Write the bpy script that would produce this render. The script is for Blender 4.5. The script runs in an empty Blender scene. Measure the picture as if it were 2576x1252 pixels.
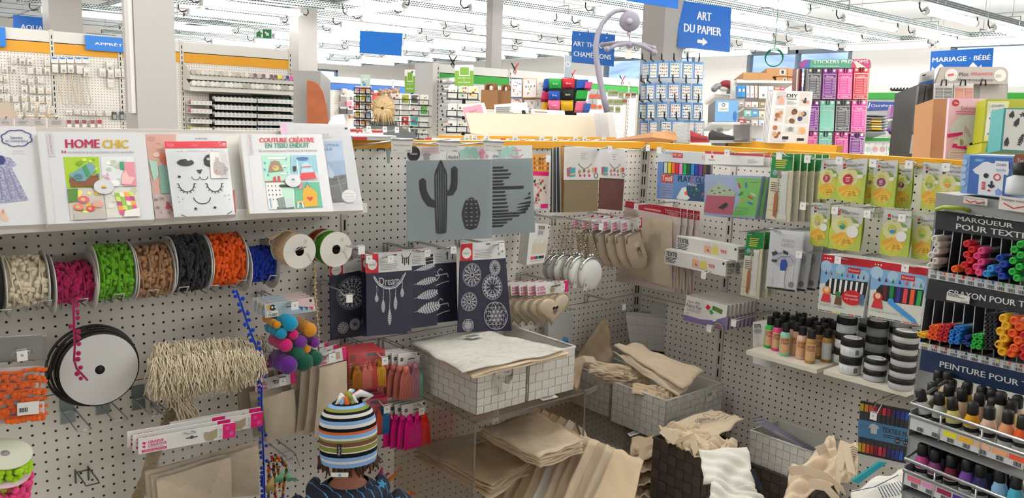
import bpy,bmesh,math,random
from mathutils import Vector as V,Matrix
from math import sin,cos,pi
random.seed(7)
sc=bpy.context.scene
col=sc.collection
#camera, world, lights, exposure
FPX=2056.35
CAM=V((-2.57393,-2.18619,1.67725))
RIGHT=V((.7612997,-.6475778,.0326457));DOWN=V((-.0795046,-.1431977,-.9864955));FWD=V((.6435074,.7484233,-.1605019))
cd=bpy.data.cameras.new('camera');cam=bpy.data.objects.new('camera',cd);col.objects.link(cam)
cd.sensor_width=36.0;cd.lens=36.0*FPX/2576.0;cd.clip_start=.05;cd.clip_end=200
cam.matrix_world=Matrix(((RIGHT.x,-DOWN.x,-FWD.x,CAM.x),(RIGHT.y,-DOWN.y,-FWD.y,CAM.y),(RIGHT.z,-DOWN.z,-FWD.z,CAM.z),(0,0,0,1)))
sc.camera=cam
w=bpy.data.worlds.new('world');sc.world=w;w.use_nodes=True
w.node_tree.nodes['Background'].inputs[0].default_value=(.62,.78,1,1)
w.node_tree.nodes['Background'].inputs[1].default_value=2.6
sc.view_settings.view_transform='Standard';sc.view_settings.look='None'
sc.view_settings.gamma=1;sc.view_settings.use_curve_mapping=False
sc.view_settings.exposure=0.08
TUBE_POWER=38.0
cy=sc.cycles
cy.max_bounces=5;cy.diffuse_bounces=4;cy.glossy_bounces=2;cy.transmission_bounces=3;cy.transparent_max_bounces=16
cy.caustics_reflective=False;cy.caustics_refractive=False;cy.sample_clamp_indirect=4.0;cy.use_light_tree=False
cy.use_adaptive_sampling=True;cy.adaptive_threshold=.04
#geometry from measurements of the place
def ray(px,py):return RIGHT*((px-1288)/FPX)+DOWN*((py-626)/FPX)+FWD
def onx(x,p):d=ray(*p);return CAM+d*((x-CAM.x)/d.x)
def ony(y,p):d=ray(*p);return CAM+d*((y-CAM.y)/d.y)
def onz(z,p):d=ray(*p);return CAM+d*((z-CAM.z)/d.z)
def dep(t,p):return CAM+ray(*p)*t
def onp(o,n,p):d=ray(*p);return CAM+d*((o-CAM).dot(n)/d.dot(n))
def crop(ox,oy,s):return lambda x,y:(ox+x/s,oy+y/s)
cA=crop(0,0,2.981);cB=crop(860,0,2.981);cC=crop(1716,0,2.981);cD=crop(0,300,3.68);cE=crop(600,300,3.13)
cF=crop(1300,340,3.13);cG=crop(1876,340,3.13);cH=crop(0,560,3.13);cI=crop(600,560,3.13);cJ=crop(1200,640,3.13)
cK=crop(1876,640,3.13);cL=crop(0,852,3.13);cM=crop(600,852,3.13);cN=crop(1200,852,3.13);cO=crop(1876,852,3.13)
#materials
def s2l(c):return c/12.92 if c<=.04045 else((c+.055)/1.055)**2.4
def rgb(h):
 if isinstance(h,str):
  h=h.lstrip('#');h=tuple(int(h[i:i+2],16)/255 for i in(0,2,4))
 return(s2l(h[0]),s2l(h[1]),s2l(h[2]),1)
_m={}
def mat(c,rough=.55,metal=0.0,spec=.4,bump=0.0,bs=80.0,var=0.0,vs=20.0,emit=0.0,alpha=1.0,sheen=0.0,trans=0.0):
 key=(c,rough,metal,spec,bump,bs,var,vs,emit,alpha,sheen,trans)
 if key in _m:return _m[key]
 m=bpy.data.materials.new('paint_'+str(c).strip('#'));m.use_nodes=True;nt=m.node_tree;b=nt.nodes['Principled BSDF']
 b.inputs['Base Color'].default_value=rgb(c);b.inputs['Roughness'].default_value=rough;b.inputs['Metallic'].default_value=metal
 b.inputs['Specular IOR Level'].default_value=spec
 if sheen:b.inputs['Sheen Weight'].default_value=sheen
 if alpha<1:b.inputs['Alpha'].default_value=alpha
 if trans:b.inputs['Transmission Weight'].default_value=trans
 if emit:b.inputs['Emission Color'].default_value=rgb(c);b.inputs['Emission Strength'].default_value=emit
 if bump or var:
  tc=nt.nodes.new('ShaderNodeTexCoord')
  if bump:
   n=nt.nodes.new('ShaderNodeTexNoise');n.inputs['Scale'].default_value=bs;n.inputs['Detail'].default_value=3
   bp=nt.nodes.new('ShaderNodeBump');bp.inputs['Strength'].default_value=bump;bp.inputs['Distance'].default_value=.004
   nt.links.new(tc.outputs['Object'],n.inputs['Vector']);nt.links.new(n.outputs['Fac'],bp.inputs['Height']);nt.links.new(bp.outputs['Normal'],b.inputs['Normal'])
  if var:
   n=nt.nodes.new('ShaderNodeTexNoise');n.inputs['Scale'].default_value=vs;n.inputs['Detail'].default_value=3
   mr=nt.nodes.new('ShaderNodeMapRange');mr.inputs['From Min'].default_value=.3;mr.inputs['From Max'].default_value=.7
   mr.inputs['To Min'].default_value=1-var;mr.inputs['To Max'].default_value=1+var
   mx=nt.nodes.new('ShaderNodeVectorMath');mx.operation='SCALE';mx.inputs[0].default_value=rgb(c)[:3]
   nt.links.new(tc.outputs['Object'],n.inputs['Vector']);nt.links.new(n.outputs['Fac'],mr.inputs['Value'])
   nt.links.new(mr.outputs['Result'],mx.inputs['Scale']);nt.links.new(mx.outputs['Vector'],b.inputs['Base Color'])
 _m[key]=m;return m
def film(tint='#ffffff',refl=.5,bump=.5,bs=14.0,op=.03):
 """thin clear plastic: mostly see-through, shiny where it wrinkles"""
 key=('film',tint,refl,bump,bs,op)
 if key in _m:return _m[key]
 m=bpy.data.materials.new('clear_film');m.use_nodes=True;nt=m.node_tree;nt.nodes.clear()
 out=nt.nodes.new('ShaderNodeOutputMaterial');tr=nt.nodes.new('ShaderNodeBsdfTransparent');tr.inputs[0].default_value=rgb(tint)
 gl=nt.nodes.new('ShaderNodeBsdfGlossy');gl.inputs['Roughness'].default_value=.12
 df=nt.nodes.new('ShaderNodeBsdfDiffuse');df.inputs[0].default_value=(.8,.8,.8,1)
 m1=nt.nodes.new('ShaderNodeMixShader');m2=nt.nodes.new('ShaderNodeMixShader');lw=nt.nodes.new('ShaderNodeLayerWeight');lw.inputs['Blend'].default_value=.25
 mu=nt.nodes.new('ShaderNodeMath');mu.operation='MULTIPLY';mu.inputs[1].default_value=refl
 tc=nt.nodes.new('ShaderNodeTexCoord');n=nt.nodes.new('ShaderNodeTexNoise');n.inputs['Scale'].default_value=bs;n.inputs['Detail'].default_value=4;n.inputs['Distortion'].default_value=1.2
 bp=nt.nodes.new('ShaderNodeBump');bp.inputs['Strength'].default_value=bump;bp.inputs['Distance'].default_value=.02
 L=nt.links.new
 L(tc.outputs['Object'],n.inputs['Vector']);L(n.outputs['Fac'],bp.inputs['Height']);L(bp.outputs['Normal'],gl.inputs['Normal']);L(bp.outputs['Normal'],lw.inputs['Normal'])
 L(lw.outputs['Fresnel'],mu.inputs[0]);L(mu.outputs[0],m1.inputs[0]);L(tr.outputs[0],m1.inputs[1]);L(gl.outputs[0],m1.inputs[2])
 m2.inputs[0].default_value=op;L(m1.outputs[0],m2.inputs[1]);L(df.outputs[0],m2.inputs[2]);L(m2.outputs[0],out.inputs['Surface'])
 _m[key]=m;return m
def stripes(name,cols,scale,axis='Z',rough=.8,wob=0.0,bump=0.0):
 """bands of colour along an object axis; cols = [(position, colour)]"""
 m=bpy.data.materials.new(name);m.use_nodes=True;nt=m.node_tree;b=nt.nodes['Principled BSDF'];b.inputs['Roughness'].default_value=rough
 tc=nt.nodes.new('ShaderNodeTexCoord');sp=nt.nodes.new('ShaderNodeSeparateXYZ');mu=nt.nodes.new('ShaderNodeMath');mu.operation='MULTIPLY';mu.inputs[1].default_value=scale
 fr=nt.nodes.new('ShaderNodeMath');fr.operation='FRACT';cr=nt.nodes.new('ShaderNodeValToRGB');cr.color_ramp.interpolation='CONSTANT'
 e=cr.color_ramp.elements
 while len(e)<len(cols):e.new(.5)
 for i,(p,c)in enumerate(cols):e[i].position=p
 for i,(p,c)in enumerate(cols):e[i].color=rgb(c)
 L=nt.links.new
 L(tc.outputs['Object'],sp.inputs[0]);L(sp.outputs[axis],mu.inputs[0]);L(mu.outputs[0],fr.inputs[0]);L(fr.outputs[0],cr.inputs[0]);L(cr.outputs[0],b.inputs['Base Color'])
 return m
def peg(axis,off,zoff,c='#eae5dd',pitch=.0253826,zp=.025,r=.0031,rough=.42):
 """painted steel panel with a grid of round holes"""
 m=bpy.data.materials.new('pegboard_steel');m.use_nodes=True;nt=m.node_tree;b=nt.nodes['Principled BSDF'];b.inputs['Roughness'].default_value=rough
 L=nt.links.new;tc=nt.nodes.new('ShaderNodeTexCoord');sp=nt.nodes.new('ShaderNodeSeparateXYZ');L(tc.outputs['Object'],sp.inputs[0])
 def mth(op,a,b_=None):
  n=nt.nodes.new('ShaderNodeMath');n.operation=op
  for i,q in enumerate((a,b_)):
   if q is None:continue
   if isinstance(q,(int,float)):n.inputs[i].default_value=q
   else:L(q,n.inputs[i])
  return n.outputs[0]
 def cell(s,o,p):
  t=mth('DIVIDE',mth('SUBTRACT',s,o),p);t=mth('ADD',t,.5)
  return mth('MULTIPLY',mth('SUBTRACT',t,mth('FLOOR',t)),p),p/2
 a,pa=cell(sp.outputs[axis],off,pitch);z,pz=cell(sp.outputs['Z'],zoff,zp)
 a=mth('SUBTRACT',a,pa);z=mth('SUBTRACT',z,pz)
 d=mth('SQRT',mth('ADD',mth('MULTIPLY',a,a),mth('MULTIPLY',z,z)))
 h=mth('LESS_THAN',d,r)
 mx=nt.nodes.new('ShaderNodeMix');mx.data_type='RGBA';L(h,mx.inputs['Factor']);mx.inputs['A'].default_value=rgb(c);mx.inputs['B'].default_value=(.004,.003,.003,1)
 L(mx.outputs['Result'],b.inputs['Base Color'])
 return m
WHITE=mat('#dedbd5',.45);WCARD=mat('#e9e7e4',.5);BLACK=mat('#161616',.5);STEEL=mat('#c3c6c5',.3,.75);ZINC=mat('#8f9896',.45,.9);YEL=mat('#dc9c1c',.5)
CREAM=mat('#dcc9aa',.9,spec=.1,bump=.25,bs=140);PINK=mat('#d81b73',.5);GREYP=mat('#8e8e8e',.5);CHROME=mat('#d8d8d8',.12,1.0)
CLEAR=film();BAG=film(refl=.45,bump=.7,bs=16,op=.02)
#objects
ORG={}
def tag(o,label=None,cat=None,group=None,kind=None):
 if label:o['label']=label
 if cat:o['category']=cat
 if group:o['group']=group
 if kind:o['kind']=kind
 return o
def thing(name,label,cat,loc,group=None):
 o=bpy.data.objects.new(name,None);o.empty_display_size=.05;col.objects.link(o);o.location=loc;ORG[o.name]=V(loc)
 return tag(o,label,cat,group)
def kids(o):return[c for c in KID.get(o.name,[])]
KID={}
def dup(o,d,label=None,parent=None,rz=0.0,group=None):
 c=o.copy();col.objects.link(c)
 if parent is None:
  c.location=V(o.location)+V(d);ORG[c.name]=V(c.location)
  if rz:c.rotation_euler.z+=rz
  if label:c['label']=label
  if group:c['group']=group
 else:
  c.parent=parent;KID.setdefault(parent.name,[]).append(c)
 for k in kids(o):dup(k,(0,0,0),parent=c)
 return c
_tx={}
def textmesh(s,bold):
 if(s,bold)in _tx:return _tx[(s,bold)]
 cu=bpy.data.curves.new('t','FONT');cu.body=s;cu.resolution_u=2;cu.offset=bold;cu.fill_mode='FRONT'
 o=bpy.data.objects.new('t',cu);me=o.to_mesh()
 vs=[(v.co.x,v.co.y)for v in me.vertices];fs=[tuple(p.vertices)for p in me.polygons]
 o.to_mesh_clear();bpy.data.objects.remove(o);bpy.data.curves.remove(cu)
 xs=[v[0]for v in vs]or[0,1];ys=[v[1]for v in vs]or[0,1]
 x0,x1,y0,y1=min(xs),max(xs),min(ys),max(ys)
 r=([((x-x0)/max(x1-x0,1e-6),(y-y0)/max(y1-y0,1e-6))for x,y in vs],fs);_tx[(s,bold)]=r
 return r
class Q:
 """a four-cornered face in space, corners given TL, TR, BR, BL as seen from its front; u runs right, v runs down"""
 def __init__(s,tl,tr,br,bl):
  s.c=[V(tl),V(tr),V(br),V(bl)];s.n=(s.c[3]-s.c[0]).cross(s.c[1]-s.c[0]).normalized()
  s.W=((s.c[1]-s.c[0]).length+(s.c[2]-s.c[3]).length)/2;s.H=((s.c[3]-s.c[0]).length+(s.c[2]-s.c[1]).length)/2
 def p(s,u,v,k=0.0):
  c=s.c;return(c[0]*(1-u)+c[1]*u)*(1-v)+(c[3]*(1-u)+c[2]*u)*v+s.n*k
 def mid(s,k=0.0):return s.p(.5,.5,k)
 def sub(s,u0,v0,u1,v1,k=0.0):return Q(s.p(u0,v0,k),s.p(u1,v0,k),s.p(u1,v1,k),s.p(u0,v1,k))
 def moved(s,d):d=V(d);return Q(*[c+d for c in s.c])
def QY(y,*pts):return Q(*[ony(y,p)for p in pts])
def QX(x,*pts):return Q(*[onx(x,p)for p in pts])
def QD(t,*pts):return Q(*[dep(t,p)for p in pts])
def rectL(y,tl,br,tilt=0.0):
 """upright rectangle parallel to the left-hand wall from two corners"""
 a=ony(y,tl);b=ony(y,br);return Q((a.x,y,a.z),(b.x,y,a.z),(b.x,y,b.z),(a.x,y,b.z))
def rectR(x,tl,br):
 a=onx(x,tl);b=onx(x,br);return Q((x,a.y,a.z),(x,b.y,a.z),(x,b.y,b.z),(x,a.y,b.z))
class MB:
 def __init__(s):s.v=[];s.f=[];s.mi=[];s.sm=[];s.ms=[];s.j=0.0
 def lift(s):s.j+=9e-6;return s.j
 def mid(s,m):
  if m not in s.ms:s.ms.append(m)
  return s.ms.index(m)
 def add(s,vs,fs,m,smooth=False):
  b=len(s.v);s.v.extend(V(x)for x in vs);i=s.mid(m)
  for f in fs:s.f.append(tuple(b+k for k in f));s.mi.append(i);s.sm.append(smooth)
  return s
 def quad(s,a,b,c,d,m):return s.add((a,b,c,d),((0,1,2,3),),m)
 def box(s,lo,hi,m,rz=0.0):
  x0,y0,z0=lo;x1,y1,z1=hi
  vs=[V((x,y,z))for z in(z0,z1)for y in(y0,y1)for x in(x0,x1)]
  if rz:
   c=V(((x0+x1)/2,(y0+y1)/2,0));R=Matrix.Rotation(rz,3,'Z');vs=[R@(q-c)+c for q in vs]
  return s.add(vs,((0,2,3,1),(4,5,7,6),(0,1,5,4),(2,6,7,3),(0,4,6,2),(1,3,7,5)),m)
 def hexa(s,q,t,m,ms=None):
  """slab: front at the face, back t behind it"""
  f=[q.p(0,0),q.p(1,0),q.p(1,1),q.p(0,1)];b=[x-q.n*t for x in f]
  s.add(f,((3,2,1,0),),m);vs=f+b
  return s.add(vs,((4,5,6,7),(0,1,5,4),(1,2,6,5),(2,3,7,6),(3,0,4,7)),ms or m)
 def rect(s,q,u0,v0,u1,v1,m,k=.0006):k+=s.lift();return s.quad(q.p(u0,v1,k),q.p(u1,v1,k),q.p(u1,v0,k),q.p(u0,v0,k),m)
 def poly(s,q,pts,m,k=.0006):
  k+=s.lift();vs=[q.p(u,v,k)for u,v in pts]
  a=sum(pts[i-1][0]*pts[i][1]-pts[i][0]*pts[i-1][1]for i in range(len(pts)))
  f=tuple(range(len(pts)));return s.add(vs,((f if a<0 else f[::-1]),),m)
 def disc(s,q,u,v,r,m,k=.0008,n=20,ry=None,a0=0,a1=2*pi):
  """r as a share of the face's width"""
  ar=q.W/q.H if ry is None else 1;ry=r if ry is None else ry
  pts=[(u+r*cos(a0+(a1-a0)*i/n),v+ry*ar*sin(a0+(a1-a0)*i/n))for i in range(n if a1-a0>6.2 else n+1)]
  return s.poly(q,pts,m,k)
 def ring(s,q,u,v,r0,r1,m,k=.001,n=24):
  ar=q.W/q.H;vs=[];k+=s.lift()
  for i in range(n):
   a=2*pi*i/n
   for r in(r0,r1):vs.append(q.p(u+r*cos(a),v+r*ar*sin(a),k))
  return s.add(vs,[(2*i,2*i+1,(2*i+3)%(2*n),(2*i+2)%(2*n))for i in range(n)],m)
 def line(s,q,pts,wd,m,k=.001,closed=False):
  """flat ribbon of width wd metres through uv points"""
  k+=s.lift();P=[q.p(u,v,k)for u,v in pts];n=len(P);vs=[]
  for i in range(n):
   a=P[i-1]if(i or closed)else P[0];b=P[(i+1)%n]if(i<n-1 or closed)else P[-1]
   t=(b-a);t=t.normalized()if t.length>1e-9 else V((1,0,0));sd=q.n.cross(t)*wd/2;vs+=[P[i]-sd,P[i]+sd]
  return s.add(vs,[(2*i,(2*i+2)%(2*n),(2*i+3)%(2*n),2*i+1)for i in range(n if closed else n-1)],m)
 def text(s,q,t,u0,v0,u1,v1,m,k=.0012,bold=.0):
  k+=s.lift();vs,fs=textmesh(t,0);e=bold*1.3*abs(v1-v0)*q.H/q.W
  for j in((-1,0,1)if bold>0 else(0,)):s.add([q.p(u0+(u1-u0)*x+j*e,v1+(v0-v1)*y,k+j*.00008)for x,y in vs],fs,m)
  return s
 def tube(s,P,r,m,n=6,closed=False,caps=True,smooth=True):
  P=[V(p)for p in P];N=len(P);vs=[];up=None
  for i in range(N):
   a=P[i-1]if(i or closed)else P[0];b=P[(i+1)%N]if(i<N-1 or closed)else P[-1]
   t=(b-a).normalized()
   if up is None:up=t.orthogonal().normalized()
   up=(up-t*up.dot(t));up=up.normalized()if up.length>1e-6 else t.orthogonal().normalized()
   sd=t.cross(up);rr=r[i]if isinstance(r,(list,tuple))else r
   for j in range(n):vs.append(P[i]+(up*cos(2*pi*j/n)+sd*sin(2*pi*j/n))*rr)
  fs=[(i*n+j,i*n+(j+1)%n,((i+1)%N)*n+(j+1)%n,((i+1)%N)*n+j)for i in range(N if closed else N-1)for j in range(n)]
  if caps and not closed:fs+=[tuple(range(n))[::-1],tuple((N-1)*n+j for j in range(n))]
  return s.add(vs,fs,m,smooth)
 def lathe(s,o,ax,prof,m,n=20,smooth=True,ms=None,a0=0.0):
  """prof = [(radius, height along ax)]; ms = one material per band"""
  o=V(o);ax=V(ax).normalized();u=ax.orthogonal().normalized();w_=ax.cross(u);vs=[]
  for r,h in prof:
   for j in range(n):vs.append(o+ax*h+(u*cos(a0+2*pi*j/n)+w_*sin(a0+2*pi*j/n))*r)
  for i in range(len(prof)-1):
   fs=[(i*n+j,i*n+(j+1)%n,(i+1)*n+(j+1)%n,(i+1)*n+j)for j in range(n)]
   b=len(s.v);mm=ms[i]if ms else m;k=s.mid(mm)
   if i==0:s.v.extend(vs)
   base=len(s.v)-len(vs)
   for f in fs:s.f.append(tuple(base+x for x in f));s.mi.append(k);s.sm.append(smooth)
  return s
 def ball(s,c,r,m,n=8,h=5,sq=(1,1,1)):
  c=V(c);vs=[c+V((0,0,r*sq[2]))]
  for i in range(1,h):
   a=pi*i/h
   for j in range(n):vs.append(c+V((r*sq[0]*sin(a)*cos(2*pi*j/n),r*sq[1]*sin(a)*sin(2*pi*j/n),r*sq[2]*cos(a))))
  vs.append(c-V((0,0,r*sq[2])));L_=len(vs)-1
  fs=[(0,1+j,1+(j+1)%n)for j in range(n)]+[(1+i*n+j,1+(i+1)*n+j,1+(i+1)*n+(j+1)%n,1+i*n+(j+1)%n)for i in range(h-2)for j in range(n)]
  fs+=[(L_,1+(h-2)*n+(j+1)%n,1+(h-2)*n+j)for j in range(n)]
  return s.add(vs,fs,m,True)
 def grid(s,fn,nu,nv,m,smooth=True,back=0.0):
  vs=[V(fn(i/nu,j/nv))for j in range(nv+1)for i in range(nu+1)]
  return s.add(vs,[(j*(nu+1)+i,(j+1)*(nu+1)+i,(j+1)*(nu+1)+i+1,j*(nu+1)+i+1)for j in range(nv)for i in range(nu)],m,smooth)
 def build(s,name,parent=None,label=None,cat=None,group=None,kind=None,loc=None,thick=0.0,bev=0.0):
  me=bpy.data.meshes.new(name)
  if parent is not None:og=ORG[parent.name]
  elif loc is not None:og=V(loc)
  elif s.v:
   og=V((sum(v.x for v in s.v)/len(s.v),sum(v.y for v in s.v)/len(s.v),min(v.z for v in s.v)))
  else:og=V((0,0,0))
  me.from_pydata([v-og for v in s.v],[],s.f);me.materials.clear()
  for m in s.ms:me.materials.append(m)
  me.polygons.foreach_set('material_index',s.mi);me.polygons.foreach_set('use_smooth',s.sm);me.update()
  o=bpy.data.objects.new(name,me);col.objects.link(o);ORG[o.name]=og
  if parent is not None:o.parent=parent;KID.setdefault(parent.name,[]).append(o)
  else:o.location=og
  if thick:md=o.modifiers.new('thickness','SOLIDIFY');md.thickness=thick;md.offset=0
  if bev:md=o.modifiers.new('soft edges','BEVEL');md.width=bev;md.segments=2;md.limit_method='ANGLE'
  return tag(o,label,cat,group,kind)
def nth(i):return['frontmost','second','third','fourth','fifth','sixth','seventh','eighth','ninth','tenth','eleventh','twelfth','thirteenth','fourteenth','fifteenth','sixteenth','seventeenth','eighteenth','nineteenth','twentieth'][i]
#the hall
def struct(name,mb):return mb.build(name,None,kind='structure',loc=(0,0,0))
b=MB();b.box((-9,-8,-.1),(15,24,0),mat('#d3cec6',.35,var=.05,vs=3));struct('floor',b)
CEIL=3.75
b=MB();b.box((-9,-8,CEIL),(15,24,CEIL+.1),mat('#f0f2f2',.8));struct('ceiling',b)
b=MB()
for i in range(24):b.box((-9,-6+i*1.25,CEIL-.012),(15,-5.99+i*1.25,CEIL-.001),mat('#8d8d8b',.8))
for i in range(10):b.box((-8+i*2.4,-8,CEIL-.011),(-7.99+i*2.4,24,CEIL-.001),mat('#8d8d8b',.8))
struct('trim_1',b)
WALLM=mat('#eceae7',.6)
def wall_holes(name,axis,pos,a0,a1,wins,thick=.2):
 """upright wall with window openings; wins = [(a, b, z0, z1)] along the other axis"""
 b=MB();cuts=sorted(wins);x=a0
 def bx(p,q,z0,z1):
  if q-p<1e-4 or z1-z0<1e-4:return
  if axis=='x':b.box((pos,p,z0),(pos+thick,q,z1),WALLM)
  else:b.box((p,pos,z0),(q,pos+thick,z1),WALLM)
 for p,q,z0,z1 in cuts:bx(x,p,0,CEIL);bx(p,q,0,z0);bx(p,q,z1,CEIL);x=q
 bx(x,a1,0,CEIL);struct(name,b)
RW=[(-4.4,-1.2,1.0,3.30),(1.55,4.55,1.0,3.30),(6.5,9.0,1.0,3.30),(10.5,13.5,1.0,3.3)]
wall_holes('wall_right','x',14.0,-8,24,RW)
BW=[(x,x+1.9,1.9,3.0)for x in(-3.5,0.2,3.2,6.2,9.2)]
wall_holes('wall_back','y',23.0,-9,14,BW)
b=MB();b.box((-9.2,-8,0),(-9,24,CEIL),WALLM);struct('wall_left',b)
b=MB();b.box((-9,-8.2,0),(15,-8,CEIL),WALLM);struct('wall_front',b)
def pane_mat():
 m=bpy.data.materials.new('window_glass');m.use_nodes=True;nt=m.node_tree;nt.nodes.clear();o=nt.nodes.new('ShaderNodeOutputMaterial')
 a=nt.nodes.new('ShaderNodeBsdfTransparent');a.inputs[0].default_value=(.9,.95,.96,1);g=nt.nodes.new('ShaderNodeBsdfGlossy');g.inputs['Roughness'].default_value=.03
 x=nt.nodes.new('ShaderNodeMixShader');x.inputs[0].default_value=.08
 nt.links.new(a.outputs[0],x.inputs[1]);nt.links.new(g.outputs[0],x.inputs[2]);nt.links.new(x.outputs[0],o.inputs[0]);return m
PANE=pane_mat();FRM=mat('#6f7a86',.4)
for i,(p,q,z0,z1)in enumerate(RW+BW):
 b=MB();g=MB()
 if i<len(RW):
  for lo,hi in(((13.98,p,z0),(14.12,p+.07,z1)),((13.98,q-.07,z0),(14.12,q,z1)),((13.98,p,z1-.08),(14.12,q,z1)),((13.98,p,z0),(14.12,q,z0+.07)),((13.98,(p+q)/2-.03,z0),(14.12,(p+q)/2+.03,z1))):b.box(lo,hi,FRM)
  g.box((14.05,p,z0),(14.06,q,z1),PANE)
 else:
  for lo,hi in(((p,22.98,z0),(p+.06,23.12,z1)),((q-.06,22.98,z0),(q,23.12,z1)),((p,22.98,z1-.06),(q,23.12,z1)),((p,22.98,z0),(q,23.12,z0+.06))):b.box(lo,hi,FRM)
  g.box((p,23.05,z0),(q,23.06,z1),PANE)
 w_=struct('window_%d'%(i+1),b);g.build('pane',w_)
b=MB();HM=mat('#a7abc0',.95,var=.3,vs=.5)
def hill(u,v):
 y=-30+u*75;h=9+2.6*sin(u*7+1)+1.3*sin(u*17)
 return(30+v*26,y,-2+h*v*(1.4-.4*v))
b.grid(hill,40,8,HM);struct('exterior_hillside',b)
b=MB();b.box((15.5,-30,-.3),(60,45,-.1),mat('#8b8a86',.9));struct('exterior_ground',b)
def column(x,y,w_,d,plate=None):
 b=MB();b.box((x,y,0),(x+w_,y+d,CEIL),mat('#a5a29e',.5))
 if plate:b.box(plate[0],plate[1],mat('#d9d3d2',.5))
 return struct('column',b)
column(-1.05,3.1,.235,.24,((-1.075,3.12,1.62),(-1.052,3.2,CEIL)));column(3.78,3.06,.3,.28);column(3.9,5.85,.16,.12);column(2.95,9.15,.3,.3);column(-.3,9.0,.36,.36)
#hanging light runs
TUBE=mat('#fcfaf6',.4,emit=TUBE_POWER);FIX=mat('#e6e8e8',.4);CAB=mat('#222222',.6)
def rail_mat():
 m=bpy.data.materials.new('galvanised_tray');m.use_nodes=True;nt=m.node_tree;b=nt.nodes['Principled BSDF'];b.inputs['Roughness'].default_value=.4;b.inputs['Metallic'].default_value=.55
 L=nt.links.new;tc=nt.nodes.new('ShaderNodeTexCoord');mp=nt.nodes.new('ShaderNodeMapping');mp.inputs['Scale'].default_value=(1,1,1)
 br=nt.nodes.new('ShaderNodeTexBrick');br.inputs['Color1'].default_value=(.05,.06,.06,1);br.inputs['Color2'].default_value=(.05,.06,.06,1);br.inputs['Mortar'].default_value=rgb('#c3cccd')
 br.inputs['Scale'].default_value=10;br.inputs['Mortar Size'].default_value=.06;br.inputs['Brick Width'].default_value=.42;br.inputs['Row Height'].default_value=.25
 sx=nt.nodes.new('ShaderNodeSeparateXYZ');cx=nt.nodes.new('ShaderNodeCombineXYZ');ad=nt.nodes.new('ShaderNodeMath')
 L(tc.outputs['Object'],sx.inputs[0]);L(sx.outputs['X'],ad.inputs[0]);L(sx.outputs['Y'],ad.inputs[1]);L(ad.outputs[0],cx.inputs['X']);L(sx.outputs['Z'],cx.inputs['Y'])
 L(cx.outputs[0],br.inputs['Vector']);L(br.outputs['Color'],b.inputs['Base Color']);return m
RAIL=rail_mat()
RZ=3.09
def rail(a,b_,label):
 """galvanised cable tray hung from the ceiling by rods, along x or y"""
 a=V(a);b_=V(b_);t=(b_-a).normalized();s=V((0,0,1)).cross(t)*.055
 r=thing('cable_tray',label,'cable tray',(a+b_)/2)
 mb=MB();up=V((0,0,.075));o=V((0,0,.004))
 for p,q in(((a-s),(a-s+up)),((a+s),(a+s+up))):
  d=b_-a;mb.quad(p,p+d,q+d,q,RAIL);mb.quad(p+s*.03,q+s*.03,q+d+s*.03,p+d+s*.03,RAIL)
 d=b_-a;mb.quad(a-s,a+s,a+s+d,a-s+d,RAIL);mb.quad(a-s+o,a-s+d+o,a+s+d+o,a+s+o,RAIL);mb.build('tray',r)
 L_=d.length;n=max(2,int(L_/2.05))
 for i in range(n):
  c=a+t*(L_*(i+.5)/n);mb=MB();mb.tube([c+V((0,0,.11)),(c.x,c.y,CEIL)],.006,STEEL,5)
  h=s*1.9;mb.tube([c-h+V((0,0,.0)),c-h+V((0,0,.11)),c+h+V((0,0,.11)),c+h],.01,ZINC,4);mb.build('hanger',r)
 return r
tube0=thing('fluorescent_light','glowing white fluorescent batten hung under the galvanised cable trays','ceiling light',(0,0,3.0),'fluorescent battens under the cable trays')
mb=MB();mb.lathe((-.69,0,3.0),(1,0,0),[(.0,0),(.034,.002),(.034,1.378),(0,1.38)],TUBE,10);mb.build('tube',tube0)
mb=MB();mb.box((-.69,-.016,3.03),(.69,.016,3.056),FIX);mb.build('housing',tube0)
for s in(-1,1):
 mb=MB();mb.lathe((s*.69,0,3.0),(s,0,0),[(.04,-.01),(.042,.0),(.042,.03),(.02,.035),(0,.036)],mat('#cfd2d2',.3,.5),10);mb.build('end_cap',tube0)
 mb=MB();mb.tube([(s*.72,0,3.01),(s*.79,.01,2.99),(s*.83,.02,3.03),(s*.82,.03,3.1)],.008,CAB,5);mb.build('cable',tube0)
rows={2.1:[7.2,9.2,11.3],3.15:[5.05,7.31,9.28],4.2:[4.2,6.3,8.4],5.2:[5.0,7.55,9.55],6.3:[3.9,5.85,7.9,9.8],7.45:[3.65,5.7,7.8,9.8],8.6:[3.68,5.72,7.75,9.8],8.87:[1.46],9.6:[3.9,6.0,7.65,9.7],10.1:[1.72],10.7:[4.3,6.4,8.5],11.7:[4.3,6.4,8.5],12.7:[2.0,4.2,6.3,8.4],14.04:[4.39,6.5,8.6],15.3:[4.0,6.1,8.2],16.6:[3.6,6.0,8.3],17.9:[4.5,6.6,8.7],19.2:[4.2,6.3,8.4],20.6:[5,7.1],0.6:[-5.5,-3.4,-1.75,.1,2.2,4.3],-.45:[-1.35],1.5:[-1.9,-4.,-6.],-1.0:[-6.,-4.2,.1,2.2],-2.2:[.1,2.2],-3.3:[.1,2.2],-4.4:[.1,2.2],-5.5:[.1,2.2],2.4:[-4.1,.1],4.4:[-4.1,-2.2],6.9:[-6.,-3.9,-1.8],11.5:[-4.,-1.9],12:[.2]}  # unseen tubes over and around the camera are added to light the corner
first=True
for y,xs in rows.items():
 for x in xs:
  if first:tube0.location=(x+.69,y,3.0);first=False;continue
  dup(tube0,V((x+.69,y,3.0))-V(tube0.location))
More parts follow.
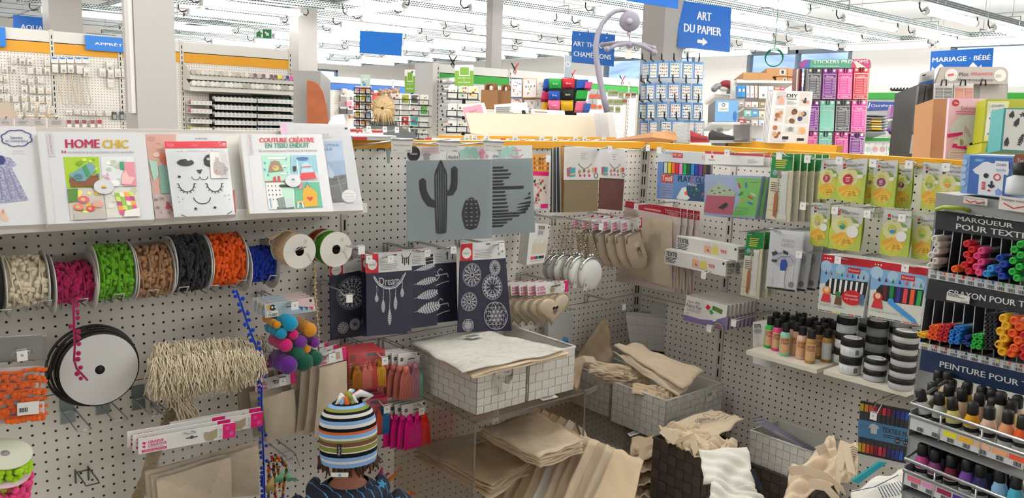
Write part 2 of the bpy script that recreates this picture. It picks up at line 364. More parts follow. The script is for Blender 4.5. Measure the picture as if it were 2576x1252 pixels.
for k,(x0,x1,y0,y1)in enumerate([(11.1,11.1,2.2,3.6),(11.1,11.1,3.7,5.1),(11.1,11.1,7.0,8.4),(3.24,3.24,6.78,8.2)]):
 d=dup(tube0,V(((x0+x1)/2,(y0+y1)/2,3.0))-V(tube0.location),label='glowing white fluorescent batten hung crossways to the long rows',rz=pi/2,group='fluorescent battens hung crossways');
DEFR=[(-7,11.05)]
for i,y in enumerate(sorted(rows)):
 x0={8.87:.6,10.1:.8}.get(y,2.2 if y>5 else 3.4);x1={8.87:3.2,10.1:3.2}.get(y,11.05)
 if y<2.05:x0,x1=-8.2,6
 if y in(2.4,4.4,6.9,11.5):x0,x1=-6.6,{2.4:2,4.4:-.9,6.9:-.3,11.5:-.3}[y]
 if y==12:x0,x1=-.1,2
 rail((x0,y,RZ),(x1,y,RZ),'perforated galvanised cable tray running lengthways, tray number %s from the front of the hall'%nth(i).replace('frontmost','first')if i<20 else'perforated galvanised cable tray far at the back, the %s from the back wall'%nth(len(rows)-i-1).replace('frontmost','nearest'))
rail((11.1,1.8,RZ),(11.1,20,RZ),'galvanised cable tray crossing in front of the windows');rail((3.24,5.6,RZ+.07),(3.24,15,RZ+.07),'galvanised cable tray crossing the long trays near the middle of the hall');rail((1.2,8.5,RZ+.07),(1.2,15,RZ+.07),'galvanised cable tray crossing above the exit sign')
#the pegboard gondolas in the corner
Z0=1.56;PH=.0253826;CX=51.31287
PU=peg('X',-CX*PH,Z0,zp=.025);PL=peg('X',-CX*PH,Z0-.64*.025);PL1=peg('X',(0-CX-17.555+0)*PH,Z0);PL0=peg('X',(0-CX-37.04721-17.555+17.555)*PH,Z0-.594*.025)
UPR=mat('#d3cec6',.45);SLOT=mat('#0c0c0c',.6)
zs=Z0-.025*23.83
def upright(mb,axis,a,z0,z1,out=.004,w_=.011,y=0.0):
 """slotted steel post"""
 if axis=='x':mb.box((a-w_,y-out,z0),(a+w_,y+.02,z1),UPR)
 else:mb.box((-out,a-w_,z0),(.02,a+w_,z1),UPR)
 z=z0+.02
 while z<z1-.03:
  if axis=='x':mb.box((a-.003*w_/.011,y-out-.0006,z),(a+.003*w_/.011,y-out,z+.032),SLOT)
  else:mb.box((-out-.0006,a-.003,z),(-out,a+.003,z+.032),SLOT)
  z+=.05
g1=thing('shop_gondola','white pegboard gondola with yellow top rail behind the pompom reels and stencils','shelving',(0,0,0))
XL=(-2.5-CX)*PH
mb=MB();mb.box((-4.6,-.001,zs+.001),(XL-.012,.012,1.566),PL1);mb.box((-4.6,-.001,.26),(XL-.012,.012,zs-.0015),PL0);mb.build('pegboard_panel',g1)
mb=MB();mb.box((XL+.012,-.001,zs+.001),(-.02,.012,1.566),PU);mb.box((XL+.012,-.001,.26),(-.02,.012,zs-.0015),PL);mb.build('pegboard_panel',g1)
for a in(XL,-4.6,-.013):mb=MB();upright(mb,'x',a,.1,1.566);mb.build('upright_post',g1)
mb=MB();mb.box((-4.6,-.012,1.566),(.0,.05,1.591),YEL);mb.build('top_rail',g1)
mb=MB();mb.box((-4.6,.02,.1),(0,.04,1.566),UPR);mb.build('back_sheet',g1)
mb=MB();mb.box((-4.6,-.45,.1),(-.0,.0,.25),WHITE)
for i in range(60):
 x=-.02-i*.045
 for y in(-.44,-.40):mb.box((x-.018,y,.2501),(x,y+.008,.2506),SLOT)
mb.build('base_shelf',g1)
mb=MB();mb.box((-4.6,-.44,0),(-.0,.02,.1),mat('#8c8880',.6));mb.build('plinth',g1)
g2=thing('shop_gondola','white pegboard gondola with yellow top rail behind the dye sachets and fabric markers','shelving',(.003,0,0))
YR=-.4255
PR1=peg('Y',-(0-.63504)*PH*1.0,Z0);PR2=peg('Y',-(17.555)*PH,Z0-.594*.025+.0);
PR1L=peg('Y',-(0-.63504)*PH,Z0-.64*.025);PR2U=peg('Y',-17.555*PH,Z0)
mb=MB();mb.box((.002,YR+.012,zs+.001),(.012,-.012,1.566),PR1);mb.box((.002,YR+.012,.26),(.012,-.012,zs-.0015),PR1L);mb.build('pegboard_panel',g2)
mb=MB();mb.box((.002,-1.75,zs+.001),(.012,YR-.012,1.566),PR2U);mb.box((.002,-1.75,.26),(.012,YR-.012,zs-.0015),PR2);mb.build('pegboard_panel',g2)
for a in(YR,-.010,-1.76):mb=MB();upright(mb,'y',a,.1,1.566);mb.build('upright_post',g2)
mb=MB();mb.box((-.012,-1.77,1.566),(.055,-.012,1.591),YEL);mb.build('top_rail',g2)
mb=MB();mb.box((.013,-1.77,.1),(.05,-.012,1.566),UPR);mb.build('back_sheet',g2);mb=MB();mb.box((.05,-1.77,1.545),(.46,-.06,1.56),WHITE);mb.box((.44,-1.77,.1),(.46,-.06,1.545),WHITE);mb.build('cap_board',g2)
mb=MB();mb.box((-.45,-1.77,.1),(.0,-.475,.25),WHITE);mb.build('base_shelf',g2)
mb=MB();mb.box((-.43,-1.77,0),(.05,-.475,.1),mat('#8c8880',.6));mb.build('plinth',g2)
#background of the hall
def sheet(name,label,cat,q,t,m,draw=None,group=None,side=None,parent=None):
 """a stiff flat article (card, box, board): front at the face, t thick"""
 b=MB();b.hexa(q,t,m,side)
 if draw:draw(b,q)
 return b.build(name,parent,label,cat,group)
def blobs(b,q,seed,cols,n=8,r0=.04,r1=.1,box=(.1,.15,.9,.85),k=.0008,nn=8):
 r=random.Random(seed)
 for i in range(n):b.disc(q,box[0]+r.random()*(box[2]-box[0]),box[1]+r.random()*(box[3]-box[1]),r0+r.random()*(r1-r0),mat(r.choice(cols),.5),k+i*.00005,nn)
def lines(b,q,u0,v0,u1,n,dv,h,m,seed=1,k=.0008,al=0):
 """rows of small print"""
 r=random.Random(seed)
 for i in range(n):
  e=u1-(u1-u0)*r.random()*.35
  b.rect(q,u0,v0+i*dv,e,v0+i*dv+h,m,k)
DK=mat('#2d2d33',.5);BLU=mat('#1f66bd',.4);SIGNB=mat('#1c66bf',.4);GRN=mat('#2f9a35',.45);INK=mat('#303034',.6);GREY=mat('#9a9a98',.5);RED=mat('#c2222c',.45)
def wires(b,P,r=.003,m=BLACK):b.tube(P,r,m,5)
def band_gondola(name_lab,y,xl,xr,pw,pz,top,w1,w2,bottom,colr,posts):
 """tall pegboard gondola with a white and a coloured band along the top; heights from pixels at pw"""
 z=[ony(y,(pw,v)).z for v in(top,w1,w2)]
 g=thing('shop_gondola',name_lab,'shelving',((xl+xr)/2,y,0))
 b=MB();b.box((xl,y,0),(xr,y+.04,z[2]),peg('X',0,0,pitch=.0254,r=.0034));b.build('pegboard_panel',g)
 b=MB();b.box((xl,y-.012,z[1]),(xr,y+.05,z[0]),WHITE);b.build('top_panel',g)
 b=MB();b.box((xl,y-.014,z[2]),(xr,y+.05,z[1]-.008),colr);b.build('coloured_band',g)
 b=MB();b.box((xl,y-.004,z[1]-.008),(xr,y+.04,z[1]),BLACK);b.build('seam',g)
 for a in posts:b=MB();upright(b,'x',a,0,z[0]+.01,.02,.017,y);b.build('upright_post',g)
 b=MB();b.box((xl,y-.4,.05),(xr,y,.2),WHITE);b.build('base_shelf',g)
 return g,z
YF=6.2;p0=ony(YF,(128,90)).x;p1=ony(YF,(455,115)).x;p2=ony(YF,(728,130)).x
band_gondola('tall pegboard gondola with white and mustard bands behind the square column',YF,-4.5,p2+.02,100,0,75.5,104,133,0,YEL,(p0-(p1-p0),p0,p1-(p1-p0)/2,p1,p2))
BAGT=film(refl=.5,bump=.6,op=.25);FB=crop(0,120,5.367)
def findings(px,py,wd,hd,c,i):
 q=rectL(YF-.07,(px-wd/2,py),(px+wd/2,py+hd));b=MB();b.hexa(q,.02,mat('#d9d4cc',.3),mat('#cfc9c0',.4));b.rect(q,0,0,1,.3,WCARD);b.rect(q,.2,.12,.8,.2,GREY,.001);b.disc(q,.5,.78,.32,mat(c,.4),.001,8)
 b.tube([q.p(.5,.1,.01),q.p(.5,.06,-.068)],.003,STEEL,4)
 return b.build('findings_bag',None,'little clear bag of craft findings hung on the far pegboard left of the column','bag','little bags of findings on the far pegboard')
r=random.Random(3)
for i,(x,y)in enumerate([(185,110),(300,120),(405,130),(640,145),(65,230),(185,230),(410,250),(525,260),(640,260),(75,360),(315,380),(420,400),(545,380),(90,495),(330,505),(440,510),(550,520),(655,520),(10,350),(5,500),(15,620),(95,620),(210,630),(330,620),(445,650),(560,645),(660,645),(230,750),(455,760),(570,770),(690,790),(340,740)]):
 px,py=FB(x,y);findings(px,py,15,19,r.choice(['#b8a489','#cabda6','#a99a88','#d4cec4','#8d8478','#c9b193']),i)
for i,(x,y)in enumerate([(745,220),(860,225),(955,225),(1075,235),(1170,270),(1385,270),(1480,190),(1500,290),(1590,280),(1685,280),(1495,420),(930,840),(1040,830),(1145,850),(1245,850),(1340,850),(1460,850)]):
 px,py=FB(x,y);q=rectL(YF-.07,(px-8,py),(px+8,py+(22 if i<11 else 12)));b=MB();b.hexa(q,.03,mat('#d5d0c9',.25));b.rect(q,0,0,1,.35,WCARD);b.disc(q,.5,.75,.3,mat(r.choice(['#8f8f8d','#b4aea6','#d6cfc5']),.3),.001,8);b.tube([q.p(.5,.05,.01),q.p(.5,.05,-.068)],.003,STEEL,4)
 b.build('findings_bag',None,'small silvery bag of findings hung near the dark square column','bag','silvery bags of findings beside the column')
for i,x in enumerate((738,845,950,1060,1160)):
 px,py=FB(x,130);q=rectL(YF-.06,(px-9,py),(px+9,py+15));b=MB();b.hexa(q,.004,WCARD);b.poly(q,[(0,0),(1,0),(.8,.25),(.4,.3),(.1,.22)],mat('#2f7fc4',.4),.001)
 b.tube([q.p(.5,.1,.008),q.p(.5,.1,-.058)],.003,STEEL,4);b.build('header_card',None,'white and blue header card on the far pegboard, number %s of five'%['one','two','three','four','five'][i],'card','white and blue header cards')
for i,x in enumerate((790,880,985,1090)):
 px,py=FB(x-15,330);a=ony(YF-.05,(px,py));e=ony(YF-.05,FB(x+15,780));b=MB();mm=mat('#cfc2ae',.4)
 P=[a,V((a.x+.01,YF-.05,(a.z+e.z)/2)),V((a.x+.03,YF-.05,e.z+.02)),V((a.x+.06,YF-.05,e.z)),V((a.x+.085,YF-.05,e.z+.03)),V((a.x+.06,YF-.05,(a.z+e.z)/2)),V((a.x+.05,YF-.05,a.z))]
 b.tube(P,.006,mm,5);b.tube([a,a+V((.025,.05,0)),a+V((.05,0,0))],.006,mm,5);b.build('cord_hank',None,'long hank of beige cord hanging on the far pegboard','cord','hanks of beige cord')
for i,x in enumerate((1545,1645,1745)):
 px,py=FB(x,865);q=rectL(YF-.05,(px-6,py),(px+6,py+20));b=MB();b.hexa(q,.012,mat('#3d4644',.4));b.rect(q,.2,.35,.9,.9,mat('#98a3a0',.3));b.tube([q.p(.5,-.15,-.048),q.p(.5,-.1,.0),q.p(.5,.1,.006)],.003,STEEL,4)
 b.build('tool_card',None,'dark green carded tool low on the far pegboard, %s from the column'%['third','second','nearest'][i],'pack','dark carded tools')
for i,x in enumerate((935,1040,1140,1250,1345)):
 px,py=FB(x,970);q=rectL(YF-.05,(px-7,py),(px+7,py+20));b=MB();b.hexa(q,.015,mat('#b9aaa6',.4));b.rect(q,.1,.05,.9,.5,mat(['#8c3a44','#8c3a44','#7d4a41','#96525a','#b22a34'][i],.4));b.rect(q,.1,.6,.9,.95,WCARD);b.tube([q.p(.5,.05,.006),q.p(.5,.05,-.048)],.003,STEEL,4)
 b.build('findings_bag',None,'small pack with reddish card in the bottom row, %s from left'%['first','second','third','fourth','fifth'][i],'bag','reddish packs in the bottom row')
def lipshelf(nm,lab,tl,tr,hpx,y,depth=.22,m=WHITE,tilt=.05):
 a=ony(y-depth,tl);c=ony(y-depth,tr);c.z=a.z;h=(ony(y-depth,(tl[0],tl[1]+hpx)).z-a.z);t=thing(nm,lab,'shelf',(a.x,y,a.z+h))
 b=MB();b.quad(V((a.x,y-depth,a.z+h*.5)),V((c.x,y-depth,a.z+h*.5)),V((c.x,y,a.z+tilt)),V((a.x,y,a.z+tilt)),m);b.quad(V((a.x,y-depth,a.z+h)),V((c.x,y-depth,a.z+h)),V((c.x,y,a.z+tilt+h)),V((a.x,y,a.z+tilt+h)),m);b.build('tray',t)
 b=MB();b.box((a.x,y-depth-.006,a.z+h),(c.x,y-depth,a.z+.004),m);b.build('front_lip',t)
 for x in(a.x,c.x):
  b=MB();b.add([(x,y,a.z+tilt+h*2),(x,y,a.z+tilt+.1),(x,y-depth,a.z+.02),(x,y-depth,a.z+h)],((0,1,2,3),),m);b.build('bracket',t)
 return a,c,h
sp0=None
def reel(x,y,z,c,r=.028,L=.06,lab='small thread reel on the long sloping shelf',grp='thread reels on the sloping shelves',cat='reel'):
 b=MB();b.lathe((x,y-.1,z+r),(0,-1,.1),[(0,0),(r,.0),(r*.8,.01),(r*.8,L-.01),(r,L),(r*.85,L+.004),(0,L+.003)],mat(c,.5),8,ms=[mat(c,.5)]*4+[mat('#e8e4dd',.3),mat(c,.5)]);return b.build('thread_reel',None,lab,cat,grp)
a,c,h=lipshelf('sloping_shelf','upper white sloping shelf of thread reels under the mustard band',(478,189),(752,204),10,YF)
for i in range(26):
 t=(i+.5)/26;reel(a.x+(c.x-a.x)*t,YF-.12,a.z-.0,r.choice(['#d9d2c8','#cfc6bb','#e0dad2','#b9aea4','#7b5a62','#c9bfb2'])if i not in(20,22,23)else['#e4e23a','','#3c3f86','#e35ca0'][i-20],.026,.05,'small thread reel on the upper sloping shelf','thread reels on the upper sloping shelf')
a,c,h=lipshelf('sloping_shelf','lower white sloping shelf of pale thread reels above the yarn bins',(478,218),(752,229),10,YF)
for i in range(25):
 t=(i+.5)/25;reel(a.x+(c.x-a.x)*t,YF-.12,a.z,r.choice(['#d8d5ce','#c9c5bb','#e6e4df','#b0a89a']),.03,.05,'pale thread reel on the lower sloping shelf','thread reels on the lower sloping shelf')
def bins(lab,x0,x1,rowsy,n,cols,seed,dark,rowlab):
 """open rack of small bins each holding balls of yarn"""
 q=[ony(YF-.16,(x0,rowsy[0][0]-12)),ony(YF-.16,(x1,rowsy[0][1]-12))];zb=ony(YF-.16,(x0,rowsy[-1][0]+24)).z
 t=thing('yarn_bin_rack',lab,'rack',(q[0].x,YF,zb));b=MB()
 if dark:b.box((q[0].x,YF-.02,zb),(q[1].x,YF-.005,q[0].z),mat('#3a3a3a',.5));b.build('back_panel',t)
 else:b.box((q[0].x,YF-.012,zb),(q[1].x,YF-.006,q[0].z-.05),WHITE);b.build('back_panel',t)
 R_=random.Random(seed)
 for ri,(ya,yb)in enumerate(rowsy):
  A=ony(YF-.16,(x0,ya));B=ony(YF-.16,(x1,yb));A.z=(A.z+B.z)/2
  b=MB();b.box((A.x,YF-.16,A.z-.03),(B.x,YF-.02,A.z-.022),mat('#55534f',.5)if dark else WHITE);b.box((A.x,YF-.165,A.z-.03),(B.x,YF-.16,A.z+.012),WCARD)
  for k in range(n):u=A.x+(B.x-A.x)*(k+.2)/n;b.box((u,YF-.1665,A.z-.018),(u+(B.x-A.x)*.5/n,YF-.165,A.z+.004),mat('#cfcfcf',.5))
  b.build('bin_row',t)
  for k in range(n):
   u=A.x+(B.x-A.x)*(k+.5)/n;rr=(B.x-A.x)/n*.46;mb=MB();mb.ball((u,YF-.09,A.z-.02+rr*1.1),rr,mat(R_.choice(cols[ri%len(cols)]),.9,spec=.1),7,5,(1,1.3,1.15))
   mb.build('yarn_ball',None,'ball of yarn in the %s'%rowlab,'yarn','balls of yarn in the '+rowlab)
W_=['#dcdad4','#c9c6bf','#e6e4df'];
bins('open rack of grey and white yarn balls in the middle of the thread wall',540,645,[(248,250),(268,270),(287,288),(306,308),(324,325)],10,[W_,W_,W_,['#dcd2bd','#cfc3ad'],['#c7b08f','#d8c9a8']],5,True,'middle yarn rack')
bins('open rack of green and blue yarn balls at the right of the thread wall',648,747,[(250,256),(270,275),(289,293),(307,310),(325,325)],9,[['#6f9463','#3e7d6a','#59a08a'],['#44624f','#5e8f7d','#31534a'],['#8d9189','#5b6664','#3d4a48'],['#9db3be','#5d6a72','#77838a'],['#4a6d96','#6f93b8','#31507c']],6,True,'right-hand yarn rack')
bins('three small white shelves of pink and dark yarn left of the yarn rack',480,533,[(256,257),(277,278),(302,304),(323,324)],5,[['#c98f88','#d9a69c','#b96a63'],['#d38fa0','#c0444f','#d0707c'],['#53524f','#767370','#8b8077'],['#44474f','#c7bb4a','#6e7076']],8,False,'small pink yarn shelves')
t=thing('cabinet_end','grey cabinet end with a curved wooden side beside the thread wall','cabinet',dep(7.2,(775,320)));q=QD(7.2,(738,177),(806,179),(806,320),(738,320));b=MB();b.hexa(q,.4,mat('#9c9a97',.4));b.build('carcass',t)
q=QD(7.05,(772,202),(830,206),(830,330),(772,330));b=MB();pts=[(0,0),(.25,.01),(.5,.06),(.7,.2),(.85,.5),(.97,1),(0,1)];wd=mat('#a1562f',.45,var=.15,vs=9);b.poly(q,pts,wd,0);b.poly(q,[(u,v)for u,v in pts][::-1],wd,-.02)
for i in range(len(pts)):u0,u1=pts[i-1],pts[i];b.quad(q.p(*u0),q.p(*u1),q.p(*u1,-.02),q.p(*u0,-.02),wd)
b.build('wooden_side',t)
YB=9.0;xb0=ony(YB,(770,200)).x;xb1=ony(YB,(1088,225)).x
band_gondola('tall pegboard gondola with white and blue bands behind the card spinners',YB,xb0,xb1,950,0,199,214,231,0,mat('#2b63ad',.4),(xb0+.02,ony(YB,(987,210)).x,xb1))
KB=crop(860,140,5.216)
for i,(x,y,w_,h_,c,nm,lab)in enumerate([(80,480,90,70,'#c3cfb2','craft_pack','pale green craft pack under the blue band'),(20,560,70,90,'#8a8583','craft_pack','grey craft pack at the left end under the blue band'),(100,620,75,80,'#e08fa0','craft_pack','pink round craft pack left of the narrow card spinner'),(150,680,60,60,'#d87a86','craft_pack','deep pink craft pack left of the narrow card spinner'),(20,720,80,90,'#4c4b4f','craft_pack','dark craft pack low at the left under the blue band'),(110,730,70,80,'#6d6a70','craft_pack','charcoal craft pack beside the dark one'),(140,800,60,50,'#b28663','craft_pack','brown craft pack at the foot of the blue gondola'),(465,530,85,150,'#e5533f','craft_pack','bright coral craft pack behind the blond woman'),(160,570,60,70,'#b1a9a6','craft_pack','mottled craft pack behind the narrow spinner'),(40,460,60,60,'#c8b7b7','craft_pack','pinkish grey pack high at the left under the blue band'),(1150,560,50,120,'#a06aa8','craft_pack','purple craft pack at the right end of the blue gondola'),(1140,680,60,90,'#d49aa8','craft_pack','rose craft pack at the right end of the blue gondola')]):
 px,py=KB(x,y);q=rectL(YB-.12,(px-w_/10.4,py-h_/10.4),(px+w_/10.4,py+h_/10.4));b=MB();b.hexa(q,.05,mat(c,.5));b.rect(q,0,0,1,.2,WCARD);b.disc(q,.5,.6,.3,mat(c,.3),.004,10);b.tube([q.p(.5,.05,.01),q.p(.5,.05,-.118)],.004,STEEL,4);b.build(nm,None,lab,'pack')
for i,(x,y,lab)in enumerate([(545,510,'brown plush bear head hanging behind the woman'),(620,505,'second brown plush bear head nearer the wide spinner'),(700,490,'third brown plush head partly behind the wide spinner')]):
 px,py=KB(x,y);o=ony(YB-.16,(px,py));b=MB();fm=mat('#8a6f5c',.95,bump=.5,bs=60);b.ball(o,.075,fm,12,8)
 b.ball(o+V((-.055,.0,.06)),.03,fm);b.ball(o+V((.055,.0,.06)),.03,fm);b.ball(o+V((0,-.06,-.02)),.035,mat('#b89a80',.9));b.ball(o+V((-.025,-.068,.02)),.01,BLACK);b.ball(o+V((.025,-.068,.02)),.01,BLACK);b.tube([o+V((0,0,.06)),o+V((0,.16,.07))],.004,STEEL,4);b.build('plush_head',None,lab,'soft toy')
def spinner(lab,d,px,tiers,wpx,top,sign=None,cols=('#e9e6e2',),ncol=3,seed=1,cardlab='card',grp='',ch=15):
 o=dep(d,(px,tiers[0]));base=V((o.x,o.y,0));t=thing('card_spinner',lab,'display rack',base);b=MB();zt=dep(d,(px,top)).z;b.tube([base,V((o.x,o.y,zt))],.014,BLACK,8);b.lathe(base,(0,0,1),[(0,0),(.26,0),(.26,.03),(0,.05)],BLACK,16);b.build('pole',t)
 q0=QD(d-.2,(px-wpx/2,0),(px+wpx/2,0),(px+wpx/2,10),(px-wpx/2,10));Wd=q0.W;r_=random.Random(seed);fw=V((FWD.x,FWD.y,0)).normalized();rt=V((fw.y,-fw.x,0))
 for ti,y in enumerate(tiers):
  z=dep(d-.2,(px,y)).z;b=MB();c0=V((o.x,o.y,z))-fw*.18
  wires(b,[c0-rt*Wd/2+fw*.3,c0-rt*Wd/2,c0+rt*Wd/2,c0+rt*Wd/2+fw*.3],.005);wires(b,[c0-rt*Wd/2+V((0,0,.05)),c0+rt*Wd/2+V((0,0,.05))],.004)
  for k in range(ncol+1):u=-Wd/2+Wd*k/ncol;wires(b,[c0+rt*u+V((0,0,.05)),c0+rt*u-V((0,0,.0)),c0+rt*u*.2+fw*.17],.004)
  b.build('wire_tier',t)
  for k in range(ncol):
   u=-Wd/2+Wd*(k+.5)/ncol;cw=Wd/ncol*.42;hh=ch/FPX*(d-.2);c1=c0+rt*u+fw*.02+V((0,0,.012))
   q=Q(c1-rt*cw+V((0,0,hh))+fw*.03,c1+rt*cw+V((0,0,hh))+fw*.03,c1+rt*cw,c1-rt*cw);cc=cols[(ti*ncol+k)%len(cols)]
   b=MB();b.hexa(q,.012,mat('#e9e7e3',.5));b.rect(q,.08,.1,.92,.92,mat(cc,.5));blobs(b,q,seed*100+ti*10+k,['#c23a3a','#e9e4d8','#4a8f5a','#e0a030','#3b6fae','#e2e2e2','#333333'],5,.06,.16)
   b.build('greeting_card',None,cardlab,'card',grp)
 if sign:sign(t,o,d)
 return t
def sgn(x0,y0,x1,y1,fn):
 def f(t,o,d):q=QD(d-.06,(x0,y0),(x1,y0),(x1,y1),(x0,y1));b=MB();b.hexa(q,.012,WCARD);fn(b,q);b.build('header_sign',t)
 return f
def s1(b,q):b.rect(q,0,.05,1,1,mat('#b9d3c6',.5));b.rect(q,.25,.2,.8,.45,WCARD,.001);b.text(q,'POSTCARDS',.3,.26,.75,.32,INK);blobs(b,q,4,['#e07a3a','#3b8fd0','#d8b98a'],5,.07,.14,(.2,.65,.9,.9),.0015)
def s2(b,q):
 b.rect(q,0,.28,1,1,mat('#6f9d2a',.5));b.rect(q,.24,.1,.8,.52,WCARD,.001);b.rect(q,.28,.12,.76,.49,mat('#6f9d2a',.5),.0015)
 b.text(q,'100% GREEN, FUN',.17,.6,.83,.66,WCARD);b.text(q,'&',.47,.7,.53,.75,WCARD);b.text(q,'MADE IN BELGIUM',.17,.8,.83,.86,WCARD)
spinner('narrow black wire card spinner with a pale green sign left of the woman',7.6,921,[236,257,276,298,318,340],42,215,sgn(907,188,931,217,s1),['#d9a0b4','#e08a3c','#dfb9b0','#7fb06a','#e2c84a','#9fb9d6','#c8303a','#dfe5df','#d79a85','#dfc23a','#e5e5e0','#88aed8'],3,11,'small greeting card in the narrow spinner beside the woman','cards in the narrow spinner',16)
spinner('wide wire card spinner with a tall green sign right of the woman',7.9,1036,[264,291,320,350],96,180,sgn(1018,175,1044,233,s2),['#e6e3df','#a5b52e','#5a5a5a','#e9e6e2','#e9e6e2','#e9e6e2','#e9e6e2','#58a24a','#e9e6e2','#dd4038','#46b5b5','#ededed'],4,12,'white greeting card with small pictures in the wide spinner','cards in the wide spinner',24)
spinner('wire card spinner with a large green sign in front of the silver rolls',6.6,1167,[250,295,335],78,190,sgn(1144,163,1191,216,s2),['#ded9cf','#c3cba0','#d9d29a','#e5e3de','#d6d5cf','#e5e0da','#e6e6e6','#dcd7d0','#e3ded6'],3,13,'pale illustrated card in the spinner before the silver rolls','cards before the silver rolls',30)
YG=5.7;xg0=ony(YG,(1096,190)).x;xg1=ony(YG,(1606,220)).x
band_gondola('tall pegboard gondola with white and green bands and rolls of foil',YG,xg0,xg1,1200,0,168.5,189,211,0,GRN,(xg0+.02,ony(YG,(1281,200)).x,ony(YG,(1580,220)).x,xg1))
b=MB();a=ony(YG-.05,(1087,157));e=ony(YG-.05,(1099,157));b.box((a.x,YG-.07,0),(e.x,YG+.3,a.z),WHITE);b.build('end_panel',None,'tall white end panel at the left of the green banded gondola','panel')
R5=crop(860,140,5.216)
for i,y in enumerate([340,400,440,505,560,605,655,725,775,835,905,970,325]):
 o=ony(YG-.32,R5(1300+(i%3)*12,y));b=MB();m_=mat(['#c9cccd','#dcdfe0','#e8e4da'][(i//5)%3],.25,.6 if i<5 or i>8 else 0);L_=.34
 b.lathe(o,(.35,.1,.03),[(.0,0),(.012,0),(.028,.001),(.028,L_),(0,L_)],m_,12,ms=[BLACK,m_,m_,m_]);b.build('foil_roll',None,'%s roll from the top of the silver and white rolls beside the end panel'%(nth(i+1)if i<12 else'topmost'),'roll')
CRAFT=mat('#a2754e',.8)
def paperbag(d,p,wpx,hpx,lab,m=CRAFT):
 q=QD(d,(p[0]-wpx/2,p[1]),(p[0]+wpx/2,p[1]),(p[0]+wpx/2,p[1]+hpx),(p[0]-wpx/2,p[1]+hpx));t=thing('paper_bag',lab,'bag',q.p(.5,1));b=MB();b.hexa(q,.06,m);b.build('body',t)
 b=MB();
 for k in(0,-.05):b.tube([q.p(.25,.02,k),q.p(.25,-.25,k),q.p(.35,-.33,k),q.p(.65,-.33,k),q.p(.75,-.25,k),q.p(.75,.02,k)],.008,m,6)
 b.build('handle',t)
for i in range(4):paperbag(8.3-i*.07,(1240-i*3,226),42,46,'%s brown paper bag hanging beside the silver rolls'%nth(i).capitalize())
for i in range(3):paperbag(8.4-i*.07,(1276-i*3,228),30,44,'%s brown paper bag in the narrow row left of the white sticker cards'%nth(i).capitalize())
KP=crop(1220,120,4.814)
def foot(t,o,m):b=MB();b.tube([V((o.x,o.y,0)),o],.02,m,8);b.lathe((o.x,o.y,0),(0,0,1),[(0,0),(.22,0),(.22,.02),(0,.04)],m,16);b.build('foot',t)
t=thing('sheet_stand','pale wire stand behind the sticker sheets left of the pouch stand','display rack',dep(5.4,(1330,300)));b=MB();q=QD(5.36,(1286,200),(1368,200),(1366,300),(1284,300));b.hexa(q,.02,mat('#cfcfcc',.5));b.build('panel',t);foot(t,q.p(.5,1,-.03),STEEL)
for i,(x0,y0,x1,y1,c)in enumerate([(315,375,450,600,'#3d5f8f'),(460,375,625,605,'#e0962e'),(620,380,715,605,'#e4d8a6'),(320,610,450,690,'#d8a0b4'),(480,630,600,760,'#e7e5e1'),(600,620,700,750,'#e7dca0')]):
 p=KP(x0,y0);e=KP(x1,y1);q=QD(5.3+.008*i,p,(e[0],p[1]),e,(p[0]-1,e[1]));b=MB();b.hexa(q,.01,mat(c,.5));b.rect(q,.04,.03,.96,.97,WCARD);blobs(b,q,60+i,['#c8483f','#3e6ea8','#dba73a','#e58aa0','#5a9a6a','#8a6f5a'],16,.03,.07,(.15,.12,.85,.9),.001)
 b.build('sticker_sheet',None,['sticker sheet with a ring of small pictures left of the balloon sheet','orange-edged sticker sheet with balloons','pale yellow sticker sheet beside the blue pouches','pink sticker sheet in the lower row','white sticker sheet in the lower row','yellow sticker sheet in the lower row'][i],'stickers')
t=thing('pouch_stand','black revolving stand of coloured pencil pouches behind the cream shelf','display rack',dep(5.3,(1420,330)));b=MB();q=QD(5.25,(1372,198),(1452,199),(1450,300),(1370,300));b.hexa(q,.3,BLACK);b.build('core',t);foot(t,q.p(.5,1,-.1),BLACK)
b=MB();q=QD(5.3,(1420,137),(1438,140),(1438,197),(1420,194));b.hexa(q,.02,mat('#9aa3aa',.3));b.ring(q,.5,.4,.28,.36,WCARD);b.build('sign',t)
for i,(x0,y0,x1,y1,c,nm,lab)in enumerate([(775,378,925,490,'#1e9a3c','Enzo','green pencil pouch in the top row'),(930,372,1085,485,'#c01f34','Elena','red pencil pouch in the top row'),(770,525,910,625,'#1d50a8','Eva','blue pencil pouch in the middle row'),(918,500,1075,628,'#121212','Gabriel','black pencil pouch in the middle row'),(765,640,910,745,'#e26a92','Lou','pink pencil pouch in the bottom row'),(915,645,1070,755,'#d7a520','','mustard pencil pouch in the bottom row')]):
 p=KP(x0,y0);e=KP(x1,y1);q=QD(5.1,p,(e[0],p[1]),(e[0]-1,e[1]),(p[0]+2,e[1]));b=MB();m_=mat(c,.7)
 b.grid(lambda u,v:q.p(u,v,.022*sin(pi*u)**.5*sin(pi*min(v*1.1,1))**.5),8,6,m_);b.hexa(q,.03,m_);b.poly(q,[(0,.0),(.04,-.07),(.2,-.03),(.8,-.03),(.96,-.07),(1,.0)],m_,.01)
 if nm:b.text(q,nm,.3,.5,.7,.68,WCARD,.024)
 b.build('pencil_pouch',None,lab,'pouch')
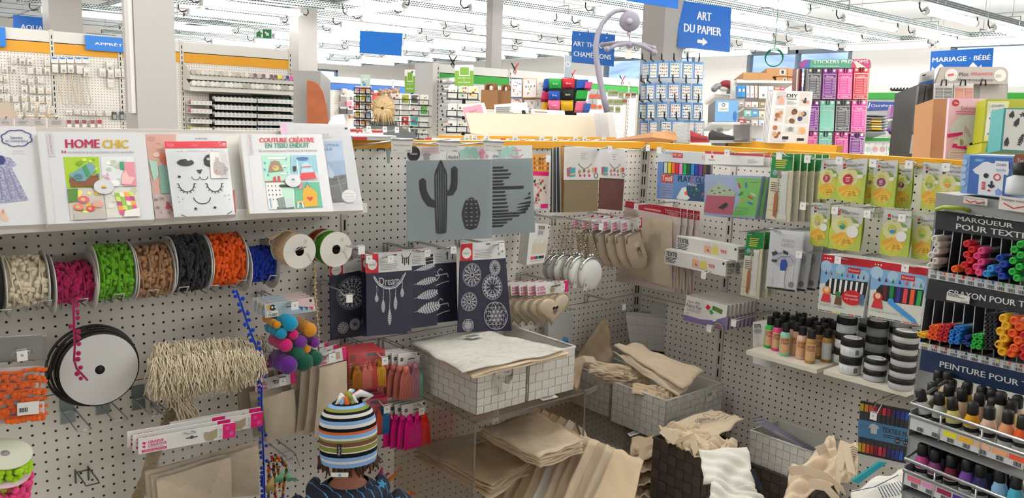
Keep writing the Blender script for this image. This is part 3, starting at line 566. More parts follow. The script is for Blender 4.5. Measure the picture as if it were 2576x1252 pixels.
for i,(x0,y0,x1,y1,c,n)in enumerate([(718,372,770,490,'#1d50a8',2),(695,525,775,625,'#c2285c',3),(1115,505,1240,620,'#1e9a3c',4),(1120,375,1245,490,'#1d50a8',4),(1220,405,1295,490,'#c2487c',3),(700,650,760,750,'#d7a520',3),(1105,645,1230,760,'#e26a92',4),(1205,665,1275,760,'#2a5ea8',3)]):
 for k in range(n):
  f=k/n;p=KP(x0+(x1-x0)*f,y0+8);e=KP(x0+(x1-x0)*(f+.8/n),y1-4);q=QD(5.15+.01*k,p,(e[0]+3,p[1]+1),(e[0],e[1]),(p[0]-3,e[1]));b=MB();b.hexa(q,.1,mat(c,.7));b.build('pencil_pouch',None,'pencil pouch seen edge on at the side of the pouch stand, %s row'%['top','middle','middle','top','top','bottom','bottom','bottom'][i],'pouch','edge-on pouches of the stand, '+['top','middle','middle','top','top','bottom','bottom','bottom'][i])
for i,(x,y)in enumerate([(1290,560),(1340,560),(1390,565),(1280,680),(1330,685),(1395,690)]):
 p=KP(x-28,y-60);q=QD(6.2,p,(p[0]+11,p[1]),(p[0]+13,p[1]+24),(p[0]-3,p[1]+24));b=MB();b.hexa(q,.02,mat('#a9a9a9',.4)if i!=5 else WCARD);b.disc(q,.5,.75,.42,mat('#c8552f',.5),.002,8);b.build('orange_bead_pack',None,'grey pack of orange decorations right of the pouch stand','pack','packs of orange decorations')
for i,(x,y,c)in enumerate([(1520,540,'#9ab84a'),(1580,540,'#8fae3e'),(1650,560,'#a3bf52'),(1730,565,'#c4502a'),(1520,645,'#8fae3e'),(1585,650,'#9ab84a'),(1640,650,'#8fae3e'),(1530,735,'#a3bf52'),(1610,740,'#8fae3e'),(1690,640,'#b9653f'),(1800,560,'#7d5a66')]):
 p=KP(x-28,y-30);q=QD(8.9,p,(p[0]+12,p[1]),(p[0]+12,p[1]+15),(p[0],p[1]+15));b=MB();b.hexa(q,.04,mat('#c9c8b8',.3));b.disc(q,.3,.5,.27,mat(c,.4),.002,8);b.disc(q,.72,.5,.27,mat(c,.4),.002,8);b.rect(q,0,0,1,.15,WCARD,.003);b.tube([q.p(.5,.05,.01),q.p(.5,.05,-.25)],.004,STEEL,4);b.build('pompom_pack',None,'small pack of green decorations under the green band'if c[1:3]in('9a','8f','a3')else'small pack of %s decorations under the green band'%{'c4':'orange','b9':'rust','7d':'purple'}[c[1:3]],'pack','green decoration packs'if c[1:3]in('9a','8f','a3')else None)
for i,(x,y,lab)in enumerate([(1139,155,'black spring clamp above the silver rolls'),(1295,164,'red and black spring clamp above the paper bags'),(1440,176,'red handled spring clamp beside the grey sign'),(1566,186,'red and black spring clamp near the white column')]):
 o=ony(YG-.005,(x,y));zt=ony(YG-.012,(x,169+(x-1200)*.108)).z;o.z=zt;b=MB()
 for s,m_ in((-1,BLACK),(1,RED if i else BLACK)):b.tube([o+V((s*.004,0,-.05)),o+V((s*.02,0,.0)),o+V((-s*.0,0,.03)),o+V((s*.055,0,.10))],[.007,.012,.012,.009],m_,6)
 b.build('spring_clamp',None,lab,'clamp')
#hanging signs
def hung(nm,lab,d,pts,draw,strings=((.15,0),(.85,0)),t=.006,m=SIGNB,cat='sign'):
 q=QD(d,*pts);th=thing(nm,lab,cat,q.p(.5,1));b=MB();b.hexa(q,t,m);draw(b,q);b.build('board',th)
 b=MB()
 for u,v in strings:a=q.p(u,v);b.tube([a,V((a.x,a.y,CEIL))],.002,mat('#c9c9c9',.5),4)
 b.build('cord',th);return th
def arrow(b,q,u,v,s,m,ang=0.0,k=.0015):
 ar=q.W/q.H;c_,s_=cos(ang),sin(ang)
 for P in([(-1,-.32),(.05,-.32),(.05,.32),(-1,.32)],[(0,-.8),(1,0),(0,.8)]):
  b.poly(q,[(u+s*(x*c_-y*s_),v+s*ar*(x*s_+y*c_))for x,y in P],m,k)
TW=mat('#f2f2f2',.4)
def d1(b,q):b.text(q,'ART',.35,.18,.62,.36,TW,bold=.025);b.text(q,'DU PAPIER',.11,.48,.82,.66,TW,bold=.025);arrow(b,q,.47,.83,.1,TW)
hung('hanging_sign','blue hanging sign with white lettering and an arrow beside the square column',8,[(1709,0),(1840,20),(1836,132),(1705,118)],d1)
def d2(b,q):b.text(q,'ART THÉRAPIE',.04,.28,.95,.47,TW,bold=.02);b.text(q,'CHAMÉLÉONS',.06,.6,.93,.8,TW,bold=.02);b.disc(q,.18,.1,.015,TW);b.disc(q,.8,.12,.015,TW)
hung('hanging_sign','blue hanging sign with two white lines seen behind the grey mobile arm',9,[(1439,77),(1548,88),(1544,167),(1436,156)],d2)
def d3(b,q):b.text(q,'MARIAGE · BÉBÉ',.03,.22,.96,.46,TW,bold=.025);arrow(b,q,.1,.82,.13,TW,2.4);arrow(b,q,.75,.82,.13,TW,.74)
hung('hanging_sign','blue hanging sign with two arrows in front of the right-hand window',8,[(2342,129),(2500,120),(2495,185),(2339,190)],d3)
hung('hanging_sign','plain bright blue hanging sign without lettering near the middle',9,[(905,77),(1013,84),(1010,141),(904,132)],lambda b,q:None,m=mat('#1277dd',.35))
def d4(b,q):b.text(q,'AQUARELLE',.11,.32,.72,.55,TW,bold=.02)
hung('hanging_sign','blue sign partly hidden behind the white column at the far left',11.5,[(33,37),(207,54),(207,122),(33,104)],d4)
hung('hanging_sign','blue sign cut off by the top edge of the picture',6.3,[(1575,-60),(1707,-45),(1706,22),(1575,2)],lambda b,q:None)
q=rectL(YF-.06,(214,88),(412,139));z0,z1=q.c[0].z,q.c[3].z
t=thing('hanging_sign','blue shelf sign on the mustard band, its right end behind the grey column','sign',q.p(.5,1));b=MB();b.hexa(q,.012,mat('#0f74cf',.4));b.text(q,'APPRÊTS BIJOUX',.11,.38,.88,.66,TW,bold=.03);b.build('board',t);b=MB();b.tube([q.p(.3,.5,-.01),q.p(.3,.5,-.05)],.01,STEEL,6);b.build('peg',t)
q=rectL(YF-.06,(-60,63),(16,118));b=MB();b.hexa(q,.046,mat('#0f74cf',.4));b.build('hanging_sign',None,'blue shelf sign cut off by the left edge above the mustard band','sign')
def d5(b,q):
 b.rect(q,.02,.03,.5,.97,mat('#e9efe9',.4));b.rect(q,.5,.0,1,1,mat('#16703f',.4));arrow(b,q,.74,.52,.16,WCARD,.75,.0015);g_=mat('#16703f',.4)
 b.disc(q,.3,.25,.05,g_,.001);b.line(q,[(.3,.35),(.26,.6),(.34,.75),(.32,.92)],.03,g_);b.line(q,[(.26,.6),(.2,.75),(.12,.78)],.03,g_);b.line(q,[(.3,.4),(.4,.5),(.45,.46)],.022,g_);b.line(q,[(.29,.4),(.18,.45),(.16,.58)],.022,g_)
hung('exit_sign','green and white emergency exit sign with a running figure',9.2,[(639,73),(683,74),(683,96),(640,95)],d5,t=.02,m=mat('#16703f',.4))
#the gondola behind the corner, its hooks and what stands on it
a=V((-.39,.85,1.574));e=V((.63,.85,1.574));g3=thing('shop_gondola','second pegboard gondola with a yellow rail standing behind the front corner','shelving',(a+e)/2)
dr=(e-a).normalized();nr=V((dr.y,-dr.x,0));e2=e+dr*.4;a2=a
b=MB();b.hexa(Q(a2+V((0,0,.006)),e2+V((0,0,.006)),e2-V((0,0,.022)),a2-V((0,0,.022))),.05,YEL);b.build('top_rail',g3)
b=MB();b.hexa(Q(a2-V((0,0,.022))-nr*.01,e2-V((0,0,.022))-nr*.01,V((e2.x,e2.y,.1))-nr*.01,V((a2.x,a2.y,.1))-nr*.01),.03,WHITE);b.build('pegboard_panel',g3)
CR=crop(1220,120,4.814)
REDW=['#c2202e','#e8e6e3']
for i,px in enumerate([905,945,975,1090,1105,1130,1190,1250,1280,1330,1353,1403,1440,1475]):
 if px<1080:o=dep(4.9,(px,352))-nr*.2
 else:f=(px-1128)/(1512-1128);o=a+(e-a)*f
 o=V((o.x,o.y,1.565-.0*i));tip=o+nr*.3+V((0,0,.022));t=thing('display_hook','wire hook with a small white tag behind the yellow rail, %s of the row'%nth(i).replace('frontmost','leftmost'),'hook',o);b=MB()
 b.tube([o,o+nr*.24+V((0,0,.0)),tip,tip+dr*.012,o+nr*.24+dr*.012,o+dr*.012],.0022,STEEL,5);b.build('wire',t)
 q=Q(tip+V((-.012,0,.004)),tip+V((.016,0,.004)),tip+V((.016,0,-.03)),tip+V((-.012,0,-.03)));b=MB();b.hexa(q,.002,WCARD);b.rect(q,.2,.3,.8,.5,GREY);b.build('price_tag',t)
 for k in range(3 if px>1080 else 1):
  c=o+nr*(.06+.07*k)+V((0,0,-.0));q=Q(c+V((-.045,.0,.006)),c+V((.05,-.01,.006)),c+V((.05,-.01,-.1)),c+V((-.045,0,-.1)));b=MB();b.hexa(q,.003,WCARD)
  if(i+k)%2:b.rect(q,0,0,.35,.6,RED)
  else:b.rect(q,.2,.02,1,.2,RED)
  b.disc(q,.18,.3,.14,WCARD,.001,12);b.build('carded_pack',None,'white and red carded pack hanging on the second gondola, only its top showing','pack','white and red packs on the second gondola')
CRM=mat('#e3d6bf',.5)
t=thing('display_shelf','long cream display shelf with a sloping back on top of the second gondola','shelf',dep(4.6,(1340,352)))
q=QD(4.75,(1170,283),(1502,291),(1519,351),(1184,333));b=MB();b.hexa(q,.01,CRM);b.build('sloping_back',t)
lo=[q.p(0,1),q.p(1,1),q.p(1,1)+nr*.16-V((0,0,.012)),q.p(0,1)+nr*.16-V((0,0,.012))];b=MB();b.hexa(Q(*lo),.012,CRM);b.build('ledge',t)
b=MB();b.hexa(Q(lo[3]+V((0,0,.018)),lo[2]+V((0,0,.018)),lo[2]-V((0,0,.014)),lo[3]-V((0,0,.014))),.006,CRM);b.build('front_lip',t)
for i in range(4):
 x=1494+i*11;q=QD(4.68-.05*i,(x,286),(x+16,285+i),(x+26,352),(x+8,356));sheet('white_board','%s white board of those standing at the right end of the cream shelf'%nth(3-i).capitalize(),'board',q,.006,mat('#d6d3d2',.5))
def tb(x0,y0,x1,y1,x2,y2,x3,y3,m,lab,dr_=None,d=4.79,nm='book'):sheet(nm,lab,'book',QD(d,(x0,y0),(x1,y1),(x2,y2),(x3,y3)),.02,m,dr_)
tb(1160,264,1218,258,1226,284,1180,330,WCARD,'white backed pink book leaning behind the left end of the cream shelf',lambda b,q:(b.rect(q,.02,.1,.85,1,mat('#dd9fb0',.5)),b.text(q,'Papote',.25,.3,.6,.45,mat('#a33b5c',.5))))
tb(1243,263,1325,257,1331,285,1244,284,WCARD,'white book with printed lines behind the cream shelf',lambda b,q:(lines(b,q,.05,.35,.55,6,.11,.05,INK,3),b.disc(q,.85,.9,.06,BLACK)))
tb(1336,274,1420,278,1422,291,1336,286,WCARD,'cream edged white book at the middle of the cream shelf',lambda b,q:lines(b,q,.1,.4,.5,1,.1,.3,mat('#b58a80',.5)))
MOB=mat('#8a8694',.4)
t=thing('cot_mobile','grey plastic cot mobile arm with a music box and crossed hanger','mobile',dep(4.3,(1530,290)));P=[cB(x,y)for x,y in[(1990,840),(1965,740),(1935,600),(1910,450),(1905,330),(1920,250),(1950,180),(1995,120),(2050,85),(2110,75),(2150,85)]]
b=MB();b.tube([dep(4.3,p)for p in P],[.017,.017,.016,.016,.015,.015,.014,.013,.012,.011,.009],MOB,10);b.build('arm',t)
o=dep(4.3,cB(2158,160));b=MB();ax=(CAM-o).normalized();b.lathe(o-ax*.03,ax,[(0,0),(.05,0),(.055,.01),(.055,.05),(.045,.062),(0,.064)],MOB,20);b.lathe(o+ax*.034,ax,[(0,0),(.018,0),(.015,.012),(0,.013)],mat('#a5a1ad',.3),12);b.tube([dep(4.3,cB(2150,90)),o+V((0,0,.05))],.006,MOB,6);b.build('music_box',t)
b=MB();b.tube([o-V((0,0,.05)),dep(4.3,cB(2158,330))],.004,MOB,6);b.ball(o-V((0,0,.062)),.014,mat('#c9b9bd',.4));b.ball(dep(4.3,cB(2158,335)),.02,MOB,10,6);b.build('drop_rod',t)
for k,pts in enumerate([[(1955,335),(2040,322),(2158,320),(2260,345),(2345,395)],[(1990,370),(2060,340),(2158,325),(2250,330),(2335,362)]]):
 b=MB();P=[dep(4.3+(.06*((j-2)/2)if k else-.06*((j-2)/2)),cB(*p))for j,p in enumerate(pts)];b.tube(P,.011,MOB,8);b.ball(P[0],.015,MOB);b.ball(P[-1],.016,MOB);b.build('hanger_bar',t)
q=QD(4.3,cB(2130,370),cB(2175,370),cB(2170,440),cB(2125,440));b=MB();b.hexa(q,.004,mat('#d9d6cc',.5));b.tube([q.p(.5,0),dep(4.3,cB(2158,340))],.002,MOB,4);b.build('felt_shape',t)
CS=crop(1580,130,5.6)
t=thing('sticker_rack','tall revolving rack of blue backed sticker cards on black hooks','display rack',dep(4.6,(1695,345)));b=MB();q=QD(4.75,(1625,158),(1770,158),(1762,345),(1622,345));b.hexa(q,.03,mat('#cfd6dc',.4));b.build('core_panel',t);b=MB();o=dep(4.8,(1693,345));b.tube([V((o.x,o.y,0)),o],.02,BLACK,8);b.lathe((o.x,o.y,0),(0,0,1),[(0,0),(.3,0),(.3,.03),(0,.05)],BLACK,16);b.build('pole',t)
def stkcard(x0,y0,wd,hd,d,seed,row,skew=0):
 q=QD(d,(x0,y0),(x0+wd,y0+skew),(x0+wd-1,y0+hd+skew),(x0-1,y0+hd));b=MB();b.hexa(q,.012,mat('#5d8fc4',.4),mat('#2f4e74',.5));b.rect(q,.1,.16,.92,.97,WCARD)
 R_=random.Random(seed);pal=R_.choice([['#54504f','#8a6a52','#b5895a'],['#4c7a4a','#6f9a5c','#8d6a45'],['#c2404a','#d98a3e','#3c5f9f'],['#3f4a66','#7f8fae','#54504f'],['#c45a68','#dfa0a8','#7a9a6a']])
 for i in range(4):
  for j in range(4):b.disc(q,.22+.19*i+R_.uniform(-.03,.03),.26+.19*j+R_.uniform(-.02,.02),R_.uniform(.05,.085),mat(R_.choice(pal),.5),.001,6)
 return b.build('sticker_card',None,'blue backed card of small stickers in row %s of the revolving rack'%row,'stickers','sticker cards, row '+row)
for ri,(y,xs)in enumerate([(152,[1615,1634,1655,1684,1718,1746]),(207,[1612,1626,1649,1681,1714,1743]),(255,[1608,1628,1652,1686,1715,1744]),(300,[1611,1634,1662,1690,1722,1748])]):
 for i,x in enumerate(xs):
  nm=['one from the top','two','three','four'][ri];wd=[19,20,28,28,25,24][i];stkcard(x,y+abs(i-2.5)*1.2,wd,40 if ri else 42,4.62-(.05 if 0<i<5 else 0),ri*10+i,nm,1 if i>3 else 0)
  o=dep(4.74,(x+wd/2,y+4));tip=dep(4.4,(x+wd/2+(i-2.5)*2-4,y-4));b=MB();b.tube([o,dep(4.52,(x+wd/2,y+1)),tip,tip+V((0,0,.022)),tip+V((.012,.012,.03))],.0045,BLACK,6)
  b.build('card_hook',t)
#right background
CZ=crop(1840,60,3.478)
def cz(d,*p):return QD(d,*[CZ(*x)for x in p])
WB=mat('#e8e6e2',.5)
t=thing('album_shelving','white shelving of albums and cards under the cartons','shelving',dep(6.0,(1900,330)))
for i,(xa,xb,y)in enumerate([(48,560,505),(120,500,650),(110,500,737),(110,500,815)]):
 q=cz(5.7,(xa,y-(8 if i else 20)),(xb,y-(8 if i else 5)),(xb,y+12),(xa,y+10));b=MB();b.hexa(q,.3,WB);b.build('shelf_board',t)
q=cz(6.05,(20,490),(600,500),(600,1000),(20,1000));b=MB();b.hexa(q,.03,WB);b.build('back_panel',t);foot(t,q.p(.3,1),STEEL);foot(t,q.p(.8,1),STEEL)
q=cz(5.75,(0,490),(48,495),(50,660),(0,655));b=MB();b.hexa(q,.03,WB);b.build('side_panel',t)
for i,(x0,y0,x1,y1,c,lab,nm)in enumerate([(55,535,90,640,'#2f7fc2','bright blue album at the left end of the album shelf','album'),(92,535,122,640,'#3f8ecb','second blue album beside the first one','album'),(130,540,158,645,'#c7c9d6','pale lilac album on the upper album shelf','album'),(165,540,198,645,'#d8d3d8','white and grey album on the upper album shelf','album'),(205,540,228,645,'#dcc4b4','pale pink album on the upper album shelf','album'),(240,545,318,650,'#e4e2de','wide white album on the upper album shelf','album'),(322,545,370,600,'#c9cede','pale blue album right of the wide white one','album'),(378,552,425,580,'#d98563','small orange card right of the albums','card'),(428,552,465,580,'#d9486f','small crimson card right of the orange one','card'),(60,670,115,720,'#a9a6a1','grey card pack at the left of the second album shelf','card pack'),(120,680,175,728,'#d9b9b4','pink card pack on the second album shelf','card pack'),(178,680,235,728,'#cfd3cf','pale card pack on the second album shelf','card pack'),(240,680,305,728,'#9b8455','brown card pack on the second album shelf','card pack'),(115,755,175,808,'#8ec7bb','turquoise card pack on the third album shelf','card pack'),(178,755,235,808,'#4b9bd0','blue card pack on the third album shelf','card pack'),(240,760,300,812,'#d8cfae','yellowish card pack on the third album shelf','card pack'),(60,830,118,880,'#b03845','dark red card pack at the left of the lowest album shelf','card pack'),(120,835,170,885,'#7c6e66','brownish card pack on the lowest album shelf','card pack'),(175,838,235,888,'#d2c3b4','beige card pack on the lowest album shelf','card pack'),(240,838,300,888,'#b9cbe0','pale blue card pack on the lowest album shelf','card pack')]):
 q=cz(5.62,(x0,y0),(x1,y0+2),(x1,y1),(x0,y1));sheet(nm.replace(' ','_')if nm!='card'else'small_card',lab,nm,q,.05 if nm=='album'else .02,mat(c,.5),lambda b,q:(b.rect(q,.25,.3,.75,.55,mat('#f0eee9',.5)),b.disc(q,.5,.75,.15,mat('#777777',.5))))
def carton(d,f,lab,dz=.3,lbl=True):
 q=cz(d,*f);t=thing('carton',lab,'box',q.p(.5,1));b=MB();b.hexa(q,dz,mat('#b98a5c',.75));bo=b.build('body',t)
 if lbl:b=MB();b.rect(q,.62,.2,.9,.8,WCARD,.002);b.rect(q,.7,.3,.82,.7,INK,.003);b.build('label_sticker',bo)
carton(5.75,[(308,388),(490,385),(490,460),(308,458)],'large cardboard carton with a white label in the top layer');carton(5.77,[(494,388),(556,390),(556,465),(494,460)],'small cardboard carton beside the large one in the top layer')
carton(5.75,[(392,466),(490,466),(490,520),(392,515)],'cardboard carton under the large one');carton(5.77,[(494,468),(550,470),(550,522),(494,520)],'narrow cardboard carton at the right of the lower layer');carton(5.7,[(103,425),(246,425),(246,492),(103,492)],'open cardboard carton at the left of the stack',lbl=False);carton(5.72,[(248,430),(335,428),(390,512),(248,495)],'open cardboard carton with its flap folded down in the middle',lbl=False)
o=dep(8.5,(1947,147));t=thing('cable_coil','coil of green cable hanging below the light tray','cable',o);ax=(CAM-o).normalized()
for k in range(3):
 b=MB();u=ax.orthogonal().normalized();v=ax.cross(u);b.tube([o+V((0,0,.006*k))+(u*cos(2*pi*j/28)+v*sin(2*pi*j/28))*(.083+.004*k)for j in range(28)],.005,mat('#12704f',.5),6,True);b.build('loop',t)
b=MB();b.tube([o+V((0,0,.085)),V((o.x,o.y,RZ))],.004,mat('#12704f',.5),5);b.build('strap',t)
t=thing('name_sticker_display','tall display board of coloured name sticker packs with a green header','display rack',dep(3.75,(2090,395)));q=cz(3.8,(660,370),(1215,378),(1160,1160),(610,1150));b=MB();b.hexa(q,.03,mat('#b9aa96',.5),mat('#4a3a3a',.5));b.build('board',t);foot(t,q.p(.5,1,-.06),BLACK)
q=cz(3.76,(585,312),(1225,305),(1220,385),(590,385));b=MB();H_=mat('#4d9a7c',.5)
pts=[(.08,.05),(.92,0),(.98,.12),(1,.5),(1,1),(.02,1),(0,.6),(.03,.3)];b.poly(q,pts,H_,0);b.poly(q,pts[::-1],H_,-.01);b.poly(q,[(.08,.05),(.17,.03),(.15,1),(.02,1),(0,.6),(.03,.3)],mat('#8c3a7a',.5),.001);b.poly(q,[(.13,.05),(.15,.05),(.15,1),(.07,1)],mat('#3f62a8',.5),.0015);b.poly(q,[(.74,.02),(.92,0),(.98,.12),(1,1),(.72,1)],mat('#b23a68',.5),.001);b.poly(q,[(.76,.3),(.82,.4),(.93,.95),(.8,1)],mat('#d9cfc0',.5),.0015)
b.text(q,'STICKERS PRENOMS',.205,.12,.955,.5,WCARD,.003,.02);b.text(q,'La solution pratique pour',.21,.72,.56,.92,WCARD,.003);b.build('header',t)
q=cz(3.86,(548,392),(660,385),(640,700),(540,700))
for i in range(5):sheet('sticker_pack','%s of the sticker packs seen edge on at the side of the name display'%nth(i).capitalize(),'pack',cz(3.9-.02*i,(548+i*12,393),(572+i*12,393),(566+i*12,600),(540+i*12,600)),.02,mat(['#6b2230','#7d2a35','#3a3434','#cdbfa8','#6b2230'][i],.5))
NP=[(665,392,785,655,'#55565a','Enzo','dark grey','top'),(798,392,922,658,'#7d2b8a','Emma','purple','top'),(930,392,1062,656,'#e0489e','Louna','pink','top'),(1067,385,1202,658,'#cc3140','Lucas','red','top'),(640,675,770,935,'#7d2b8a','Louis','purple','middle'),(772,672,906,938,'#74c7af','Lena','mint green','middle'),(910,672,1042,940,'#55565a','Mael','dark grey','middle'),(1048,670,1185,945,'#e0489e','Maelle','pink','middle'),(630,945,755,1150,'#e0489e','Maelys','left pink','bottom'),(760,950,882,1150,'#74c7af','Maeva','mint green','bottom'),(902,950,1024,1150,'#e0489e','Manon','right pink','bottom'),(1030,958,1165,1150,'#7d2b8a','Margaux','purple','bottom')]
for x0,y0,x1,y1,c,nm,cn,row in NP:
 dx=(y1-y0)*-.045;q=cz(3.72,(x0+8,y0),(x1,y0+2),(x1+dx,y1),(x0+8+dx,y1));b=MB();m_=mat(c,.45);b.hexa(q,.02,m_);b.rect(q,.08,.02,.25,.1,WCARD);b.disc(q,.82,.06,.1,WCARD,.001,12);b.rect(q,.02,.17,.98,.99,mat('#d9d4d4',.4),.0008);b.rect(q,.05,.19,.95,.97,m_,.0012);b.text(q,nm,.25,.22,.75,.29,WCARD,.002);b.text(q,nm,.25,.885,.75,.945,WCARD,.002)
 b.rect(q,.05,.3,.95,.315,WCARD,.0014);b.rect(q,.05,.86,.95,.873,WCARD,.0014)
 for k in range(5):b.ring(q,.8,.37+.1*k,.06,.085,mat('#e3dede',.5),.0018,12)
 for k in range(9):b.rect(q,.15,.345+.055*k,.62,.355+.055*k,mat('#e3dede',.5),.0018)
 b.build('name_sticker_pack',None,'%s name sticker pack in the %s row of the name display'%(cn,row),'pack')
 o=dep(3.78,CZ((x0+x1)/2+5,y0+6));tip=dep(3.6,CZ((x0+x1)/2+6,y0-2));s_=dep(3.6,CZ((x0+x1)/2+30,y0-2))-tip;b=MB();b.tube([o-s_*.5,tip-s_*.5,tip-s_*.5-V((0,0,.018)),tip+s_*.5-V((0,0,.018)),tip+s_*.5,o+s_*.5],.003,BLACK,5);b.build('hook',t)
q=QD(3.35,(1947,227),(2045,230),(2031,361),(1932,359));t=thing('craft_kit_box','white craft kit box printed with a grid of small photographs','box',q.p(.5,1));b=MB();b.hexa(q,.012,WCARD);b.text(q,'DIY',.34,.06,.62,.13,INK,.0015,.02);b.rect(q,.36,.15,.6,.165,INK)
PB=[(.08,.02,.32,.28),(.36,.3,.64,.62),(.68,.02,.95,.28),(.08,.34,.3,.6),(.68,.36,.95,.6),(.06,.66,.3,.97),(.37,.68,.65,.78),(.7,.68,.93,.82)]
for i,(u0,v0,u1,v1)in enumerate(PB):
 b.rect(q,u0,v0,u1,v1,mat(['#cfc5c4','#d6cfc6','#d9d0c9','#d3cdc7','#dcd7d3','#dedad5','#e0dcd8','#ddd8d2'][i],.5));blobs(b,q,300+i,[['#7385a8','#b5604a','#d9a58a'],['#4a3330','#efe9e2','#7a4a35'],['#d9907a','#efe4da','#3a3a3a'],['#a5684a','#c08a68','#8f5a40'],['#34405c','#d8b49a','#b98a70'],['#8a5236','#a5684a','#c49a80'],['#4a4a55','#8a8a92','#b9c4c0'],['#d08a3a','#c47a2e','#e2b070']][i],5,.03,.08,(u0+.05,v0+.04,u1-.05,v1-.04),.001)
lines(b,q,.36,.2,.62,5,.015,.006,GREY,2);b.rect(q,.34,.87,.5,.93,INK);b.rect(q,.72,.9,.9,.95,INK);lines(b,q,.34,.95,.5,2,.015,.006,GREY,2);b.build('printed_front',t)
for i in range(4):q2=QD(3.37+.02*i,(1947-4*(i+1),228+i),(2040,231),(2027,361),(1932-3.5*(i+1),358));b=MB();b.hexa(q2,.012,mat('#dddada',.5));b.build('inner_card',t)
q=QD(3.45,(1735,308),(1893,309),(1893,358),(1735,360));t=thing('clear_shoe_box','clear plastic box holding little shoes on the yellow rail','box',q.p(.5,1));b=MB();b.hexa(q,.17,film(refl=.4,bump=.2,op=.03));b.build('shell',t)
b=MB()
for u0,v0,u1,v1 in((0,0,1,.03),(0,.97,1,1),(0,0,.008,1),(.992,0,1,1)):b.rect(q,u0,v0,u1,v1,mat('#c9ccce',.3),.001)
b.rect(q,.72,.05,.98,.95,mat('#5a5757',.4,alpha=.75),-.02);b.build('edge',t)
def shoe(u,v,L_,m,sole,lab,k=-.07):
 o=q.p(u,v,k);rt=(q.p(1,.5)-q.p(0,.5)).normalized();up=V((0,0,1));b=MB()
 def f(a,c):s_=a;h=(.022+.028*(1-s_)**1.5)*(1 if a>.05 else .7);th=c*2*pi;return o+rt*(L_*(s_-.5))+up*(h*.5+h*.62*sin(th))+q.n*(.024*(1-.55*abs(2*s_-1)**3))*cos(th)
 b.grid(f,10,12,m);r_=thing('shoe',lab,'shoe',o);b.build('upper',r_);b=MB();b.hexa(Q(o-rt*L_*.5+up*.004+q.n*.02,o+rt*L_*.52+up*.004+q.n*.02,o+rt*L_*.52-up*.008+q.n*.02,o-rt*L_*.5-up*.008+q.n*.02),.045,sole);b.build('sole',r_)
 b=MB();
 for j in range(4):b.tube([o+rt*(L_*(-.05+.1*j))+up*(.038-.006*j)+q.n*.016,o+rt*(L_*(-.02+.1*j))+up*(.044-.006*j),o+rt*(L_*(-.05+.1*j))+up*(.038-.006*j)-q.n*.016],.0022,WCARD,4)
 b.build('lace',r_)
shoe(.18,.84,.085,mat('#a92331',.6),RED,'small red shoe in the clear box');shoe(.57,.84,.11,mat('#2b2a2c',.6),mat('#e0ded9',.5),'small black and white trainer in the clear box');shoe(.62,.9,.07,mat('#7d2028',.6),BLACK,'dark red shoe behind the black trainer',-.13)
q=QD(3.5,(1702,307),(1735,309),(1735,360),(1702,358));sheet('crinkled_bag','crinkled clear bag left of the shoe box','bag',q,.08,mat('#c9cccc',.25,bump=1,bs=120))
K1=mat('#9c6c42',.75);K2=mat('#b07f50',.75);PTS=[(1492,357),(1585,343),(1645,331),(1704,329),(1704,353),(1640,345),(1560,368),(1640,371)]
t=thing('kraft_paper_bag','folded brown kraft bag lying on the corner of the yellow rails','bag',dep(3.45,(1600,368)));P=[dep(3.45+(.12 if i in(1,2,3)else 0),p)for i,p in enumerate(PTS)];b=MB();b.add(P+[p-V((0,0,.012))for p in P],((0,6,5,1),(1,5,2),(8,9,13,14),(0,8,14,6)),K1);b.add([P[5],P[4],P[3],P[2]],((0,1,2,3),),K2);b.build('front_panel',t)
b=MB();b.add([P[6],P[7],P[4],P[5]],((0,1,2,3),),K1);q=Q(P[2],P[3],P[4],P[5]);b.line(q,[(.1,.5),(.9,.5)],.003,mat('#8a5c36',.8));b.build('folded_base',t)
sheet('sketch_book_display','pale blue box display with a white label and leaf mark','box',QD(5.4,(1800,252),(1857,252),(1856,306),(1798,306)),.2,mat('#6fa3d0',.5),lambda b,q:(b.rect(q,.12,.1,.58,.52,WCARD,.001),b.text(q,'CANSON',.17,.36,.53,.46,INK,.002),b.ring(q,.35,.22,.05,.08,INK,.002,10),b.disc(q,.87,.75,.09,mat('#2f66a5',.5),.001,10,.25)),side=mat('#3a3a3a',.5))
t=thing('white_shelf_unit','narrow white shelf unit beside the square column','shelf',dep(6,(1820,245)));q=QD(6.0,(1797,236),(1850,240),(1850,247),(1797,244));b=MB();b.hexa(q,.3,WB);b.build('board',t);q=QD(5.98,(1841,196),(1853,198),(1853,246),(1841,244));b=MB();b.hexa(q,.3,WB);b.build('side',t)
o=dep(5.9,(1828,213));b=MB();b.ball(o,.06,mat('#8f2f33',.7),10,6,(1.1,.7,.55));b.ball(o+V((-.03,0,-.03)),.04,mat('#e8e6e2',.6),8,5,(1.2,.7,.5));b.build('toy_cap',None,'dark red soft object on the narrow white shelf','soft toy')
o=dep(5.9,(1815,231));b=MB();b.tube([o+V((.1*cos(a),.0,.045*sin(a)))for a in(2.9,2.2,1.5,.8,.3,-.2)],.022,mat('#8f8f93',.3,.3),8);b.build('grey_hook_ornament',None,'shiny grey curved object below the dark red one','ornament')
q=QD(5.38,(1790,307),(1862,307),(1862,313),(1790,313));t=thing('shelf_board','white shelf board under the pale blue sketch book display','shelf',q.p(.5,1));b=MB();b.hexa(q,.3,WB);b.build('board',t);foot(t,q.p(.5,1,-.15),STEEL)
DG=mat('#b3aaa3',.5)
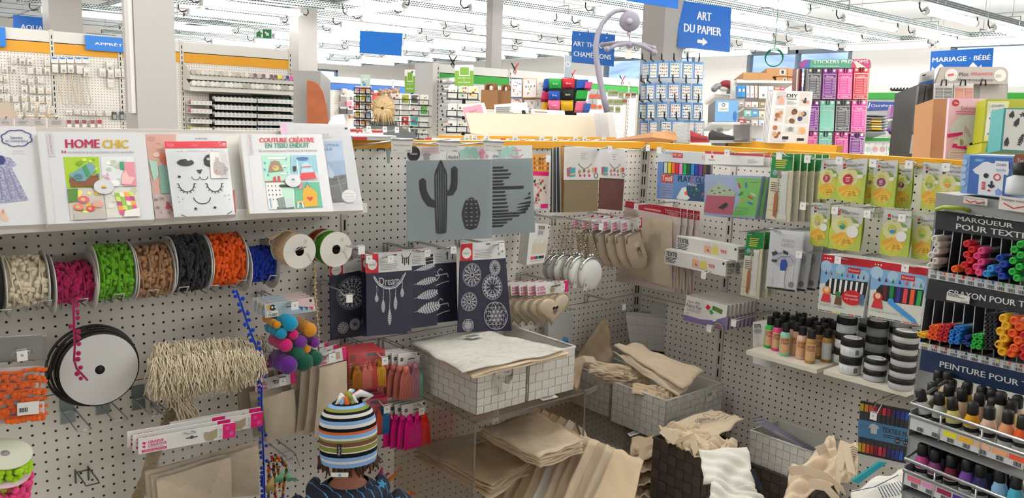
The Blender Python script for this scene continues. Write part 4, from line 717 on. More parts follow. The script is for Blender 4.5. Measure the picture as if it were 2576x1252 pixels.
t=thing('label_display','grey counter display of iron-on labels with a rounded header','display rack',dep(2.95,(2400,395)));q=cz(2.95,(1800,372),(2425,374),(2418,526),(1780,522));pts=[(.06,.02),(.92,.01),(.98,.12),(1,.35),(1,1),(0,1)];b=MB();b.poly(q,pts,DG,0);b.poly(q,pts[::-1],DG,-.012);b.text(q,'Mon',.32,.34,.44,.56,INK,.002);b.text(q,'étiquette',.48,.3,.78,.56,mat('#c8343a',.5),.002);b.text(q,'thermocollante',.3,.68,.79,.86,INK,.002);b.disc(q,.21,.5,.09,mat('#dcd8d4',.5),.001);b.disc(q,.885,.52,.085,mat('#dedcd0',.5),.001);lines(b,q,.82,.48,.94,2,.1,.04,GREY,2,.002);b.disc(q,.13,.8,.055,mat('#37557f',.5),.002,12,.02);b.disc(q,.13,.8,.042,mat('#d5dbe2',.5),.003,12,.01);b.line(q,[(.16,.52),(.24,.46)],.006,mat('#c8343a',.5),.002);b.build('header',t)
q=cz(2.98,(1775,520),(2420,526),(2400,1150),(1700,1140));b=MB();b.hexa(q,.2,mat('#8d8782',.5),mat('#3b3937',.5));b.build('body',t)
for u0,v0,u1,v1 in((.62,.02,.985,.5),):b=MB();b.rect(q,u0,v0,u1,v1,mat('#a9a29b',.5),.001);b.build('empty_pocket',t)
q=cz(3.0,(1655,435),(1780,395),(1770,520),(1640,530));b=MB();b.hexa(q,.01,mat('#c3c0be',.4));b.rect(q,.15,.18,.4,.3,BLACK);lines(b,q,.15,.4,.85,3,.12,.05,GREY,3);b.poly(q,[(0,.85),(1,.7),(1,1),(0,1)],mat('#3c68a8',.5));b.build('side_header',t)
q=cz(2.97,(1635,530),(1775,520),(1700,1165),(1570,1160));b=MB();b.hexa(q,.18,mat('#48443f',.4),mat('#2a2826',.5));b.build('side_rack',t)
for i,(y0,y1,c)in enumerate([(540,720,'#2e2c2b'),(738,930,'#383533'),(965,1130,'#8f8c8a')]):
 for k in range(2):f=k*60;x0=1645+f-(y0-530)*.11;sheet('label_pack','%s %s pack on the dark side of the label display'%(['dark','dark','grey'][i],['upper outer','upper inner','middle outer','middle inner','lower outer','lower inner'][i*2+k]),'pack',cz(2.94,(x0,y0),(x0+52,y0-3),(x0+48-(y1-y0)*.11,y1),(x0-4-(y1-y0)*.11,y1)),.015,mat(c,.35))
for i,(x0,x1,c,cn)in enumerate([(1780,1938,'#6f6f72','grey'),(1952,2120,'#d4735a','orange')]):
 q=cz(2.92,(x0,520),(x1,522),(x1-5,660),(x0-5,655));b=MB();b.hexa(q,.008,mat('#cfccc8',.3));b.text(q,'12',.04,.06,.14,.22,WCARD)
 for u in(.05,.53):
  for k in range(4):b.rect(q,u,.3+.17*k,u+.42,.43+.17*k,mat(c,.4));b.rect(q,u+.06,.35+.17*k,u+.36,.37+.17*k,WCARD,.001)
 b.build('label_card',None,'%s card of iron-on labels on the front of the label display'%cn,'pack')
for x in(1860,2028,2205):
 o=dep(2.97,CZ(x,525));tip=dep(2.86,CZ(x,505));s_=dep(2.86,CZ(x+45,505))-tip;b=MB();b.tube([o-s_*.5,tip-s_*.5-V((0,0,.012)),tip-s_*.4+V((0,0,.006)),tip+s_*.4+V((0,0,.006)),tip+s_*.5-V((0,0,.012)),o+s_*.5],.0028,BLACK,6);b.build('wire_hook',t)
sheet('brown_carton','tall plain brown carton standing beside the pink unicorn pack','box',cz(2.62,(1770,655),(1905,655),(1862,1185),(1735,1172)),.12,mat('#a97c55',.75))
def viva(b,q):
 b.rect(q,0,0,1,1,mat('#eec3d2',.45),.0004);b.disc(q,.17,.08,.1,RED,.001,20,.055);b.text(q,'Viva',.11,.062,.23,.095,WCARD,.002,.02);b.text(q,'Einhornzauber',.33,.13,.97,.2,mat('#b3265f',.5),.002);lines(b,q,.2,.215,.95,2,.035,.012,mat('#c04a7a',.5),5)
 tm=mat('#dfe3ec',.6);b.poly(q,[(.42,.28),(.62,.27),(.7,.27),(.95,.33),(1,.5),(.9,.55),(.9,.82),(.3,.8),(.32,.55),(.1,.62),(.08,.48),(.25,.33)],tm,.001);b.poly(q,[(.45,.43),(.58,.5),(.66,.62),(.6,.64),(.5,.56),(.46,.58)],mat('#c9b8cf',.5),.0015);b.poly(q,[(.82,.4),(.92,.52),(.86,.56)],mat('#9a8ac8',.5),.0015);b.rect(q,.9,.3,.98,.44,mat('#cfe2b0',.5),.0012)
 b.poly(q,[(.0,.59),(.42,.55),(.42,.6),(.02,.65)],PINK,.002);b.poly(q,[(.15,.8),(.9,.86),(.85,.78),(.2,.74)],PINK,.0018);b.disc(q,.25,.71,.06,WCARD,.002);b.rect(q,.3,.64,.52,.78,WCARD,.0022);b.rect(q,.55,.69,.85,.8,WCARD,.0022);b.poly(q,[(.35,.68),(.4,.66),(.46,.7),(.47,.77),(.37,.77)],mat('#9f9a9a',.5),.0028);b.poly(q,[(.6,.75),(.68,.72),(.78,.71),(.8,.74),(.78,.79),(.73,.76),(.66,.79),(.64,.75)],BLACK,.0028);b.rect(q,.08,.86,.85,.99,WCARD,.002);lines(b,q,.12,.88,.8,4,.026,.01,mat('#d08aa0',.5),6,.0026)
sheet('stencil_pack','pink printed pack showing a white shirt with unicorns on top of the rail','pack',cz(2.52,(1908,648),(2240,655),(2180,1190),(1868,1185)),.012,mat('#e7b9ca',.45),viva)
def stampo(b,q):
 b.rect(q,.04,.05,.5,.97,mat('#dfe0a0',.4));b.poly(q,[(.1,.1),(.42,.1),(.4,.32),(.08,.3)],WCARD,.001);b.text(q,'STAMPO',.13,.13,.4,.19,INK,.002);b.text(q,'textile',.14,.22,.36,.29,mat('#3fa58a',.5),.002);b.poly(q,[(.06,.3),(.25,.36),(.45,.3),(.42,.85),(.04,.85)],mat('#eceae2',.5),.001)
 for i in range(4):b.disc(q,.12+.09*(i%3),.45+.12*i,.018,mat('#6b6f6a',.5),.002,8,.03)
sheet('stamp_kit','lime green stamp kit box behind the feather stamps','box',cz(2.45,(2228,658),(2640,655),(2560,1040),(2190,1035)),.05,mat('#a9ad2e',.4),stampo)
sheet('stamp_kit','second lime and teal stamp kit box lying under the first one','box',cz(2.43,(2195,1040),(2560,1045),(2540,1130),(2180,1125)),.08,mat('#a9ad2e',.4),lambda b,q:(b.rect(q,.12,.05,.5,1,mat('#2e8f8f',.4)),b.rect(q,.2,.15,.42,1,mat('#dfe0da',.4),.001),b.disc(q,.3,.6,.035,INK,.002,10,.05)))
def feathers(b,q):
 b.rect(q,.04,.03,.96,.97,mat('#dddcd6',.4))
 for cx,cy,L_,a_ in((.18,.14,.14,.2),(.48,.12,.3,1.2),(.3,.32,.2,.4),(.55,.45,.25,.1),(.42,.72,.3,.3),(.12,.78,.2,.1),(.75,.8,.3,.9),(.75,.4,.3,.2)):
  ca,sa=cos(a_),sin(a_);R_=q.W/q.H
  for j in range(5):
   f=(j-2)*.17*L_;w_=.035+.012*(2-abs(j-2));pts=[(-w_,.02),(0,-.03),(w_,.02),(w_,.05),(0,.02),(-w_,.05)]
   b.poly(q,[(cx+(x*ca-(y+f)*sa),cy+(x*sa+(y+f)*ca)*R_)for x,y in pts[:3]+pts[3:]],INK,.001)
sheet('stamp_kit','teal edged box of printed feather stamps at the right edge','box',cz(2.2,(2385,735),(2800,740),(2760,1130),(2350,1108)),.06,mat('#2e8f8f',.4),feathers)
t=thing('stationery_shelving','green banded stationery shelving seen between the two displays','shelving',dep(7,(2250,380)))
for x0,y0,x1,y1,m_,nm in((1190,545,2640,600,WB,'top_panel'),(1190,602,2640,655,GRN,'coloured_band'),(1170,655,1640,990,mat('#dcdad6',.5),'back_panel'),(1165,995,1640,1022,GRN,'lower_band'),(1150,1022,1640,1180,mat('#dcdad6',.5),'lower_panel')):
 q=cz(7.2 if'panel'in nm else 7.17,(x0,y0),(x1,y0+2),(x1,y1),(x0,y1));b=MB();b.hexa(q,.02,m_);b.build(nm,t)
sheet('brand_panel','dark blue panel with white lettering above the paper shelves','sign',cz(7.0,(1195,678),(1640,685),(1640,745),(1190,758)),.03,mat('#1c3a8c',.4),lambda b,q:(b.text(q,'Clairefontaine',.06,.3,.62,.62,WCARD,.003,.01),b.poly(q,[(-.0,.7),(.03,.1),(.05,.15),(.02,.75)],WCARD,.002)))
t=thing('paper_shelf_rack','rack of thin grey shelves with coloured paper under the blue panel','rack',dep(6.9,(2220,330)))
for i in range(7):q=cz(6.9,(1190,790+i*25),(1370,795+i*25),(1370,805+i*25),(1190,800+i*25));b=MB();b.hexa(q,.3,mat('#8f949c',.4));b.build('rack_shelf',t)
for i in range(5):q=cz(6.88,(1228,822+i*22),(1315,824+i*22),(1315,838+i*22),(1228,836+i*22));sheet('paper_stack','stack of paper on the thin grey shelves, %s from the top'%nth(i).replace('frontmost','first'),'paper',q,.25,mat(['#8a6a3a','#d9c06a','#c99a2a','#e0d9b0','#d9a520'][i],.6))
for i,(x,y,c)in enumerate([(1400,715,'#8c4a90'),(1480,715,'#6f3a7d'),(1555,715,'#6f6f73'),(1395,845,'#5a5658'),(1470,850,'#8a8488'),(1550,845,'#c9c5c5')]):
 q=cz(6.4,(x,y),(x+70,y+1),(x+58,y+105),(x-14,y+105));sheet('sticker_pad','small boxed pad with a white label, %s of the group beside the paper shelves'%nth(i).replace('frontmost','first'),'pack',q,.05,mat(c,.5),lambda b,q:b.rect(q,.3,.25,.9,.9,WCARD))
b=MB();o=cz(6.3,(1365,935),(1585,930),(1570,1000),(1360,990));b.hexa(o,.02,WB);b.build('tray',None,'white tray holding small coloured felt shapes','tray')
for i in range(9):p=(1400+18*i,960-abs((i%4)-1.5)*22);oo=dep(6.2,CZ(*p));b=MB();b.ball(oo,.035,mat(['#6f4a8a','#2e2e33','#d8552e','#4a9a6a','#e0703a','#2e2e33','#8a8a90','#4aa58a','#c8412e'][i],.8),8,5,(1.3,1,.6));b.build('felt_shape',None,'small coloured felt piece on the white tray, %s from the left'%nth(i).replace('frontmost','first'),'craft shape')
for i,(x,c,cn)in enumerate([(1165,'#b9c7c9','pale grey'),(1225,'#d4a2ac','pink patterned'),(1290,'#cfa9a4','rose patterned'),(1365,'#6fd06a','bright green'),(1440,'#c9c99a','yellowish'),(1518,'#e0b79a','peach')]):
 q=cz(6.5,(x,1045),(x+66,1047),(x+60,1160),(x-6,1158));b=MB();b.hexa(q,.01,WCARD);b.disc(q,.5,.45,.38,mat(c,.5));b.tube([q.p(.5,.05,.02),q.p(.5,.03,-.6)],.004,STEEL,4);b.build('confetti_pack',None,cn+' small pack hanging below the lower green band','pack')
b=MB();o=dep(6.3,CZ(1490,570));b.tube([dep(6.3,CZ(1580,585)),dep(6.3,CZ(1580,700))],.02,BLACK,6);b.tube([dep(6.3,CZ(1400,578)),dep(6.3,CZ(1615,582))],.008,BLACK,6)
for x in range(1400,1620,28):b.tube([dep(6.3,CZ(x,580)),dep(6.25,CZ(x-8,570)),dep(6.2,CZ(x,562))],.006,BLACK,5)
b.build('hook_rail',None,'empty black hook stand in front of the white wall','rack')
q=QD(13.2,(2215,180),(2240,180),(2240,210),(2213,210));sheet('wall_switch','pale switch plate on the white wall between the windows','switch',q,.03,WCARD)
e=onx(.47,(2105,366));a=V((.47,-.05,e.z));b=MB();dd=(e-a).normalized();nn=V((dd.y,-dd.x,0));t=thing('shop_gondola','short yellow railed pegboard gondola end behind the craft kit box','shelving',(a+e)/2);b.hexa(Q(a,e,e-V((0,0,.03)),a-V((0,0,.03))),.05,YEL);b.build('top_rail',t)
b=MB();b.hexa(Q(a-V((0,0,.03))-nn*.005,e-V((0,0,.03))-nn*.005,V((e.x,e.y,.1))-nn*.005,V((a.x,a.y,.1))-nn*.005),.03,WHITE);b.build('pegboard_panel',t)
b=MB();q=Q(a-V((0,0,.036))-nn*.003,e-V((0,0,.036))-nn*.003,e-V((0,0,.05))-nn*.003,a-V((0,0,.05))-nn*.003)
for i in range(40):b.disc(q,.02+.024*i,.5,.0022,SLOT,.003,6)
b.build('hole_row',t)
def person_woman():
 d=7.0;o=dep(d,(965,330));fw=V((FWD.x,FWD.y,0)).normalized();rt=V((fw.y,-fw.x,0));c=V((o.x,o.y,0));t=thing('person','person with tied blond hair and a grey coat seen from behind','person',c)
 zt=lambda y:dep(d,(965,y)).z;HZ=zt(281);SK=mat('#d9ab90',.6);b=MB();COAT=mat('#6d6f71',.9,bump=.2,bs=90)
 prof=[(.0,.20,.14),(.06,.17,.12),(.3,.16,.13),(.6,.19,.14),(.85,.21,.15),(1.0,.22,.15),(1.25,.23,.15),(HZ-.22,.235,.14),(HZ-.16,.2,.125),(HZ-.12,.12,.09),(HZ-.1,.065,.065),(HZ-.08,.055,.06),(HZ-.04,.075,.09),(HZ+.04,.085,.1),(HZ+.1,.07,.085),(HZ+.13,.03,.04)]
 n=18
 vs=[c+V((0,0,z))+rt*(rx*cos(2*pi*j/n))+fw*(ry*sin(2*pi*j/n))for z,rx,ry in prof for j in range(n)]
 b.add(vs,[(i*n+j,i*n+(j+1)%n,(i+1)*n+(j+1)%n,(i+1)*n+j)for i in range(len(prof)-1)for j in range(n)]+[tuple((len(prof)-1)*n+j for j in range(n))],SK,True);b.build('body',t)
 b=MB();pr=[(.75,.25,.17),(1.1,.245,.17),(1.3,.25,.165),(HZ-.21,.255,.155),(HZ-.155,.215,.14),(HZ-.115,.13,.105),(HZ-.09,.085,.085)]
 vs=[c+V((0,0,z))+rt*(rx*cos(2*pi*j/n))+fw*(ry*sin(2*pi*j/n))for z,rx,ry in pr for j in range(n)];b.add(vs,[(i*n+j,i*n+(j+1)%n,(i+1)*n+(j+1)%n,(i+1)*n+j)for i in range(len(pr)-1)for j in range(n)],COAT,True)
 for s in(-1,1):b.tube([c+V((0,0,HZ-.18))+rt*(.19*s),c+V((0,0,HZ-.4))+rt*(.27*s),c+V((0,0,HZ-.6))+rt*(.28*s)+fw*.03,c+V((0,0,HZ-.78))+rt*(.25*s)+fw*.18],[.075,.07,.06,.045],COAT,10)
 b.tube([c+V((0,0,HZ-.1))+rt*(.1*cos(a))+fw*(.1*sin(a))for a in[pi*k/8 for k in range(8,17)]],.02,mat('#5c5e60',.9),6);b.tube([c+V((0,0,HZ-.2))+rt*.0-fw*.145,c+V((0,0,HZ-.5))-fw*.165],.004,mat('#4b4d50',.9),4);b.build('coat',t)
 b=MB()
 for s in(-1,1):b.ball(c+V((0,0,HZ-.82))+rt*(.245*s)+fw*.22,.04,SK,8,6,(.8,1.1,1))
 b.build('hand',t)
 b=MB();HAIR=mat('#d8bb8c',.55,var=.2,vs=60,bump=.4,bs=90);r_=random.Random(2)
 hc=c+V((0,0,HZ+.03));b.ball(hc,.095,HAIR,14,9,(1.0,1.1,1.15));kn=hc-fw*.11+rt*.01+V((0,0,.0))
 for i in range(90):
  a_=r_.uniform(-pi,pi);st=hc+rt*(.1*cos(a_))+V((0,0,.108*sin(a_)))-fw*r_.uniform(0,.04);md=st*.45+kn*.55-fw*.02;b.tube([st,md,kn],[.006,.008,.006],HAIR,4)
 for i in range(90):
  x=r_.uniform(-.1,.1);en=kn+rt*x-V((0,0,r_.uniform(.06,.15)))+fw*r_.uniform(-.01,.05);b.tube([kn,kn+rt*x*.6-V((0,0,.015))-fw*.02,en],[.006,.009,.003],HAIR,4)
 hh=b.build('hair',t);b=MB();b.ball(kn-fw*.025,.012,mat('#3a2a20',.6));b.build('hair_clip',hh)
person_woman()
#sloping book shelf along the top of the left wall
LF=V((-2,-.19,1.418));LB=V((-2,-.012,1.611));LN=(LB-LF).cross(V((1,0,0))).normalized()
if LN.y>0:LN=-LN
def LQ(k,*P):return Q(*[onp(LF+LN*k,LN,p)for p in P])
XE=-1.408
t=thing('book_shelf','long white sloping book shelf with a front lip above the pompom reels','shelf',(-2.2,-.1,1.4))
b=MB();b.hexa(Q((-3.3,LB.y,LB.z),(XE-.03,LB.y,LB.z),(XE,LF.y,LF.z),(-3.3,LF.y,LF.z)),.004,WHITE);b.build('sloping_board',t)
b=MB();b.box((-3.3,-.207,1.398),(XE,-.199,1.424),mat('#e6e2db',.3));b.box((-3.3,-.199,1.398),(XE,-.188,1.404),WHITE);b.build('front_lip',t)
b=MB();b.box((-3.3,LB.y-.004,LB.z-.02),(XE-.03,LB.y+.012,LB.z+.004),mat('#e6e2db',.3));b.build('top_edge',t)
for x in(XE-.03,-2.7):b=MB();b.add([(x,-.002,1.395),(x,-.002,1.6),(x,-.185,1.4)]*1+[(x-.003,-.002,1.395),(x-.003,-.002,1.6),(x-.003,-.185,1.4)],((0,1,2),(5,4,3),(0,3,4,1),(1,4,5,2),(2,5,3,0)),WHITE);b.build('bracket',t)
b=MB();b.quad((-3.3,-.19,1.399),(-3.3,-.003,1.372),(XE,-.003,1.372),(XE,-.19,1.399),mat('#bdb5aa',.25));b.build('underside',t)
LGT=mat('#d3d3d5',.35)
def dq(k,f,*P):return LQ(k,*[f(*p)for p in P])
def book(lab,k,th,f,P,draw,m=LGT,cat='book',nm='book',spine=None):
 q=dq(k,f,*P);t=thing(nm,lab,cat,q.p(.5,1));b=MB();b.hexa(q,th,m,mat('#d9d4cc',.6));draw(b,k);b.build('cover',t)
 if spine:b=MB();spine(b,k);b.build('spine',t)
 return t
def photo(b,q,base,seed,cols,n=14,r0=.05,r1=.14):
 b.rect(q,0,0,1,1,mat(base,.35),.0006);blobs(b,q,seed,cols,n,r0,r1,(.08,.08,.92,.92),.001,9)
NAVY=mat('#26306e',.5)
def bk0(b,k):
 q=dq(k,cD,(0,95),(300,95),(305,260),(5,260));pts=[]
 for i in range(60):
  a_=2*pi*i/60;rr=1+.13*abs(sin(a_*4+.4));pts.append((.5+.43*cos(a_)*rr,.5+.42*sin(a_)*rr))
 b.line(q,pts,.0025,NAVY,.001,True);b.text(q,'Secrets',.3,.38,.68,.56,NAVY);b.text(q,'de couturières',.15,.58,.85,.72,NAVY)
 q=dq(k,cD,(105,290),(240,290),(243,333),(108,333));b.text(q,'DOUDOU',.1,.05,.85,.35,GREY);b.text(q,'Sayuri Okawa',0,.55,1,.9,GREY)
 q=dq(k,cD,(-190,345),(100,345),(270,760),(-260,790));LP=mat('#9a9ab2',.8,var=.5,vs=220);b.poly(q,[(.3,0),(.62,-.02),(.95,.02),(1.08,.18),(.9,.25),(1,.97),(.6,1),(0,1)],LP);b.poly(q,[(.3,0),(.72,-.02),(.8,.08),(.7,.18),(.3,.18)],NAVY,.0012)
 for i in range(4):b.line(q,[(.4+.13*i,.3),(.36+.17*i,.95)],.003,mat('#7d7d99',.8),.0012)
 q=dq(k,cD,(0,825),(85,825),(85,945),(0,945));sh=mat('#d9b59a',.6);b.poly(q,[(.05,.3),(.2,.05),(.4,0),(.5,.2),(.7,.55),(.95,.75),(.85,.98),(.4,1),(.1,.75)],sh);b.poly(q,[(.2,.2),(.4,.1),(.45,.4),(.25,.5)],mat('#b98f78',.6),.001);b.poly(q,[(-.5,.5),(0,.45),(.05,1),(-.5,1)],sh)
book('white book showing a grey girl\'s dress, at the left edge of the shelf',.02,.012,cD,[(-420,62),(328,65),(437,968),(-420,1005)],bk0)
def bk1(b,k):
 q=dq(k,cD,(605,188),(918,188),(920,268),(610,268));b.text(q,'HOME',0,0,1,1,mat('#a91f4a',.3),bold=.03)
 q=dq(k,cD,(948,192),(1183,192),(1188,270),(952,270));b.text(q,'CHIC',0,0,1,1,mat('#cfae2e',.25,.3),bold=.03)
 q=dq(k,cD,(565,290),(1238,288),(1240,322),(567,324));b.text(q,'34',0,0,.065,.8,mat('#a91f4a',.4),bold=.02);b.text(q,'accessoires pour enchanter votre quotidien',.085,.1,1,1,mat('#8c8c90',.5))
 q=dq(k,cD,(585,350),(915,347),(932,632),(617,637));photo(b,q,'#9fbf2e',1,['#7fa51f','#b9d63e','#6a9418','#c9df62'],16);b.poly(q,[(.1,.68),(.95,.62),(.97,.98),(.12,.98)],mat('#7a4a2c',.5),.002);tw=mat('#6f9aa0',.7);b.poly(q,[(.1,.6),(.55,.3),(.75,.2),(.88,.35),(.85,.5),(.55,.8),(.3,.82)],tw,.0025);b.disc(q,.35,.68,.15,mat('#55808a',.7),.003);b.ring(q,.35,.68,.06,.08,mat('#35565f',.7),.0032);b.poly(q,[(.5,.35),(.6,.28),(.72,.6),(.62,.7)],mat('#2f8a4f',.5),.0034);b.disc(q,.92,.62,.05,mat('#3a66b5',.5),.0034)
 q=dq(k,cD,(932,347),(1235,347),(1262,620),(950,622));photo(b,q,'#dfe3e2',2,['#f2f2f0','#c9d2c8','#b5c4ae'],12);b.poly(q,[(.7,.2),(1,.2),(1,1),(.6,1)],mat('#d98a96',.5),.002);b.poly(q,[(.55,.95),(.6,.6),(.72,.5),(.8,.7),(.98,.72),(.85,.95)],mat('#e8b9b4',.6),.0025);b.poly(q,[(.56,.2),(.68,.2),(.68,.45),(.56,.45)],mat('#2f8f6a',.5),.0025);blobs(b,q,9,['#d9a5b0','#a5c4d6','#d98aa0'],6,.03,.05,(.05,.55,.3,.8),.0022)
 q=dq(k,cD,(620,650),(945,648),(990,925),(655,938));photo(b,q,'#c9c2b5',3,['#e3cf3a','#d6bf2e','#7f9a3a','#efe27a'],12,.06,.1);b.poly(q,[(0,0),(.3,0),(.25,.4),(0,.45)],mat('#4f7a2f',.6),.002);b.poly(q,[(.1,.8),(1,.75),(1,1),(.1,1)],mat('#b9b4ae',.6),.0021)
 for u,v,r_,c in((.42,.36,.16,'#d95f64'),(.25,.6,.14,'#e07a6a'),(.8,.52,.15,'#e29a9a'),(.58,.66,.12,'#d93c4a')):b.disc(q,u,v,r_,mat(c,.5),.003,14,r_*.75);b.disc(q,u-.02,v,r_*.45,mat('#c9b07a',.5),.0034,10)
 q=dq(k,cD,(960,650),(1268,630),(1295,905),(990,915));photo(b,q,'#d9d6cb',4,['#e6e2d8','#c4bfae'],8)
 pc=['#8fb53e','#d3568f','#c9d86a','#efe6c4','#a5487a','#7fae4a','#e0a03a']
 for i in range(4):
  for j in range(5):u,v=.3+.14*i+.02*j,.15+.15*j;b.poly(q,[(u,v),(u+.14,v+.03),(u+.15,v+.18),(u+.01,v+.15)],mat(pc[(i*3+j*2)%7],.5),.002)
 b.poly(q,[(.55,.8),(1,.72),(1,1),(.5,1)],mat('#ece8df',.6),.003)
 q=dq(k,cD,(860,548),(1045,548),(1060,722),(870,722));b.disc(q,.5,.5,.5,LGT,.004,28);b.disc(q,.48,.56,.13,mat('#e0a81f',.4),.0045,12,a0=pi,a1=2*pi);b.rect(q,.36,.57,.62,.6,INK,.0045)
def sp1(b,k):
 q=dq(k,cD,(430,125),(486,125),(512,345),(458,348));b.rect(q,0,0,1,1,mat('#c6c6c8',.4),.0008)
 vs,fs=textmesh('COUPÉ COUSU',0);b.add([q.p(.3+.4*y,.92-.84*x,.0014)for x,y in vs],fs,mat('#b5566a',.5))
 q=dq(k,cD,(340,122),(428,124),(520,970),(440,972));b.rect(q,0,0,.1,1,mat('#c9c6c2',.4));b.rect(q,.93,0,1,1,mat('#d2d0cf',.4))
book('wide white book with four photographs and a red and gold title',.03,.02,cD,[(342,124),(1340,124),(1432,926),(440,972)],bk1,spine=sp1)
def bk2(b,k):
 q=dq(k,cD,(1340,138),(1630,140),(1615,690),(1418,695));photo(b,q,'#c99a8d',5,['#d9b0a2','#b98578','#e2c6ba','#cfa598'],12);b.poly(q,[(.35,.55),(.62,.5),(.9,.62),(1,1),(.35,1)],mat('#7fa596',.7),.002);b.poly(q,[(.45,.32),(.75,.35),(.85,.52),(.6,.55),(.42,.45)],mat('#c46a52',.6),.0025);b.poly(q,[(.0,.45),(.3,.48),(.32,.7),(.1,.8)],mat('#9fc4b5',.6),.0022)
 q=dq(k,cD,(1420,705),(1600,700),(1615,915),(1440,920));photo(b,q,'#b5a3a0',6,['#c9bab4','#9a8884','#7a6a6a'],8);blobs(b,q,7,['#b5303a','#c94a52','#4aa5b5'],6,.06,.1,(.6,.3,.95,.9),.002)
 q=dq(k,cD,(1805,172),(1915,172),(1917,190),(1806,190));b.disc(q,.05,.5,.06,mat('#8f2a5c',.4));b.text(q,'SINGER',.18,.1,1,.9,mat('#8f2a5c',.4),bold=.02)
 q=dq(k,cD,(2120,450),(2160,450),(2185,870),(2170,870));b.rect(q,.4,.5,1,1,mat('#b5453a',.4))
book('book with a pink photograph strip, mostly covered by the plastic stencil pack',.026,.012,cD,[(1341,138),(2090,145),(2186,880),(1440,922)],bk2)
def bk3(b,k):
 R_=mat('#cf2a3c',.4);B_=BLACK
 q=dq(k,cD,(1520,208),(2094,205),(2098,266),(1526,270));b.rect(q,0,0,1,1,R_,.001);b.disc(q,.51,.6,.09,WCARD,.0015,14,.018);b.disc(q,.55,.62,.04,B_,.002,10,.015);b.text(q,'TOGA',.03,.35,.14,.8,mat('#e7a5ae',.4),.002);b.ring(q,.955,.5,.022,.03,WCARD,.0015,12);b.text(q,'A5',.94,.35,.972,.6,WCARD,.002);b.text(q,'FLEX',.855,.12,.91,.3,WCARD,.002);b.line(q,[(.86,.75),(.91,.75),(.9,.5),(.87,.5)],.0012,WCARD,.002)
 q=dq(k,cD,(1630,285),(2020,283),(2020,305),(1632,307));b.text(q,'LA MERCERIE DES CRÉATEURS',.23,.2,.75,.8,GREY,.0012);b.disc(q,.13,.5,.015,R_);b.disc(q,.84,.5,.015,R_);b.line(q,[(0,.6),(.11,.5)],.001,GREY);b.line(q,[(.87,.5),(1,.6)],.001,GREY)
 q=dq(k,cD,(1535,315),(1935,312),(1945,470),(1560,480));b.disc(q,.42,.55,.2,B_,.001,28,.2);b.disc(q,.5,.36,.055,WCARD,.0016,16);b.poly(q,[(1,.1),(.92,.15),(.85,.4),(.87,.7),(1,.85)],B_,.001);b.disc(q,.97,.38,.04,WCARD,.0016,12)
 q=dq(k,cD,(1580,460),(2110,455),(2170,900),(1620,905))
 b.poly(q,[(.43,.03),(.54,.02),(.5,.11),(.48,.11)],B_);b.disc(q,.13,.17,.027,B_,.001,12)
 def arc(cx,cy,rx,ry,a0,a1,w_=.0022,n=14):b.line(q,[(cx+rx*cos(a0+(a1-a0)*i/n),cy+ry*sin(a0+(a1-a0)*i/n))for i in range(n+1)],w_,B_)
 arc(.41,.17,.07,.07,0,pi,.0016);arc(.55,.17,.07,.07,0,pi,.0016)
 for cx,s in((.24,1),(.72,-1)):
  arc(cx,.32,.13,.17,.0,pi)
  for i in range(9):a_=pi*(i/8);b.line(q,[(cx+.13*cos(a_),.32+.17*sin(a_)),(cx+.165*cos(a_),.32+.215*sin(a_))],.0018,B_)
 for u,v in((.08,.6),(.15,.64),(.09,.7),(.88,.58),(.95,.57),(.95,.65)):b.disc(q,u,v,.009,B_)
 arc(.48,.61,.14,.13,0,pi,.0022);b.disc(q,.35,.84,.025,B_,.001,12,.025);b.disc(q,.68,.82,.025,B_,.001,12,.025);b.line(q,[(.1,.96),(.18,1)],.002,B_);b.line(q,[(.87,.96),(.97,.9)],.002,B_)
 q=dq(k,cD,(1937,310),(2105,307),(2122,548),(1952,552));b.rect(q,0,0,1,1,WCARD,.002);b.ring(q,.5,.5,.001,.002,GREY);cat_=mat('#b9b0ae',.7,var=.4,vs=400)
 b.poly(q,[(.15,.6),(.2,.4),(.35,.35),(.6,.4),(.8,.5),(.85,.75),(.75,.87),(.3,.88),(.18,.78)],cat_,.0026);b.ring(q,.83,.67,.08,.13,cat_,.0026);b.disc(q,.38,.32,.12,cat_,.0026);b.poly(q,[(.28,.25),(.3,.17),(.4,.24),(.5,.18),(.48,.3)],mat('#d6b3bd',.6),.003);b.disc(q,.3,.74,.08,mat('#cf7a7a',.6),.003)
t=book('clear plastic stencil pack with a red header and black animal faces',.042,.003,cD,[(1521,208),(2094,206),(2176,880),(1614,905)],bk3,cat='stencil pack',nm='stencil_pack',m=mat('#e2e5e8',.25))
b=MB();q=dq(.046,cD,(1526,272),(2098,268),(2178,884),(1614,907));b.grid(lambda u,v:q.p(u,v,.004*sin(5*u+3*v)*sin(pi*u)),8,8,film(refl=.4,bump=.6,bs=18,op=.02));b.build('plastic_bag',t)
